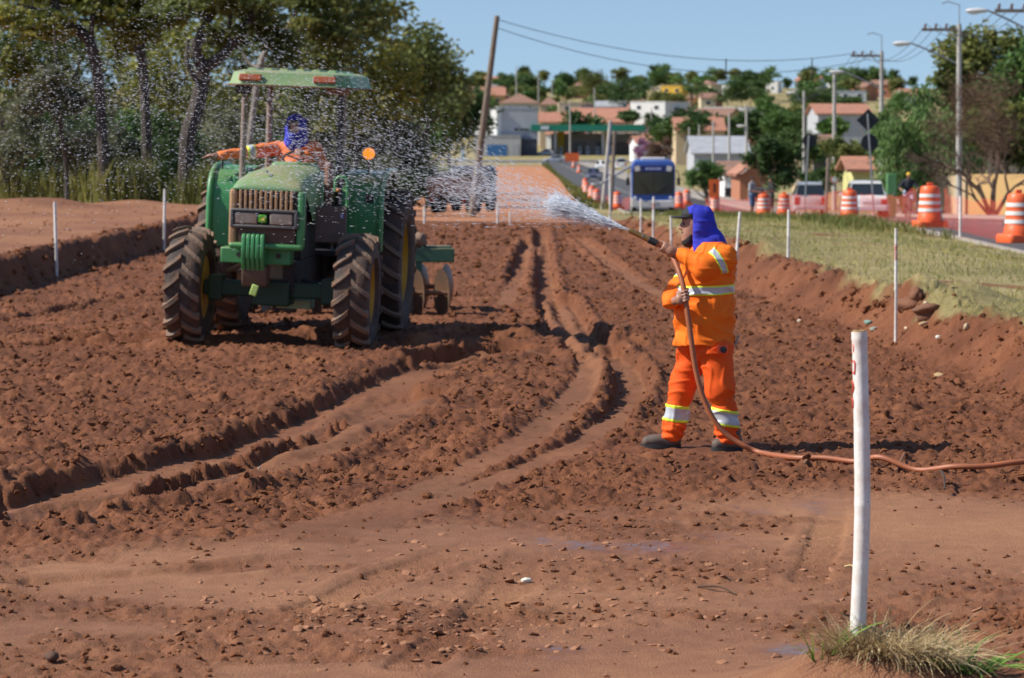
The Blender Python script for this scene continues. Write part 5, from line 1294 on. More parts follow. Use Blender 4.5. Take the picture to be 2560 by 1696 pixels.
# debris on the right bank
rng = np.random.default_rng(3)
def lump(name, label, x, y, r_, col, cat, sx=(1, 1, .8), rough=.12, sink=.3):
    v, f = ico(3); q = v * (1 + rough * np.sin(v @ rng.normal(size=(3, 3)) * 3).sum(1, keepdims=True) * .5) * r_ * np.array(sx)
    o = mesh_obj(name, np_mesh(name, q, f, mat(name + '_mat', col, .9, nscale=8, amount=.9, bump=.5), smooth=True)); z = float(full_h(np.array([x]), np.array([y]))[0][0]); o.location = (x, y, z + r_ * sx[2] * (1 - 2 * sink)); o.rotation_euler = (0, 0, rng.uniform(0, 6)); tag(o, label, cat); return o
p = on_ground(2290, 752); lump('stump', 'upright earth caked stump on the right verge', p.x, p.y, .10, (.20, .085, .045), 'stump', (.8, .8, 1.1), .22, .2)
p = on_ground(2262, 770); lump('root_ball', 'flat earth lump at the foot of the stump', p.x, p.y, .15, (.21, .088, .045), 'clod', (1.2, 1, .6), .3)
p = on_ground(2318, 790); lump('root_ball', 'broken root ball with pale cut wood right of the stump', p.x, p.y, .16, (.20, .09, .05), 'clod', (1.2, .9, .6), .35)
for k, (px, py, r_, col, lb, sx) in enumerate(((2170, 812, .05, (.22, .36, .30), 'greenish stone on the bank near the stake top', (1.3, .9, .6)), (2185, 826, .05, (.30, .32, .27), 'grey green stone just below the greenish one', (1, 1, .6)), (2315, 768, .045, (.62, .50, .33), 'pale cut wood end in the root ball', (1.1, .7, .7)), (2265, 824, .04, (.60, .46, .28), 'pale wood chip lying on the bank edge', (1.5, .5, .5)), (2345, 850, .03, (.66, .62, .55), 'small white stone on the bank face', (1, 1, .8)), (2310, 818, .05, (.50, .36, .20), 'yellow broken branch stub on the bank', (1.2, .6, .6)), (2415, 828, .04, (.48, .36, .22), 'buff stone where grass meets bare soil', (1, .8, 1)),
                                 (2348, 942, .05, (.42, .28, .14), 'ochre stone low on the right slope', (1.3, .9, .6)), (1998, 816, .025, (.7, .62, .5), 'tiny white stone on the slope right of the man', (1, 1, .8)), (1316, 1452, .022, (.78, .74, .62), 'white pebble on the flat ground, centre foreground', (1.3, 1, .7)), (130, 1664, .03, (.11, .055, .035), 'single dark clod at the lower left corner', (1.3, 1, .8)))):
    p = on_ground(px, py); lump('stone', lb, p.x, p.y, r_, col, 'stone', sx, .1, .2)
def stick(lb, px0, py0, px1, py1, r_, col, lift=.03):
    a, c = on_ground(px0, py0), on_ground(px1, py1); a.z = float(full_h(np.array([a.x]), np.array([a.y]))[0][0]) + lift; c.z = float(full_h(np.array([c.x]), np.array([c.y]))[0][0]) + lift * .5
    m_ = a.lerp(c, .5) + Vector((.01, .01, .02)); o = MB().tube(bez([a, m_, c], 4), [r_ * (1 - .06 * i) for i in range(9)], 6).build('stick', mat('stick_wood', col, .9, nscale=12)); tag(o, lb, 'stick')
stick('dark twig pressed into the wet ground left of the near stake', 1745, 1474, 1840, 1488, .008, (.10, .05, .03), .012)
stick('pale straw stalk lying beside the near stake', 2112, 1432, 2140, 1436, .007, (.55, .42, .2), .02)
stick('broken root sticking up beside the hose', 2008, 1175, 2035, 1140, .012, (.30, .14, .07), .03)
stick('second broken root under the hose right of the near stake', 2240, 1180, 2262, 1150, .012, (.24, .11, .06), .03)
stick('dark stub standing out of the soil right of the near stake', 2352, 1212, 2362, 1236, .012, (.06, .035, .025), .07)
stick('grey stick lying on the clods in the left foreground', 612, 1206, 652, 1218, .009, (.42, .40, .38), .05)
# ================================================================== STREET: poles, signs, barrels, vehicles, people
concrete = mat('pole_concrete', (.46, .44, .41), .85, col2=(.34, .32, .30), nscale=3, amount=.8)
old_wood = mat('weathered_pole_wood', (.23, .18, .14), .9, col2=(.15, .115, .09), nscale=6, amount=.9)
galv = mat('galvanised_steel', (.36, .37, .38), .45, metal=.6, nscale=6)
black_paint = mat('black_sign_back', (.012, .013, .016), .5)
orange_pl = mat('orange_barrel_plastic', (.88, .135, .030), .45, col2=(.75, .10, .025), nscale=4, amount=.6, dust=(.5, .25, .13), dust_amt=.3)
white_refl = mat('white_reflective_sheet', (.80, .78, .73), .45, col2=(.62, .56, .50), nscale=9, amount=.6)
wire_mat = mat('black_cable', (.03, .03, .035), .7)
insul = mat('brown_insulator', (.16, .07, .05), .35)
def zc(y): return float(np.interp(y, ZC_Y, ZC_Z))

def barrel(label, px, pyb, Y=None, yaw=0.0):
    p = on_ground(px, pyb, 40) if Y is None else at(px, pyb, Y); z = Hs(p.x, p.y)
    t = thing('traffic_barrel', label, 'traffic barrel', (p.x, p.y, z), yaw, 'orange traffic barrels'); return t
def barrel_parts(t):
    b = MB(); rr_ = [(-.36, -.30), (.36, -.30), (.42, -.22), (.42, .22), (.36, .30), (-.36, .30), (-.42, .22), (-.42, -.22)]
    b.prism([(x, y) for x, y in rr_], 0, .22, 'z'); b.build('ballast_base', orange_pl, t, bevel=.05, seg=2)
    b = MB(); b.lathe([(.31, .20), (.30, .36), (.285, .38), (.285, .50), (.28, .52), (.265, .70), (.265, .72), (.25, .90), (.25, .92), (.235, 1.04), (.20, 1.08), (.05, 1.09)], 20); d_ = b.build('drum', orange_pl, t)
    for z0, r_ in ((.44, .291), (.62, .277), (.80, .264)): MB().lathe([(r_ + .004, z0), (r_ - .004, z0 + .085)], 20, cap=False).build('white_band', white_refl, d_)
    b = MB(); b.box((0, 0, 1.12), (.16, .05, .09)); b.build('handle', orange_pl, d_, bevel=.015)
proto = barrel('traffic barrel with big base left of the twiggy tree, nearest whole one', 2324, 573); proto.rotation_euler.z = .2; barrel_parts(proto)
BAR = [(2545, 604, 'traffic barrel cut by the right edge of the picture', .5), (2124, 543, 'traffic barrel before the white car', .1), (1909, 531, 'traffic barrel before the man in black', .4), (1960, 527, 'traffic barrel left of the silver car', .1), (1788, 529, 'traffic barrel carrying the orange sign plate', .3),
       (1717, 524, 'traffic barrel right of the bus, farther one', 0), (1698, 530, 'traffic barrel right of the bus, nearer one', .2), (1543, 525, 'traffic barrel just left of the bus', .1), (1492, 514, 'traffic barrel at the foot of the pale post', 0), (1480, 505, 'traffic barrel in the left row, second from the pale post', .2), (1466, 492, 'traffic barrel in the left row, third from the pale post', .3),
       (1463, 470, 'traffic barrel in the left row beside the dark blue car', 0), (1448, 433, 'far traffic barrel right of the orange board foot', .2), (1434, 420, 'farthest traffic barrel under the orange board', 0)]
BPOS = {}
BY_ = {2545: 59, 2124: 93, 1909: 124, 1960: 125, 1788: 160, 1717: 186, 1698: 176, 1543: 170, 1492: 182, 1480: 200, 1466: 222, 1463: 262}
for px, py, lb, yw in BAR:
    p = at(px, py, BY_[px]) if px in BY_ else on_ground(px, py, 240); r_ = dup(proto, (p.x, p.y, Hs(p.x, p.y)), yw, lb); BPOS[px] = r_.location.copy()
BPOS[2324] = proto.location.copy()

# orange netting hung between the barrels
def net_mat():
    m, N, L, b = new_mat('orange_netting'); b.inputs['Base Color'].default_value = (.85, .09, .045, 1); b.inputs['Roughness'].default_value = .6
    tc = N.new('ShaderNodeUVMap'); 
    br = N.new('ShaderNodeTexBrick'); br.offset = 0.5; br.inputs['Scale'].default_value = 1.0; br.inputs['Brick Width'].default_value = .075; br.inputs['Row Height'].default_value = .05; br.inputs['Mortar Size'].default_value = .0038; br.inputs['Mortar Smooth'].default_value = 0
    br.inputs['Color1'].default_value = (0, 0, 0, 1); br.inputs['Color2'].default_value = (0, 0, 0, 1); br.inputs['Mortar'].default_value = (1, 1, 1, 1)
    L.new(tc.outputs[0], br.inputs['Vector']); tr = N.new('ShaderNodeBsdfTransparent'); ms = N.new('ShaderNodeMixShader')
    L.new(br.outputs['Color'], ms.inputs[0]); L.new(tr.outputs[0], ms.inputs[1]); L.new(b.outputs[0], ms.inputs[2]); L.new(ms.outputs[0], N['Material Output'].inputs[0]); return m
netm = net_mat()
def net(label, a, c, h=.95, sag=.15, dz=.05):
    a, c = Vector(a), Vector(c); n = 24; me = bpy.data.meshes.new('safety_net'); vs_ = []; uv = []; L_ = (c - a).length
    rng = np.random.default_rng(int(abs(a.x * 100 + a.y)))
    for i in range(n + 1):
        t = i / n; p = a.lerp(c, t); g = Hs(p.x, p.y); top = h - sag * 4 * t * (1 - t) + .05 * math.sin(t * 19 + a.y)
        off = .06 * math.sin(t * 23 + a.x)
        for k in range(4): vs_.append((p.x + off * k / 3, p.y, g + dz + top * k / 3)); uv.append((t * L_, top * k / 3))
    fs = [(i * 4 + k, i * 4 + 4 + k, i * 4 + 5 + k, i * 4 + 1 + k) for i in range(n) for k in range(3)]
    me.from_pydata(vs_, [], fs); me.materials.append(netm); ul = me.uv_layers.new(name='UVMap')
    for lp in me.loops: ul.data[lp.index].uv = uv[lp.vertex_index]
    tag(mesh_obj('safety_net', me), label, 'safety net', 'orange netting along the works')
B = BPOS
off = Vector((0, 0, 0))
net('orange netting between the edge barrel and the big based barrel', B[2545] + Vector((-.3, 0, 0)), B[2324] + Vector((.3, 0, 0)))
net('orange netting trailing from the edge barrel to the right', B[2545] + Vector((.2, 0, 0)), B[2545] + Vector((3.2, -4, 0)), 1.0)
net('orange netting between the big based barrel and the barrel before the white car', B[2324] + Vector((-.3, 0, 0)), B[2124] + Vector((.3, 0, 0)))
net('orange netting before the silver car', B[2124] + Vector((-.2, 0, 0)), B[1960] + Vector((.2, 0, 0)), 1.05)
net('orange netting between the two barrels by the standing men', B[1960], B[1909] + Vector((.2, 0, 0)))
net('orange netting from the men to the orange sign plate', B[1909] + Vector((-.2, 0, 0)), B[1788] + Vector((.2, 0, 0)))
net('orange netting right of the bus', B[1788] + Vector((-.2, 0, 0)), B[1698] + Vector((.2, 0, 0)))
net('orange netting left of the bus', B[1543] + Vector((.8, 0, 0)), B[1492], .8)
net('orange netting along the left barrel row', B[1492], B[1463], .9)

# poles ------------------------------------------------------------
def pole(label, px, pyt, Y, kind=None, r0=.15, r1=.10, mtl=None, base_px=None, arms=0, lamp=None, name='utility_pole', depth=.3, double=False):
    top = at(px, pyt, Y); bx = at(base_px if base_px else px, 500, Y).x; z = Hs(bx, Y)
    t = thing(name, label, 'utility pole' if name == 'utility_pole' else 'post', (bx, Y, z)); T = top - Vector((bx, Y, z))
    MB().tube([(0, 0, -depth), T], [r0, r1], 10).build('shaft', mtl or concrete, t)
    for k in range(arms):
        zz = T.z - .25 - .55 * k
        ar = MB().box((T.x - .75, -.02, zz), (1.7, .10, .12)).build('crossarm', old_wood, t)
        for q in range(3): MB().lathe([(.03, 0), (.06, .05), (.03, .09), (.06, .13), (.03, .2)], 8, (T.x - 1.45 + .45 * q, -.02, zz + .06)).build('insulator', insul, ar)
        MB().tube([(T.x - .02, -.06, zz - .5), (T.x - .6, -.06, zz)], .02, 6).build('brace', galv, ar)
    if arms:
        MB().tube([(T.x, 0, T.z), (T.x, 0, T.z + .8), (T.x - .5, 0, T.z + .95), (T.x - .75, 0, T.z + .85)], .025, 6).build('guard_bracket', galv, t)
    if lamp:
        hx, hy = lamp; H_ = at(hx, hy, Y) - Vector((bx, Y, z)); st_ = Vector((T.x, 0, min(H_.z - .9, T.z - .3)))
        ar = MB().tube(bez([st_, st_.lerp(H_, .45) + Vector((0, 0, .12)), H_ + Vector((.35, 0, .02))], 6), .035, 8).build('lamp_arm', galv, t)
        b = MB(); b.ball((H_.x, H_.y, H_.z), (.42, .16, .10), 14, 8); b.build('lamp_head', mat('lamp_housing', (.62, .62, .62), .4), ar)
        MB().ball((H_.x - .12, H_.y, H_.z - .05), (.24, .12, .09), 12, 8).build('lamp_glass', mat('lamp_glass', (.75, .76, .76), .2), ar)
    return t, T + Vector((bx, Y, z))
_, top_w = pole('leaning weathered timber pole left of the earth mound', 1243, 40, 115, r0=.17, r1=.11, mtl=old_wood, base_px=1177)
_, top_a = pole('concrete pole with crossarm above the round sign, second large from the right', 2204, 128, 143, arms=1, lamp=(2092, 180))
_, top_b = pole('concrete pole with crossarm rising from the tall dark tree', 2398, 60, 118, arms=1, lamp=(2256, 109))
_, top_c = pole('lamp pole beyond the right edge reaching its arm into the sky', 2600, 10, 98, arms=1, lamp=(2443, 27))
pole('concrete pole with the small round speed sign', 2086, 182, 168, r0=.16, r1=.10)
pole('concrete pole right of the large green tree', 2010, 228, 216, lamp=(1978, 232))
for i, (px, py, Y, lb, lp) in enumerate(((1866, 262, 246, 'concrete pole rising left of the large green tree', (1853, 315)), (1823, 284, 268, 'concrete pole above the orange sign plate', None), (1783, 303, 296, 'concrete pole right of the bus, second beside it', None), (1748, 312, 330, 'concrete pole right of the bus, third beside it', None), (1723, 318, 362, 'concrete pole just right of the bus roof', None))):
    pole(lb, px, py, Y, lamp=lp)
pole('pale leaning concrete post left of the bus', 1526, 302, 172, r0=.14, r1=.11, base_px=1506)
pole('browner leaning post between the pale post and the bus', 1537, 328, 166, r0=.12, r1=.09, mtl=old_wood, base_px=1527)
pole('thin timber post against the right end of the silver car', 2071, 395, 112, r0=.07, r1=.07, mtl=old_wood, name='fence_post', base_px=2064)
for px, py, Y, lb in ((1425, 252, 612, 'far pole before the fuel station canopy'), (1486, 220, 700, 'far pole above the tiled roofs behind the canopy'), (1346, 186, 760, 'far pole with crossarm on the left hillside'), (1291, 165, 800, 'far lamp pole on the skyline right of the leaning pole'), (1628, 270, 690, 'far pole before the white gabled block'), (1380, 200, 880, 'thin far pole left of the tall hill tree')):
    pole(lb, px, py, Y, r0=.2, r1=.14)
# stray lamp arm beside the bus
a_, c_ = at(1580, 414, 168), at(1498, 462, 168)
lt = thing('lamp_post', 'grey street lamp left of the bus with its arm hanging low', 'lamp', (a_.x, 168, Hs(a_.x, 168)))
MB().tube([(0, 0, -.2), a_ - lt.location + Vector((0, 0, .25))], [.09, .07], 8).build('shaft', concrete, lt)
ar_ = MB().tube([a_ - lt.location, c_ - lt.location], [.085, .075], 8).build('lamp_arm', galv, lt)
MB().ball(c_ - lt.location + Vector((-.2, 0, 0)), (.34, .14, .10)).build('lamp_head', galv, ar_)
# wires
def wire(label, a, c, sag, r_=.012, n=24):
    a, c = Vector(a), Vector(c); pts = [a.lerp(c, i / n) - Vector((0, 0, sag * 4 * (i / n) * (1 - i / n))) for i in range(n + 1)]
    tag(MB().tube(pts, r_, 5, cap=False).build('cable', wire_mat), label, 'cable', 'overhead cables')
wire('upper overhead cable from the leaning pole across the sky', top_w + Vector((0, 0, -.15)), top_a + Vector((-1.3, 0, -.1)), .95, .016)
wire('lower overhead cable from the leaning pole across the sky', top_w + Vector((0, 0, -.5)), top_a + Vector((-.6, 0, -.4)), 1.25, .016)
for k, (o1, lb) in enumerate(((-1.4, 'outermost'), (-.95, 'middle'), (-.5, 'innermost'))):
    wire(lb + ' cable between the crossarms of the two right poles', top_a + Vector((o1, 0, 0)), top_b + Vector((o1, 0, 0)), 1.0)
    wire(lb + ' cable from the tree pole to the lamp pole off the right edge', top_b + Vector((o1, 0, 0)), top_c + Vector((o1, 0, 0)), .8)
    wire(lb + ' cable falling away left of the speed sign pole', top_a + Vector((o1, 0, 0)), at(1985 - 30 * k, 240, 246), 1.2)
for px in (1815, 2030):
    p = at(px, 171, 131); tag(MB().tube([p + Vector((0, 0, -.45)), p + Vector((0, 0, .45))], .03, 6).build('cable_spacer', wire_mat), 'dark spacer on the sky cables, %s of two' % ('left' if px < 1900 else 'right'), 'spacer')
# signs
def sign(label, base_px, base_py, top_px, top_py, Y, plates):
    bp = at(base_px, base_py, Y); z = Hs(bp.x, Y); t = thing('road_sign', label, 'road sign', (bp.x, Y, z)); org = Vector((bp.x, Y, z)); T = at(top_px, top_py, Y) - org
    MB().tube([(0, 0, -.2), T], .035, 8).build('pole', galv, t)
    for shp, px, py, rad, m_ in plates:
        c = at(px, py, Y) - org; b = MB()
        if shp == 'diamond': b.prism([(c.x - rad, c.z), (c.x, c.z - rad), (c.x + rad, c.z), (c.x, c.z + rad)], c.y - .05 + .09, c.y + .055, 'y')
        elif shp == 'rect': b.box((c.x, c.y + .05, c.z), (rad * 2, .02, rad * 2 * .85))
        else: b.lathe([(rad, c.y + .04), (rad, c.y + .055)], 28, (c.x, 0, c.z), 'y')
        b.build('sign_plate', m_, t, smooth=False)
sign('black backed diamond sign over a round sign on a slanting pole', 2187, 522, 2169, 285, 104, [('diamond', 2171, 301, .44, black_paint), ('round', 2174, 357, .32, black_paint)])
sign('round black backed sign left of the silver car', 2010, 518, 2022, 338, 118, [('round', 2024, 352, .30, black_paint)])
white_round = mat('white_sign_face', (.80, .79, .78), .5); red_ring = mat('red_sign_ring', (.62, .05, .06), .5)
p = at(2086, 449, 167.7); t = thing('speed_sign', 'small white round sign with red rim on the concrete pole', 'road sign', p)
MB().lathe([(.24, 0), (.24, .02)], 28, (0, 0, 0), 'y').build('rim', red_ring, t); MB().lathe([(.18, -.006), (.18, .0)], 28, (0, 0, 0), 'y').build('face', white_round, t)
p = at(1786, 472, B[1788].y - .35); t = thing('warning_plate', 'orange rectangular plate standing above a traffic barrel', 'road sign', p)
MB().box((0, 0, 0), (.62, .03, 1.05)).build('plate', mat('orange_plate', (.90, .16, .03), .5), t, bevel=.01)
b = MB(); b.box((0, -.02, .05), (.10, .012, .5)); b.build('symbol', black_paint, t)
MB().tube([(0, .02, -.5), (0, .02, -1.4)], .03, 6).build('leg', galv, t)
p = on_ground(1430, 412, 300, 900); t = thing('works_board', 'large orange works board before the fuel station', 'sign board', p)
w_ = 35 / sc(p.y); MB().box((0, 0, .6 + 10.5 / sc(p.y)), (w_, .06, 21 / sc(p.y))).build('board', mat('orange_board', (.85, .15, .035), .6), t)
for s_ in (-1, 1): MB().box((s_ * w_ * .4, .06, .5), (.12, .08, 1.6)).build('leg', old_wood, t)

# vehicles ----------------------------------------------------------
glass = mat('vehicle_glass', (.025, .032, .038), .08, spec=.8)
tyre_v = mat('vehicle_tyre', (.025, .025, .026), .8); alloy = mat('alloy_rim', (.45, .45, .46), .35, metal=.7)
red_lens = mat('red_lens', (.50, .03, .03), .25); clear_lens = mat('clear_lens', (.72, .73, .74), .15); plate_m = mat('number_plate', (.60, .60, .60), .5)
def car(label, loc, rotz, L_, W, H, paint, suv=False, pickup=False):
    """local: x across, y forward, z up; origin on the ground at the middle"""
    t = thing('car', label, 'car', loc, rotz); h = L_ / 2; belt = H * .58; w = W / 2
    def sec(y, hw, z0, z1, hw2): return [(-hw, y, z0), (-hw, y, z0 + (z1 - z0) * .55), (-hw2, y, z1), (0, y, z1 + .02), (hw2, y, z1), (hw, y, z0 + (z1 - z0) * .55), (hw, y, z0)]
    hz = .25
    S = [sec(-h, w * .84, .38, belt * .86, w * .78), sec(-h + .06, w * .95, hz, belt * .97, w * .86), sec(-h + .45, w, hz - .02, belt, w * .90), sec(-h * .2, w, hz - .02, belt, w * .90), sec(h * .35, w, hz - .02, belt, w * .90), sec(h * .55, w * .99, hz, belt * .95, w * .86), sec(h - .15, w * .92, hz, belt * .80, w * .80), sec(h, w * .80, .38, belt * .66, w * .70)]
    loft(S).build('body', paint, t, angle=.6)
    rb = -h + (.10 if suv else .28); rf = h * .48
    C_ = [(rb, belt - .02), (rb + (.18 if suv else .45), H - .05), (rb + .7, H), (h * .08, H - .01), (rf, belt - .04)]
    cb = [[(-(w * .88), y, belt - .06), (-(w * .88 - (z - belt + .06) * .30), y, z), (0, y, z + .02), (w * .88 - (z - belt + .06) * .30, y, z), (w * .88, y, belt - .06)] for y, z in C_]
    roof = loft(cb).build('cabin', paint, t, angle=.6)
    (y0, z0), (y1, z1) = C_[0], C_[1]; wi = w * .78
    def pane(name, a, b_, wa, wb, lift):
        m_ = MB(); d = Vector((0, b_[0] - a[0], b_[1] - a[1])); n_ = Vector((0, -d.z, d.y)).normalized() * lift
        p0 = Vector((0, *a)) + d * .14 + n_; p1 = Vector((0, *b_)) - d * .10 + n_
        m_.add([(-wa, p0.y, p0.z), (wa, p0.y, p0.z), (wb, p1.y, p1.z), (-wb, p1.y, p1.z)], [(0, 1, 2, 3)]); m_.build(name, glass, roof, smooth=False)
    pane('rear_window', C_[0], C_[1], wi, wi * .86, .012); pane('windscreen', C_[4], C_[3], wi, wi * .84, -.012)
    for s_ in (-1, 1):
        for ya, yb in ((C_[1][0] + .12, -.05), (.03, C_[3][0] + .22)):
            m_ = MB(); za, zb = belt + .02, H - .12; xa = w * .88 - .08 * .30 + .006; xb = w * .88 - (zb - belt + .06) * .30 + .008
            m_.add([(s_ * xa, ya, za), (s_ * xa, yb + .12, za), (s_ * xb, yb, zb), (s_ * xb, ya + .06, zb)], [(0, 1, 2, 3)]); m_.build('side_window', glass, roof, smooth=False)
        MB().box((s_ * w * 1.02, h * .30, belt + .06), (.16, .09, .13)).build('mirror', paint, t, bevel=.02)
        MB().box((s_ * w * .74, -h + .03, belt * .78), (w * .30, .08, .22 if not suv else .4)).build('tail_lamp', red_lens, t, bevel=.02)
        MB().box((s_ * w * .66, h - .05, belt * .62), (w * .36, .1, .15)).build('headlamp', clear_lens, t, bevel=.02)
        for yy in (-h * .60, h * .62):
            wh = bpy.data.objects.new('wheel', None); link(wh, t); wh.location = (s_ * (w - .10), yy, .31)
            MB().lathe([(.20, -.1), (.30, -.1), (.31, -.06), (.31, .06), (.30, .1), (.20, .1)], 18, (0, 0, 0), 'x').build('tyre', tyre_v, wh); MB().lathe([(.02, s_ * .09), (.10, s_ * .11), (.21, s_ * .10)], 14, (0, 0, 0), 'x').build('rim', alloy, wh)
    MB().box((0, -h + .0, .42), (W * .86, .14, .22)).build('rear_bumper', paint, t, bevel=.04); MB().box((0, h - .02, .42), (W * .82, .14, .22)).build('front_bumper', paint, t, bevel=.04)
    MB().box((0, -h - .06, .62), (.42, .02, .13)).build('number_plate', plate_m, t); MB().box((0, h - .01, .62), (W * .4, .06, .10)).build('grille', black_paint, t)
    if suv:
        for s_ in (-1, 1): MB().tube([(s_ * w * .66, C_[1][0], H + .03), (s_ * w * .66, C_[3][0], H + .03)], .025, 6).build('roof_rail', galv, t)
    return t
def paint(name, col): return mat(name, col, .28, col2=tuple(c * .92 for c in col), nscale=2, coat=.6, dust=(.4, .25, .15), dust_amt=.2)
P_silver = paint('silver_paint', (.48, .49, .51)); P_white = paint('white_paint_car', (.78, .78, .77)); P_blue = paint('dark_blue_paint', (.035, .05, .11)); P_red = paint('dark_red_paint', (.28, .03, .03))
def put(px, Y): x = at(px, 500, Y).x; return (x, Y, zc(Y) - .02)
car('silver estate car seen from behind through the netting', put(2020, 140), R(-3), 4.5, 1.80, 1.68, P_silver, suv=True)
car('white hatchback seen from behind between barrel and sign pole', put(2160, 112), R(-3), 4.1, 1.76, 1.50, P_white)
car('silver car crossing on the road before the fuel station', (at(1385, 400, 563).x, 563, -3.42), R(96), 4.5, 1.8, 1.5, P_silver)
car('dark blue car on the street beyond the left barrel row', put(1484, 322), R(178), 4.2, 1.75, 1.5, P_blue)
car('white car coming down the street, left one of two', put(1501, 430), R(178), 4.2, 1.75, 1.5, P_white)
car('white van like car on the street above the bus roof', put(1551, 440), R(2), 4.3, 1.8, 1.85, P_white, suv=True)
car('red car parked before the blue shop front', (at(1262, 380, 645).x, 645, Hs(0, 645)), R(88), 4.2, 1.75, 1.5, P_red)
car('silver car parked under the left end of the canopy', (at(1362, 380, 640).x, 640, Hs(0, 640)), R(92), 4.2, 1.75, 1.5, P_silver)

# bus
BY = 163.0
bx = at(1633, 500, BY).x
bus = thing('bus', 'blue and white city bus coming up the street', 'bus', (bx, BY, zc(BY) - .02), R(-2.6))
bus_blue = mat('bus_blue', (.03, .13, .52), .32, col2=(.026, .11, .45), nscale=2, coat=.4, dust=(.4, .25, .15), dust_amt=.2); bus_white = mat('bus_white', (.70, .69, .66), .4, dust=(.4, .25, .15), dust_amt=.35, nscale=3); bus_dark = mat('bus_navy', (.02, .03, .15), .3)
bw, bh, bl = 1.30, 3.08, 11.0
prof = [(-bw, .34), (bw, .34), (bw, 2.7), (bw - .06, bh - .12), (bw - .25, bh), (-bw + .25, bh), (-bw + .06, bh - .12), (-bw, 2.7)]
MB().prism(prof, .08, bl, 'y').build('body', bus_blue, bus, bevel=.05, seg=3)
MB().prism([(x * .985, .34 + (z - .34) * .995) for x, z in prof], -.0, .10, 'y').build('front_mask', bus_blue, bus, bevel=.04)
b = MB(); b.prism([(-bw * 1.0, .30), (bw * 1.0, .30), (bw * 1.0, .92), (bw * .8, .72), (-bw * .8, .72), (-bw * 1.0, .92)], -.12, .12, 'y'); b.build('bumper', bus_white, bus, bevel=.05, seg=3)
MB().box((0, -.03, .50), (1.9, .04, .22)).build('bumper_grille', black_paint, bus, bevel=.01)
MB().box((0, -.02, 1.74), (2.46, .07, 1.34)).build('windscreen', glass, bus, bevel=.02)
MB().box((0, -.035, 1.72), (.03, .06, 1.26)).build('screen_divider', black_paint, bus)
MB().box((0, -.03, 2.60), (2.36, .07, .42)).build('destination_panel', bus_dark, bus, bevel=.03)
for k, (x_, w_) in enumerate(((-.38, .16), (-.2, .12), (-.05, .14), (.12, .12), (.28, .15), (.42, .09))): MB().box((x_, -.068, 2.60), (w_, .01, .13)).build('display_segment', mat('pale_display_mark', (.40, .45, .75), .5), bus)  # plain pale bars stand for the destination lettering
for s_ in (-1, 1):
    MB().box((s_ * .94, -.07, 2.60), (.30, .02, .30), (0, s_ * .2, 0)).build('corner_panel', bus_white, bus, bevel=.01)
    MB().lathe([(.10, 0), (.10, -.05), (.06, -.08)], 14, (s_ * 1.05, -.05, .86), 'y').build('headlamp', clear_lens, bus)
    mr = MB().tube([(s_ * 1.2, 0, 2.5), (s_ * 1.46, -.25, 2.45), (s_ * 1.50, -.25, 2.1)], .03, 6).build('mirror_arm', black_paint, bus); MB().box((s_ * 1.50, -.25, 1.85), (.20, .12, .46)).build('mirror', black_paint, mr, bevel=.03)
    MB().tube([(s_ * .15, -.06, 1.14), (s_ * .75, -.08, 1.72)], .014, 5).build('wiper', black_paint, bus)
    for yy in (2.4, 8.4):
        wh = bpy.data.objects.new('wheel', None); link(wh, bus); wh.location = (s_ * 1.13, yy, .48)
        MB().lathe([(.30, -.14), (.46, -.14), (.48, -.1), (.48, .1), (.46, .14), (.30, .14)], 22, (0, 0, 0), 'x').build('tyre', tyre_v, wh); MB().lathe([(.02, s_ * .1), (.15, s_ * .13), (.31, s_ * .13)], 16, (0, 0, 0), 'x').build('rim', alloy, wh)
    for k in range(6): MB().box((s_ * (bw + .004), 1.3 + 1.6 * k, 1.95), (.02, 1.45, .85)).build('side_window', glass, bus, bevel=.02)
MB().box((0, 3.5, bh + .08), (1.5, 2.2, .18)).build('roof_hatch', bus_white, bus, bevel=.05)
MB().box((0, -.14, .62), (.5, .02, .14)).build('number_plate', plate_m, bus)

# dump truck behind the spray
DY = 150.0; dx = at(1118, 500, DY).x
dt = thing('dump_truck', 'dirty dump truck behind the water spray at the foot of the leaning pole', 'truck', (dx, DY, Hs(dx, DY)), R(-14))
dirt_paint = mat('earth_stained_panel', (.33, .20, .13), .85, col2=(.22, .12, .08), nscale=3, amount=.9); cabm = mat('grey_blue_cab', (.16, .18, .23), .5, dust=(.3, .17, .1), dust_amt=.4)
MB().box((0, 2.4, 1.45), (2.35, 4.4, 1.05), top=(1.04, 1.02)).build('bed', dirt_paint, dt, bevel=.04)
for k in range(5): MB().box((-1.0 + .5 * k, .16, 1.45), (.08, .06, 1.0)).build('tailgate_rib', dirt_paint, dt, bevel=.01)
MB().box((0, .14, 1.96), (2.4, .10, .10)).build('tailgate_top', mat('pale_bar', (.42, .36, .30), .8), dt, bevel=.01)
MB().box((0, 2.4, .75), (.9, 5.4, .25)).build('chassis', black_paint, dt); MB().box((0, .2, .62), (2.2, .12, .16)).build('rear_bumper', black_paint, dt)
MB().box((0, 5.7, 1.55), (2.3, 1.8, 2.1), top=(.92, .9)).build('cab', cabm, dt, bevel=.08, seg=3)
for s_ in (-1, 1):
    MB().box((s_ * 1.16, 5.9, 2.0), (.03, 1.0, .65)).build('cab_window', glass, dt); MB().box((s_ * .9, .13, .75), (.3, .05, .14)).build('tail_lamp', red_lens, dt)
    for yy in (1.3, 2.4, 5.6):
        wh = bpy.data.objects.new('wheel', None); link(wh, dt); wh.location = (s_ * 1.0, yy, .50)
        MB().lathe([(.28, -.2), (.48, -.2), (.50, -.14), (.50, .14), (.48, .2), (.28, .2)], 20, (0, 0, 0), 'x').build('tyre', tyre_v, wh); MB().lathe([(.02, s_ * .1), (.29, s_ * .14)], 14, (0, 0, 0), 'x').build('rim', alloy, wh)
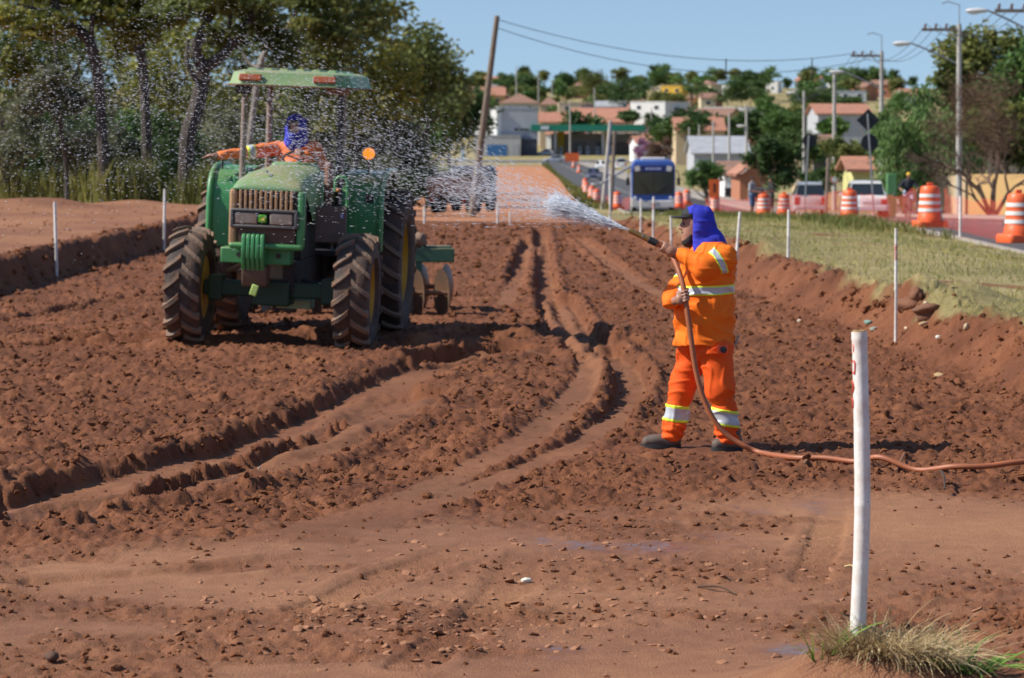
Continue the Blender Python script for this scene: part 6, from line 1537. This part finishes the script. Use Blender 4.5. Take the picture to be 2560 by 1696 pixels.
vv, ff = ico(3); q = vv * np.array((1.05, 2.0, .42)) * (1 + .1 * np.random.default_rng(2).normal(size=(len(vv), 1))); o = mesh_obj('soil_load', np_mesh('soil_load', q, ff, clod_mat, smooth=True), dt); o.location = (0, 2.4, 1.9)

# people far off -----------------------------------------------------
def small_person(label, px, Y, top_c, leg_c, hat_c=None, pose='stand', rotz=0, height=1.72, z=None, shoe_c=(.03, .03, .03)):
    x = at(px, 500, Y).x; t = thing('person', label, 'person', (x, Y, (zc(Y) if z is None else z)), rotz); s = height / 1.72; h = .02
    if pose == 'ride': hip, kneeL, footL, kneeR, footR, shz, hd = (0, .10, .98), (-.13, -.22, .86), (-.12, -.10, .42), (.13, -.22, .70), (.12, -.06, .26), 1.42, (0, -.12, 1.66); hands = ((-.30, -.48, 1.04), (.30, -.48, 1.04)); elb = ((-.38, -.18, 1.16), (.38, -.18, 1.16)); chest = (0, -.06, 1.26)
    else:
        hip, kneeL, footL, kneeR, footR, shz, hd = (0, 0, .93), (-.10, -.03, .50), (-.11, 0, .06), (.10, -.01, .50), (.11, .03, .06), 1.42, (0, -.02, 1.60); hands = ((-.22, -.26, 1.0), (.24, -.05, .82)); elb = ((-.28, -.02, 1.12), (.28, .03, 1.12)); chest = (0, 0, 1.22)
        if pose == 'reach': hands = ((-.16, -.45, 1.06), (.30, -.42, 1.10))
    shL, shR = (-.19, chest[1], shz), (.19, chest[1], shz)
    body_ = [Ell(hd, (.078, .095, .115), .03), Cap((hd[0], hd[1] + .02, hd[2] - .1), (0, chest[1], shz), .05, .06, .03), Ell(chest, (.16, .11, .25), .05), Ell((hip[0], hip[1], hip[2]), (.15, .12, .13), .06), Cap(shL, elb[0], .05, .042, .03), Cap(elb[0], hands[0], .04, .03, .02), Cap(shR, elb[1], .05, .042, .03), Cap(elb[1], hands[1], .04, .03, .02),
             Ell(hands[0], (.035, .05, .045), .02), Ell(hands[1], (.035, .05, .045), .02), Cap((-.09, hip[1], hip[2]), kneeL, .08, .055, .04), Cap(kneeL, footL, .052, .04, .03), Cap((.09, hip[1], hip[2]), kneeR, .08, .055, .04), Cap(kneeR, footR, .052, .04, .03), Cap((hd[0], hd[1] - .09, hd[2]), (hd[0], hd[1] - .11, hd[2] - .025), .012, .016, .012)]
    mesh_obj('body', sdf_mesh('body', body_, .016, skin), t)
    mesh_obj('shirt', sdf_mesh('shirt', [Ell(chest, (.20, .145, .29), .05), Ell((0, chest[1], shz), (.21, .11, .07), .05), Cap(shL, elb[0], .075, .065, .03), Cap(shR, elb[1], .075, .065, .03)], .02, top_c), t)
    mesh_obj('shorts', sdf_mesh('shorts', [Ell(hip, (.18, .15, .14), .06), Cap((-.09, hip[1], hip[2] - .02), kneeL, .105, .085, .04), Cap((.09, hip[1], hip[2] - .02), kneeR, .105, .085, .04)], .02, leg_c), t)
    for f_ in (footL, footR): MB().ball((f_[0], f_[1] - .05, f_[2] - .015), (.05, .13, .045), 12, 8).build('shoe', mat('shoe_dark', shoe_c, .7), t)
    hm = MB().ball((hd[0], hd[1] + .02, hd[2] + .04), (.088, .105, .085), 14, 10).build('cap' if hat_c else 'hair', hat_c or mat('dark_hair', (.02, .016, .014), .8), t)
    if hat_c: MB().ball((hd[0], hd[1] - .10, hd[2] + .045), (.07, .09, .012), 12, 6).build('visor', hat_c, hm)
    return t
RY = 111.0; cyx = at(2270, 500, RY).x
small_person('cyclist in dark shirt, light shorts and yellow cap riding towards us', 2270, RY, mat('dark_tshirt', (.018, .022, .035), .8), mat('pale_blue_shorts', (.45, .50, .60), .8), mat('yellow_cap', (.85, .52, .02), .6), 'ride', z=zc(RY) + .02)
bk = thing('bicycle', 'bicycle ridden by the man in the yellow cap', 'bicycle', (cyx, RY, zc(RY) - .015))
for yy in (-.52, .52):
    w_ = bpy.data.objects.new('wheel', None); link(w_, bk); w_.location = (0, yy, .34)
    MB().tube([(0, .32 * math.cos(2 * math.pi * k / 28), .32 * math.sin(2 * math.pi * k / 28)) for k in range(29)], .022, 6, cap=False).build('tyre', tyre_v, w_)
    b = MB()
    for k in range(12): b.tube([(0, 0, 0), (0, .31 * math.cos(math.pi * k / 6), .31 * math.sin(math.pi * k / 6))], .003, 4)
    b.build('spokes', galv, w_)
b = MB(); fr = galv
for a, c in (((0, -.40, .80), (0, .02, .34)), ((0, .02, .34), (0, .16, .84)), ((0, .16, .78), (0, -.38, .74)), ((0, .02, .34), (0, .52, .34)), ((0, .52, .34), (0, .16, .78)), ((0, -.40, .86), (0, -.52, .34)), ((0, -.40, .80), (0, -.42, 1.0))): b.tube([a, c], .018, 6)
b.build('frame', fr, bk); MB().tube([(-.32, -.46, 1.0), (-.1, -.44, 1.02), (.1, -.44, 1.02), (.32, -.46, 1.0)], .014, 6).build('handlebar', galv, bk); MB().ball((0, .18, .87), (.08, .13, .035)).build('saddle', black_paint, bk)
small_person('man in grey shirt and blue shorts standing by the netting', 1880, 122, mat('grey_shirt', (.33, .34, .36), .8), mat('denim_shorts', (.10, .15, .28), .8), None, 'reach', R(60))
small_person('man in black shirt behind the traffic barrel', 1928, 126, mat('black_shirt', (.02, .02, .022), .8), mat('dark_trousers', (.05, .05, .06), .8), None, 'reach', R(-70))
# ================================================================== TOWN AND FAR TREES
def wallm(name, col): return mat(name, col, .9, col2=tuple(c * .82 for c in col), nscale=.6, amount=.8)
W_white = wallm('white_wall', (.78, .77, .74)); W_grey = wallm('grey_wall', (.42, .43, .46)); W_cream = wallm('cream_wall', (.66, .56, .38)); W_yellow = wallm('yellow_wall', (.80, .48, .06)); W_ochre = wallm('ochre_wall', (.52, .33, .14)); W_beige = wallm('beige_wall', (.55, .42, .27)); W_brick = wallm('brick_wall', (.42, .17, .09)); W_lemon = wallm('lemon_wall', (.66, .62, .25))
tile = mat('clay_tiles', (.45, .20, .125), .9, col2=(.30, .145, .10), nscale=1.5, amount=1, bump=.8, bscale=6); tile_old = mat('old_brown_tiles', (.30, .16, .11), .9, col2=(.20, .12, .09), nscale=1.5, amount=1, bump=.8, bscale=6); tin = mat('grey_sheet_roof', (.40, .41, .44), .6, nscale=1, amount=.8)
win_dark = mat('window_dark', (.03, .035, .045), .15, spec=.7); frame_m = mat('window_frame', (.55, .53, .50), .6); door_m = mat('door_brown', (.16, .08, .05), .6)
def house(name, label, px0, px1, pyt, Y, depth, wall, roof='gable', roofm=None, rise=1.6, wins=(), doors=(), yaw=0, base=None, cat='house', parapet=.0):
    """front spans px0..px1 at distance Y; pyt = eaves line; wins: (u, v, w, h) in metres from the left front corner"""
    a, c = at(px0, pyt, Y), at(px1, pyt, Y); xm = (a.x + c.x) / 2; w = (c.x - a.x); g = min(Hs(xm, Y), Hs(xm, Y + depth)) - .4 if base is None else base
    H_ = a.z - g; t = thing(name, label, cat, (xm, Y, g), R(yaw)); h2 = w / 2
    MB().box((0, depth / 2, H_ / 2), (w, depth, H_)).build('wall', wall, t)
    e = .35
    if roof == 'gable':
        b = MB()
        b.add([(-h2 - e, -e, H_ - .05), (h2 + e, -e, H_ - .05), (h2 + e, depth / 2, H_ + rise), (-h2 - e, depth / 2, H_ + rise), (-h2 - e, depth + e, H_ - .05), (h2 + e, depth + e, H_ - .05)], [(0, 1, 2, 3), (3, 2, 5, 4)])
        b.add([(x, y, z + .14) for x, y, z in b.v[:6]], [(0, 1, 2, 3), (3, 2, 5, 4)]); b.f += [(0, 1, 7, 6), (4, 5, 11, 10), (0, 3, 9, 6), (3, 4, 10, 9), (1, 2, 8, 7), (2, 5, 11, 8)]; b.m += [0] * 6
        b.build('roof', roofm, t, smooth=False)
        for s_ in (-1, 1): MB().add([(s_ * h2, 0, H_), (s_ * h2, depth, H_), (s_ * h2, depth / 2, H_ + rise * .93)], [(0, 1, 2)]).build('gable', wall, t, smooth=False)
    elif roof == 'hip':
        b = MB(); rx = max(h2 - depth / 2, .3); b.add([(-h2 - e, -e, H_), (h2 + e, -e, H_), (h2 + e, depth + e, H_), (-h2 - e, depth + e, H_), (-rx, depth / 2, H_ + rise), (rx, depth / 2, H_ + rise)], [(0, 1, 5, 4), (1, 2, 5), (2, 3, 4, 5), (3, 0, 4), (3, 2, 1, 0)]); b.build('roof', roofm, t, smooth=False)
    elif roof == 'front':                        # ridge runs away from the viewer
        b = MB(); b.add([(-h2 - e, -e, H_ - .05), (0, -e, H_ + rise), (h2 + e, -e, H_ - .05), (-h2 - e, depth + e, H_ - .05), (0, depth + e, H_ + rise), (h2 + e, depth + e, H_ - .05)], [(0, 1, 4, 3), (1, 2, 5, 4)]); b.add([(x, y, z + .14) for x, y, z in b.v[:6]], [(0, 1, 4, 3), (1, 2, 5, 4)]); b.f += [(0, 1, 7, 6), (1, 2, 8, 7)]; b.m += [0, 0]; b.build('roof', roofm, t, smooth=False)
        MB().add([(-h2, -.01, H_), (h2, -.01, H_), (0, -.01, H_ + rise * .93)], [(0, 1, 2)]).build('gable', wall, t, smooth=False)
    else:
        b = MB(); b.box((0, depth / 2, H_ + .10), (w + .2, depth + .2, .2)); b.build('roof_slab', roofm or wall, t, smooth=False)
    for u, v, ww, hh in wins:
        f_ = MB().box((-h2 + u, -.04, v), (ww + .16, .10, hh + .16)).build('window', frame_m, t); MB().box((-h2 + u, -.085, v), (ww, .03, hh)).build('pane', win_dark, f_)
    for u, ww, hh, m_ in doors:
        MB().box((-h2 + u, -.03, .4 + hh / 2), (ww, .08, hh)).build('door', m_ or door_m, t)
    return t
# fuel station -------------------------------------------------------
GY = 640; gz = Hs(at(1450, 380, GY).x, GY); s1 = sc(GY)
def gx(px): return at(px, 380, GY).x
fs = thing('fuel_station', 'fuel station with long green canopy beside the cross road', 'fuel station', (gx(1470), GY, gz)); o_ = gx(1470)
fgreen = mat('canopy_green', (.010, .22, .145), .5, nscale=1); fyel = mat('station_yellow', (.62, .44, .03), .6)
zt = at(0, 312, GY).z - gz; zb = at(0, 328, GY).z - gz
MB().box((0, 6, (zt + zb) / 2), (gx(1612) - gx(1328), 14, zt - zb)).build('canopy', fgreen, fs)
MB().box((0, 6, zb - .06), (gx(1610) - gx(1330), 13.8, .1)).build('canopy_soffit', W_grey, fs)
MB().box((gx(1362) - o_, -1.06, (zt + zb) / 2), (1.9, .06, .8)).build('brand_panel', mat('station_white', (.70, .72, .80), .5), fs)
for px in (1388, 1508, 1600): MB().box((gx(px) - o_, 1.2, zb / 2), (.7, .7, zb)).build('column', W_grey, fs)
MB().box((gx(1404) - o_, 9, zb / 2), (1.6, .4, zb)).build('column_panel', fyel, fs); MB().box((gx(1518) - o_, 9, zb / 2), (.8, .4, zb)).build('column_panel', fyel, fs)
MB().box((gx(1490) - o_, 14, zb * .45), (gx(1600) - gx(1380), 6, zb * .9)).build('shop_wall', wallm('station_shop', (.36, .35, .36)), fs)
for px, w in ((1452, 2.6), (1502, 1.6), (1560, 9)): MB().box((gx(px) - o_, 10.95, 1.6), (w, .1, 3.0)).build('shop_window', win_dark, fs)
for px in (1402, 1450, 1470, 1495, 1530):
    pm = MB().box((gx(px) - o_, 2.5, 1.0), (.9, .6, 2.0)).build('fuel_pump', mat('pump_grey', (.28, .31, .38), .5), fs, bevel=.05); MB().box((gx(px) - o_, 2.18, 1.4), (.6, .05, .5)).build('pump_screen', win_dark, pm)
# white two storey block left of it, front's shade put into the grey
house('office_block', 'two storey white block, front coloured grey for its shade, beside the fuel station', 1246, 1344, 272, 640, 16, W_grey, 'flat', None, wins=((4.2, 6.4, 1.0, .55), (6.0, 6.4, 2.2, .55), (8.4, 6.4, .9, .5), (4.2, 2.6, 2.6, .5), (1.0, 2.6, .8, .5)), yaw=0, cat='building')
house('office_annex', 'bright white upper hall left of the shade-grey office block', 1182, 1247, 269, 640, 14, W_white, 'flat', None, wins=((3.6, 5.6, .35, 1.3),), cat='building', yaw=-32)
house('shop', 'low shop with blue front below the white hall', 1186, 1302, 340, 634, 5, wallm('pale_shop_wall', (.50, .50, .50)), 'flat', None, cat='building', doors=((5.2, 4.6, 2.6, mat('blue_shutter', (.05, .17, .40), .6)), (9.4, 1.6, 2.6, W_grey)))
house('shed', 'dark open shed between shop and canopy', 1303, 1342, 350, 636, 6, wallm('dark_shed', (.06, .07, .10)), 'flat', None, cat='building')
# houses behind and up the hill
H_ = [('house', 'tiled roof house right behind the green canopy', 1412, 1560, 306, 700, 16, W_beige, 'gable', tile, 3.6, -12), ('house', 'tiled roof house at the left end of the canopy', 1350, 1412, 306, 690, 12, W_beige, 'gable', tile, 2.4, 0),
      ('building', 'tall plain white block above the bus', 1570, 1668, 256, 720, 14, W_white, 'flat', None, 1, -30), ('building', 'dark side wing of the tall white block', 1668, 1705, 272, 722, 12, wallm('brown_wing', (.22, .18, .18)), 'flat', None, 1, 0), ('house', 'beige wide house left of the tall white block', 1396, 1480, 258, 760, 12, W_cream, 'flat', None, 1, 0), ('house', 'small house with a white end wall over the canopy', 1444, 1490, 272, 735, 10, W_grey, 'front', tile, 1.4, 0), ('house', 'grey roofed long house beside the tall white block', 1490, 1566, 268, 745, 10, W_grey, 'gable', tin, 1.6, 0),
      ('house', 'brown tiled house over the office block', 1250, 1346, 258, 740, 12, W_cream, 'hip', tile_old, 2.6, 0), ('house', 'red tiled house left of the hill bush', 1190, 1262, 240, 860, 12, W_ochre, 'gable', tile, 2.6, 0), ('house', 'dark roofed house with red front on the hillside', 1252, 1296, 243, 880, 12, W_brick, 'flat', win_dark, 1, 0), ('house', 'brown house above the beige wide house', 1350, 1396, 262, 790, 10, W_beige, 'hip', tile_old, 2.2, 0),
      ('house', 'red roofed house strip right of the tall white block', 1706, 1790, 310, 600, 14, W_brick, 'gable', tile, 1.6, 0), ('house', 'red roofed house above the bus right corner', 1700, 1822, 290, 690, 14, W_ochre, 'gable', tile_old, 1.8, -20), ('building', 'white low hall under the domed trees', 1758, 1862, 270, 760, 10, W_white, 'flat', None, 1, -25), ('building', 'yellow building on the skyline by the palm', 1652, 1706, 216, 900, 12, W_yellow, 'flat', None, 1, -20), ('house', 'pale gabled house right of the palm', 1752, 1790, 246, 820, 10, W_cream, 'gable', tile_old, 1.6, 0),
      ('building', 'beige workshop right of the bus', 1690, 1812, 328, 500, 14, W_beige, 'gable', tile, 2.4, 0), ('building', 'white hall on the skyline right of the domed trees', 2060, 2166, 228, 800, 14, W_white, 'flat', tin, 1, 0), ('house', 'tiled house left of the black diamond sign', 2045, 2175, 286, 330, 12, W_grey, 'gable', tile, 1.2, 0), ('house', 'grey roofed shed beyond the small street tree', 1735, 1870, 385, 300, 12, W_grey, 'gable', tin, 1.8, 0), ('house', 'house with white fascia behind the speed sign pole', 2010, 2090, 375, 240, 10, W_beige, 'gable', tile_old, 1.2, 0),
      ('house', 'red brick house front behind the standing men', 1850, 1935, 440, 200, 8, W_brick, 'front', tile, 1.1, 0), ('house', 'white rendered house left of the large green tree', 1812, 1850, 440, 215, 8, W_white, 'gable', tile_old, 1.0, 0)]
for nm, lb, p0, p1, pt, Y, dp_, wl_, rf, rm, rs, yw in H_:
    w = (p1 - p0) / sc(Y); hz = at(p0, pt, Y).z - Hs(at((p0 + p1) / 2, pt, Y).x, Y)
    wn_ = [(w * (k + .5) / max(int(w / 3.5), 1), hz - 1.35 + .4, 1.1, .9) for k in range(max(int(w / 3.5), 1))]
    house(nm, lb, p0, p1, pt, Y, dp_, wl_, rf, rm, rs, wn_, yaw=yw, cat='building' if nm == 'building' else 'house')
# by the cyclist
house('house', 'lemon yellow gatehouse with tiled roof behind the white car', 2133, 2178, 428, 130, 4, W_lemon, 'gable', tile, .55, [(.42, 1.6, .4, .5)])
def wall_run(label, px0, px1, pyt, Y0, Y1, m_, name='wall', th=.2):
    a, c = at(px0, pyt, Y0), at(px1, pyt, Y1); z0, z1 = Hs(a.x, Y0) - .3, Hs(c.x, Y1) - .3
    d = Vector((c.x - a.x, c.y - a.y, 0)).normalized(); n_ = Vector((-d.y, d.x, 0)) * th
    b = MB(); zt_ = min(a.z, c.z + 99)
    b.hexa([(a.x, a.y, z0), (c.x, c.y, z1), (c.x + n_.x, c.y + n_.y, z1), (a.x + n_.x, a.y + n_.y, z0), (a.x, a.y, a.z), (c.x, c.y, c.z), (c.x + n_.x, c.y + n_.y, c.z), (a.x + n_.x, a.y + n_.y, a.z)])
    tag(b.build(name, m_, smooth=False), label, 'wall')
wall_run('white gate wall behind the cyclist', 2236, 2310, 440, 122, 121, W_white); wall_run('beige boundary wall right of the cyclist', 2311, 2420, 440, 121, 118, W_beige); wall_run('ochre boundary wall under the twiggy tree', 2421, 2640, 436, 117, 112, W_ochre)
t = thing('meter_box', 'green metal cabinet left of the white gate wall', 'cabinet', (at(2228, 500, 119).x, 119, Hs(at(2228, 500, 119).x, 119)))
MB().box((0, 0, .95), (.42, .4, 2.0)).build('box', mat('cabinet_green', (.10, .26, .10), .5), t, bevel=.03); MB().box((.1, -.21, 1.1), (.04, .03, .16)).build('handle', galv, t)
fn = thing('board_fence', 'grey board fence at the far right behind the twiggy tree', 'fence', (at(2545, 500, 125).x, 125, Hs(at(2545, 500, 125).x, 125)))
for k in range(12): MB().box((-1.3 + .24 * k, 0, 1.5), (.21, .04, 3.0)).build('board', wallm('fence_boards', (.40, .36, .33)), fn)
MB().box((0, .05, 1.0), (2.9, .06, .1)).build('rail', old_wood, fn)

# street and hill trees ----------------------------------------------
def ftree(label, px0, px1, pyt, pyb, Y, m_, n, size, seed, bark=bark_brown, clumps=14, f=.36, droop=0, name='tree', aspect=.5, group='street and hill trees', r0=.18):
    x = at((px0 + px1) / 2, 400, Y).x; g = Hs(x, Y) - .1; top = at(0, pyt, Y).z; bot = at(0, pyb, Y).z; rx = 1.22 * (px1 - px0) / 2 / sc(Y); rz = max(1.12 * (top - bot) / 2, .5)
    return tree(name, label, (x, Y, g), top - g, (rx, rx * .9, rz), m_, bark, n, size, seed, trunk_h=max(.2, (bot - g) / (top - g) * .8), r0=r0, clumps=clumps, f=f, group=group, droop=droop, aspect=aspect)
ftree('large rounded green street tree left of the silver car', 1838, 2015, 288, 475, 172, leaf_dark, 7000, .29, 801, clumps=22, f=.30)
ftree('dark tree filling the gap right of the large street tree', 1965, 2070, 300, 440, 236, leaf_dark, 4500, .3, 821, clumps=16)
ftree('fresh green tree above the large street tree', 1880, 2000, 252, 340, 390, leaf_green, 4200, .42, 823, clumps=16)
ftree('olive green bush behind the gatehouse', 2085, 2195, 335, 470, 152, leaf_olive, 4500, .24, 825, clumps=16)
ftree('dark tree between the bus and the orange sign plate, farther back', 1745, 1850, 330, 420, 420, leaf_dark, 4000, .42, 827, clumps=16)
ftree('fresh green small street tree right of the bus', 1708, 1830, 388, 480, 196, leaf_green, 4500, .22, 802)
ftree('olive street tree behind the speed sign pole', 2052, 2175, 318, 450, 160, leaf_olive, 5500, .24, 803)
ftree('soft green weeping tree right of the diamond sign', 2160, 2450, 185, 480, 121, leaf_willow, 10500, .31, 804, clumps=26, f=.30, droop=1.6, aspect=.28)
ftree('dark glossy tree rising highest on the right', 2310, 2590, -10, 430, 134, leaf_olive, 10500, .38, 805, clumps=24, f=.30, r0=.25)
ftree('brighter leafy tree against the right edge', 2440, 2700, 70, 470, 126, leaf_green, 8000, .35, 806, clumps=18)
ftree('olive tree filling the space behind the twiggy tree', 2400, 2620, 190, 450, 123, leaf_olive, 8000, .34, 829, clumps=22, f=.32)
ftree('dark bush behind the silver and the white car', 2000, 2075, 400, 490, 165, leaf_dark, 3000, .22, 807)
ftree('tree whose leaf tips hang into the upper right corner', 2540, 2700, -90, 40, 86, leaf_olive, 4200, .2, 808, clumps=10)
ftree('grey brown leafless bush left of the bus roof', 1600, 1690, 330, 415, 330, leaf_brown, 4200, .32, 809, clumps=14)
ftree('pink flowering tree at the edge of the grey bush', 1578, 1625, 338, 400, 345, leaf_pink, 1500, .32, 810, clumps=7)
for i, (a, c, t_, b_, Y, m_, lb) in enumerate(((1400, 1512, 158, 250, 730, leaf_olive, 'tall loose olive tree on the hill, left of the dark clump'), (1495, 1650, 178, 260, 745, leaf_dark, 'broad dark tree clump on the hill'), (1772, 1936, 184, 262, 720, leaf_dark, 'larger domed hill tree right of the palm'), (1940, 2085, 206, 262, 740, leaf_dark, 'flat domed hill tree right of the larger dome'), (2085, 2172, 240, 270, 620, leaf_dark, 'low domed tree below the skyline hall'), (1888, 1960, 232, 310, 560, leaf_green, 'green tree behind the pole right of the dome'), (1930, 2050, 262, 330, 480, leaf_dark, 'dark tree mass above the large street tree'), (1285, 1345, 222, 262, 820, leaf_green, 'bright hillside bush above the brown tiled house'), (1372, 1412, 205, 240, 900, leaf_dark, 'small dark tree on the left skyline'), (1530, 1600, 270, 302, 690, leaf_dark, 'round bush before the tall white block'), (1650, 1720, 222, 262, 800, leaf_olive, 'olive bush under the yellow building'), (1800, 1870, 285, 330, 520, leaf_dark, 'dark tree right of the red roofs'), (1345, 1400, 240, 262, 830, leaf_olive, 'low olive bush on the left hillside'), (1205, 1250, 225, 262, 900, leaf_olive, 'hillside tree behind the leaning pole'), (2040, 2110, 290, 340, 300, leaf_green, 'green tree left of the diamond sign, farther back'))):
    ftree(lb, a, c, t_, b_, Y, m_, 2300, .72, 840 + i * 3, clumps=14, f=.36)
# roadside strip of bushes on the hill line, and a palm
PYx = at(1728, 300, 650).x; pg = Hs(PYx, 650); pl = thing('palm_tree', 'tall palm between the yellow building and the domed tree', 'palm', (PYx, 650, pg))
ptop = at(1728, 222, 650).z - pg; MB().tube([(0, 0, -.2), (.2, 0, ptop * .5), (0, 0, ptop)], [.4, .32, .28], 8).build('trunk', bark_brown, pl)
rng = np.random.default_rng(77); V = []; F = []; T = []
for k in range(26):
    a = rng.uniform(0, 6.28); el = rng.uniform(-.2, 1.2); L_ = rng.uniform(2.6, 3.8)
    for j in range(16):
        t_ = j / 15; r_ = L_ * t_ * math.cos(el * (1 - .5 * t_)); z = ptop + L_ * (math.sin(el) * t_ - .75 * t_ * t_)
        c = np.array((math.cos(a) * r_, math.sin(a) * r_, z)); s_ = np.array((-math.sin(a), math.cos(a), 0))
        for q in (-1, 1):
            n0 = len(V); l_ = .9 * (1 - .6 * t_); V += [tuple(c), tuple(c + s_ * q * l_ * .5 + (0, 0, -.15)), tuple(c + s_ * q * l_ + (0, 0, -.6 * l_)), tuple(c + s_ * q * l_ * .45 + np.array((math.cos(a) * .16, math.sin(a) * .16, -.2)))]; F.append((n0, n0 + 1, n0 + 2, n0 + 3)); T += [rng.random()] * 4
mesh_obj('crown', np_mesh('crown', np.array(V), np.array(F), leaf_dark, attrs={'tint': np.array(T)}), pl)
# leafless twiggy tree
tx = at(2482, 520, 108).x; tg = Hs(tx, 108); tw = thing('bare_tree', 'leafless brown twiggy tree by the right edge', 'tree', (tx, 108, tg)); mb = MB(); rng = np.random.default_rng(31)
def grow(p, d, L_, r_, lv):
    d = d.normalized(); e = p + d * L_; m_ = p.lerp(e, .5) + Vector(rng.normal(size=3)) * L_ * .05; mb.tube([p, m_, e], [r_, r_ * .85, r_ * .65], 6 if lv < 3 else 4, cap=False)
    if lv >= 6: return
    for _ in range(3 if lv in (1, 2, 3) else 2):
        q = Vector((rng.normal() * .62 - (.16 if lv < 4 else 0), rng.normal() * .5, rng.normal() * .35 + .10)); grow(p.lerp(e, rng.uniform(.55, 1.0)), d + q, L_ * rng.uniform(.62, .86), r_ * .58, lv + 1)
for dd, L0, r0 in (((-.42, 0, 1), 1.5, .10), ((.05, .1, 1), 1.6, .12), ((.5, 0, .9), 1.3, .09), ((-.9, -.1, 1.05), 1.3, .07)): grow(Vector((0, 0, -.1)), Vector(dd), L0, r0, 0)
mb.build('branches', mat('brown_twigs', (.16, .10, .075), .9, col2=(.11, .07, .05), nscale=4), tw)
cl = random_clumps((-.6, 0, 3.9), (2.5, 2.2, 2.2), 14, rng, .4); mesh_obj('twigs', crown_mesh(cl, 6500, .30, leaf_brown, 39, aspect=.055), tw)
# small far things
for k, (px, py, lb) in enumerate(((1157, 402, 'pale blue post at the end of the wood'), )):
    p = on_ground(px, py, 300, 900); t = thing('marker_post', lb, 'post', p); MB().box((0, 0, 1.4), (.8, .5, 2.9)).build('post', mat('pale_blue_post', (.45, .60, .72), .6), t, bevel=.05); MB().box((0, 0, 2.9), (1.0, .7, .15)).build('top', W_grey, t)

# the rest of the hillside: many small houses and trees, told apart by nothing in the photo
rng = np.random.default_rng(909)
hp = []
HLAB = ['small white house with red tiled gable on the far hillside', 'small cream house with brown hipped roof on the far hillside', 'small grey house with red tiled gable on the far hillside', 'small ochre house with red hipped roof on the far hillside', 'small white flat roofed house on the far hillside', 'small brick house with brown tiled gable on the far hillside']
for k, (wl_, rm, rf) in enumerate(((W_white, tile, 'gable'), (W_cream, tile_old, 'hip'), (W_grey, tile, 'gable'), (W_ochre, tile, 'hip'), (W_white, tin, 'flat'), (W_brick, tile_old, 'gable'))):
    h_ = house('house', HLAB[k], 1300, 1300 + 70, 262, 820 + k * 4, 9, wl_, rf, rm, 1.9, [(2.2, 2.6, 1.1, 1.0), (6.0, 2.6, 1.1, 1.0)], [(4.1, .9, 2.1, None)], yaw=0, base=Hs(0, 820) - .3); h_['group'] = 'houses on the far hillside'
    hp.append(h_)
tp = [ftree(('dark broad crowned tree among the hillside houses', 'olive tree among the hillside houses', 'bright green tree among the hillside houses', 'dark ragged tree among the hillside houses')[k], 1300, 1360, 214, 262, 860, m_, 1300, .85, 950 + 5 * k, clumps=12, f=.38, group='trees on the far hillside') for k, m_ in enumerate((leaf_dark, leaf_olive, leaf_green, leaf_dark))]
base_s = [0] * len(hp)
def hill_spot(lo, hi):
    Y = rng.uniform(lo, hi); px = rng.uniform(1195, 2280); return at(px, 300, Y).x, Y
first = True
spots = []
for k in range(46):
    x, Y = hill_spot(700, 1230) if k % 3 else hill_spot(560, 700)
    if Y < 668 and x < at(1640, 300, Y).x: Y += 130; x = x * Y / (Y - 130)
    h_ = hp[k % 6] if k < 6 else copy_tree(hp[k % 6]); h_.location = (x, Y, Hs(x, Y) - .5); h_.rotation_euler = (0, 0, R(rng.uniform(-38, 12))); h_.scale = (rng.uniform(.75, 1.3), rng.uniform(.8, 1.1), rng.uniform(.7, 1.0))
for k in range(170):
    x, Y = hill_spot(690, 1330) if k % 4 else hill_spot(500, 690)
    if Y < 668 and x < at(1650, 300, Y).x: Y += 150; x = x * Y / (Y - 150)
    t = tp[k % 4] if k < 4 else copy_tree(tp[k % 4]); t.location = (x, Y, Hs(x, Y) - .2); t.rotation_euler = (0, 0, rng.uniform(0, 6.28)); q = rng.uniform(.6, 1.25); t.scale = (q * rng.uniform(.9, 1.4), q * rng.uniform(.9, 1.3), q)
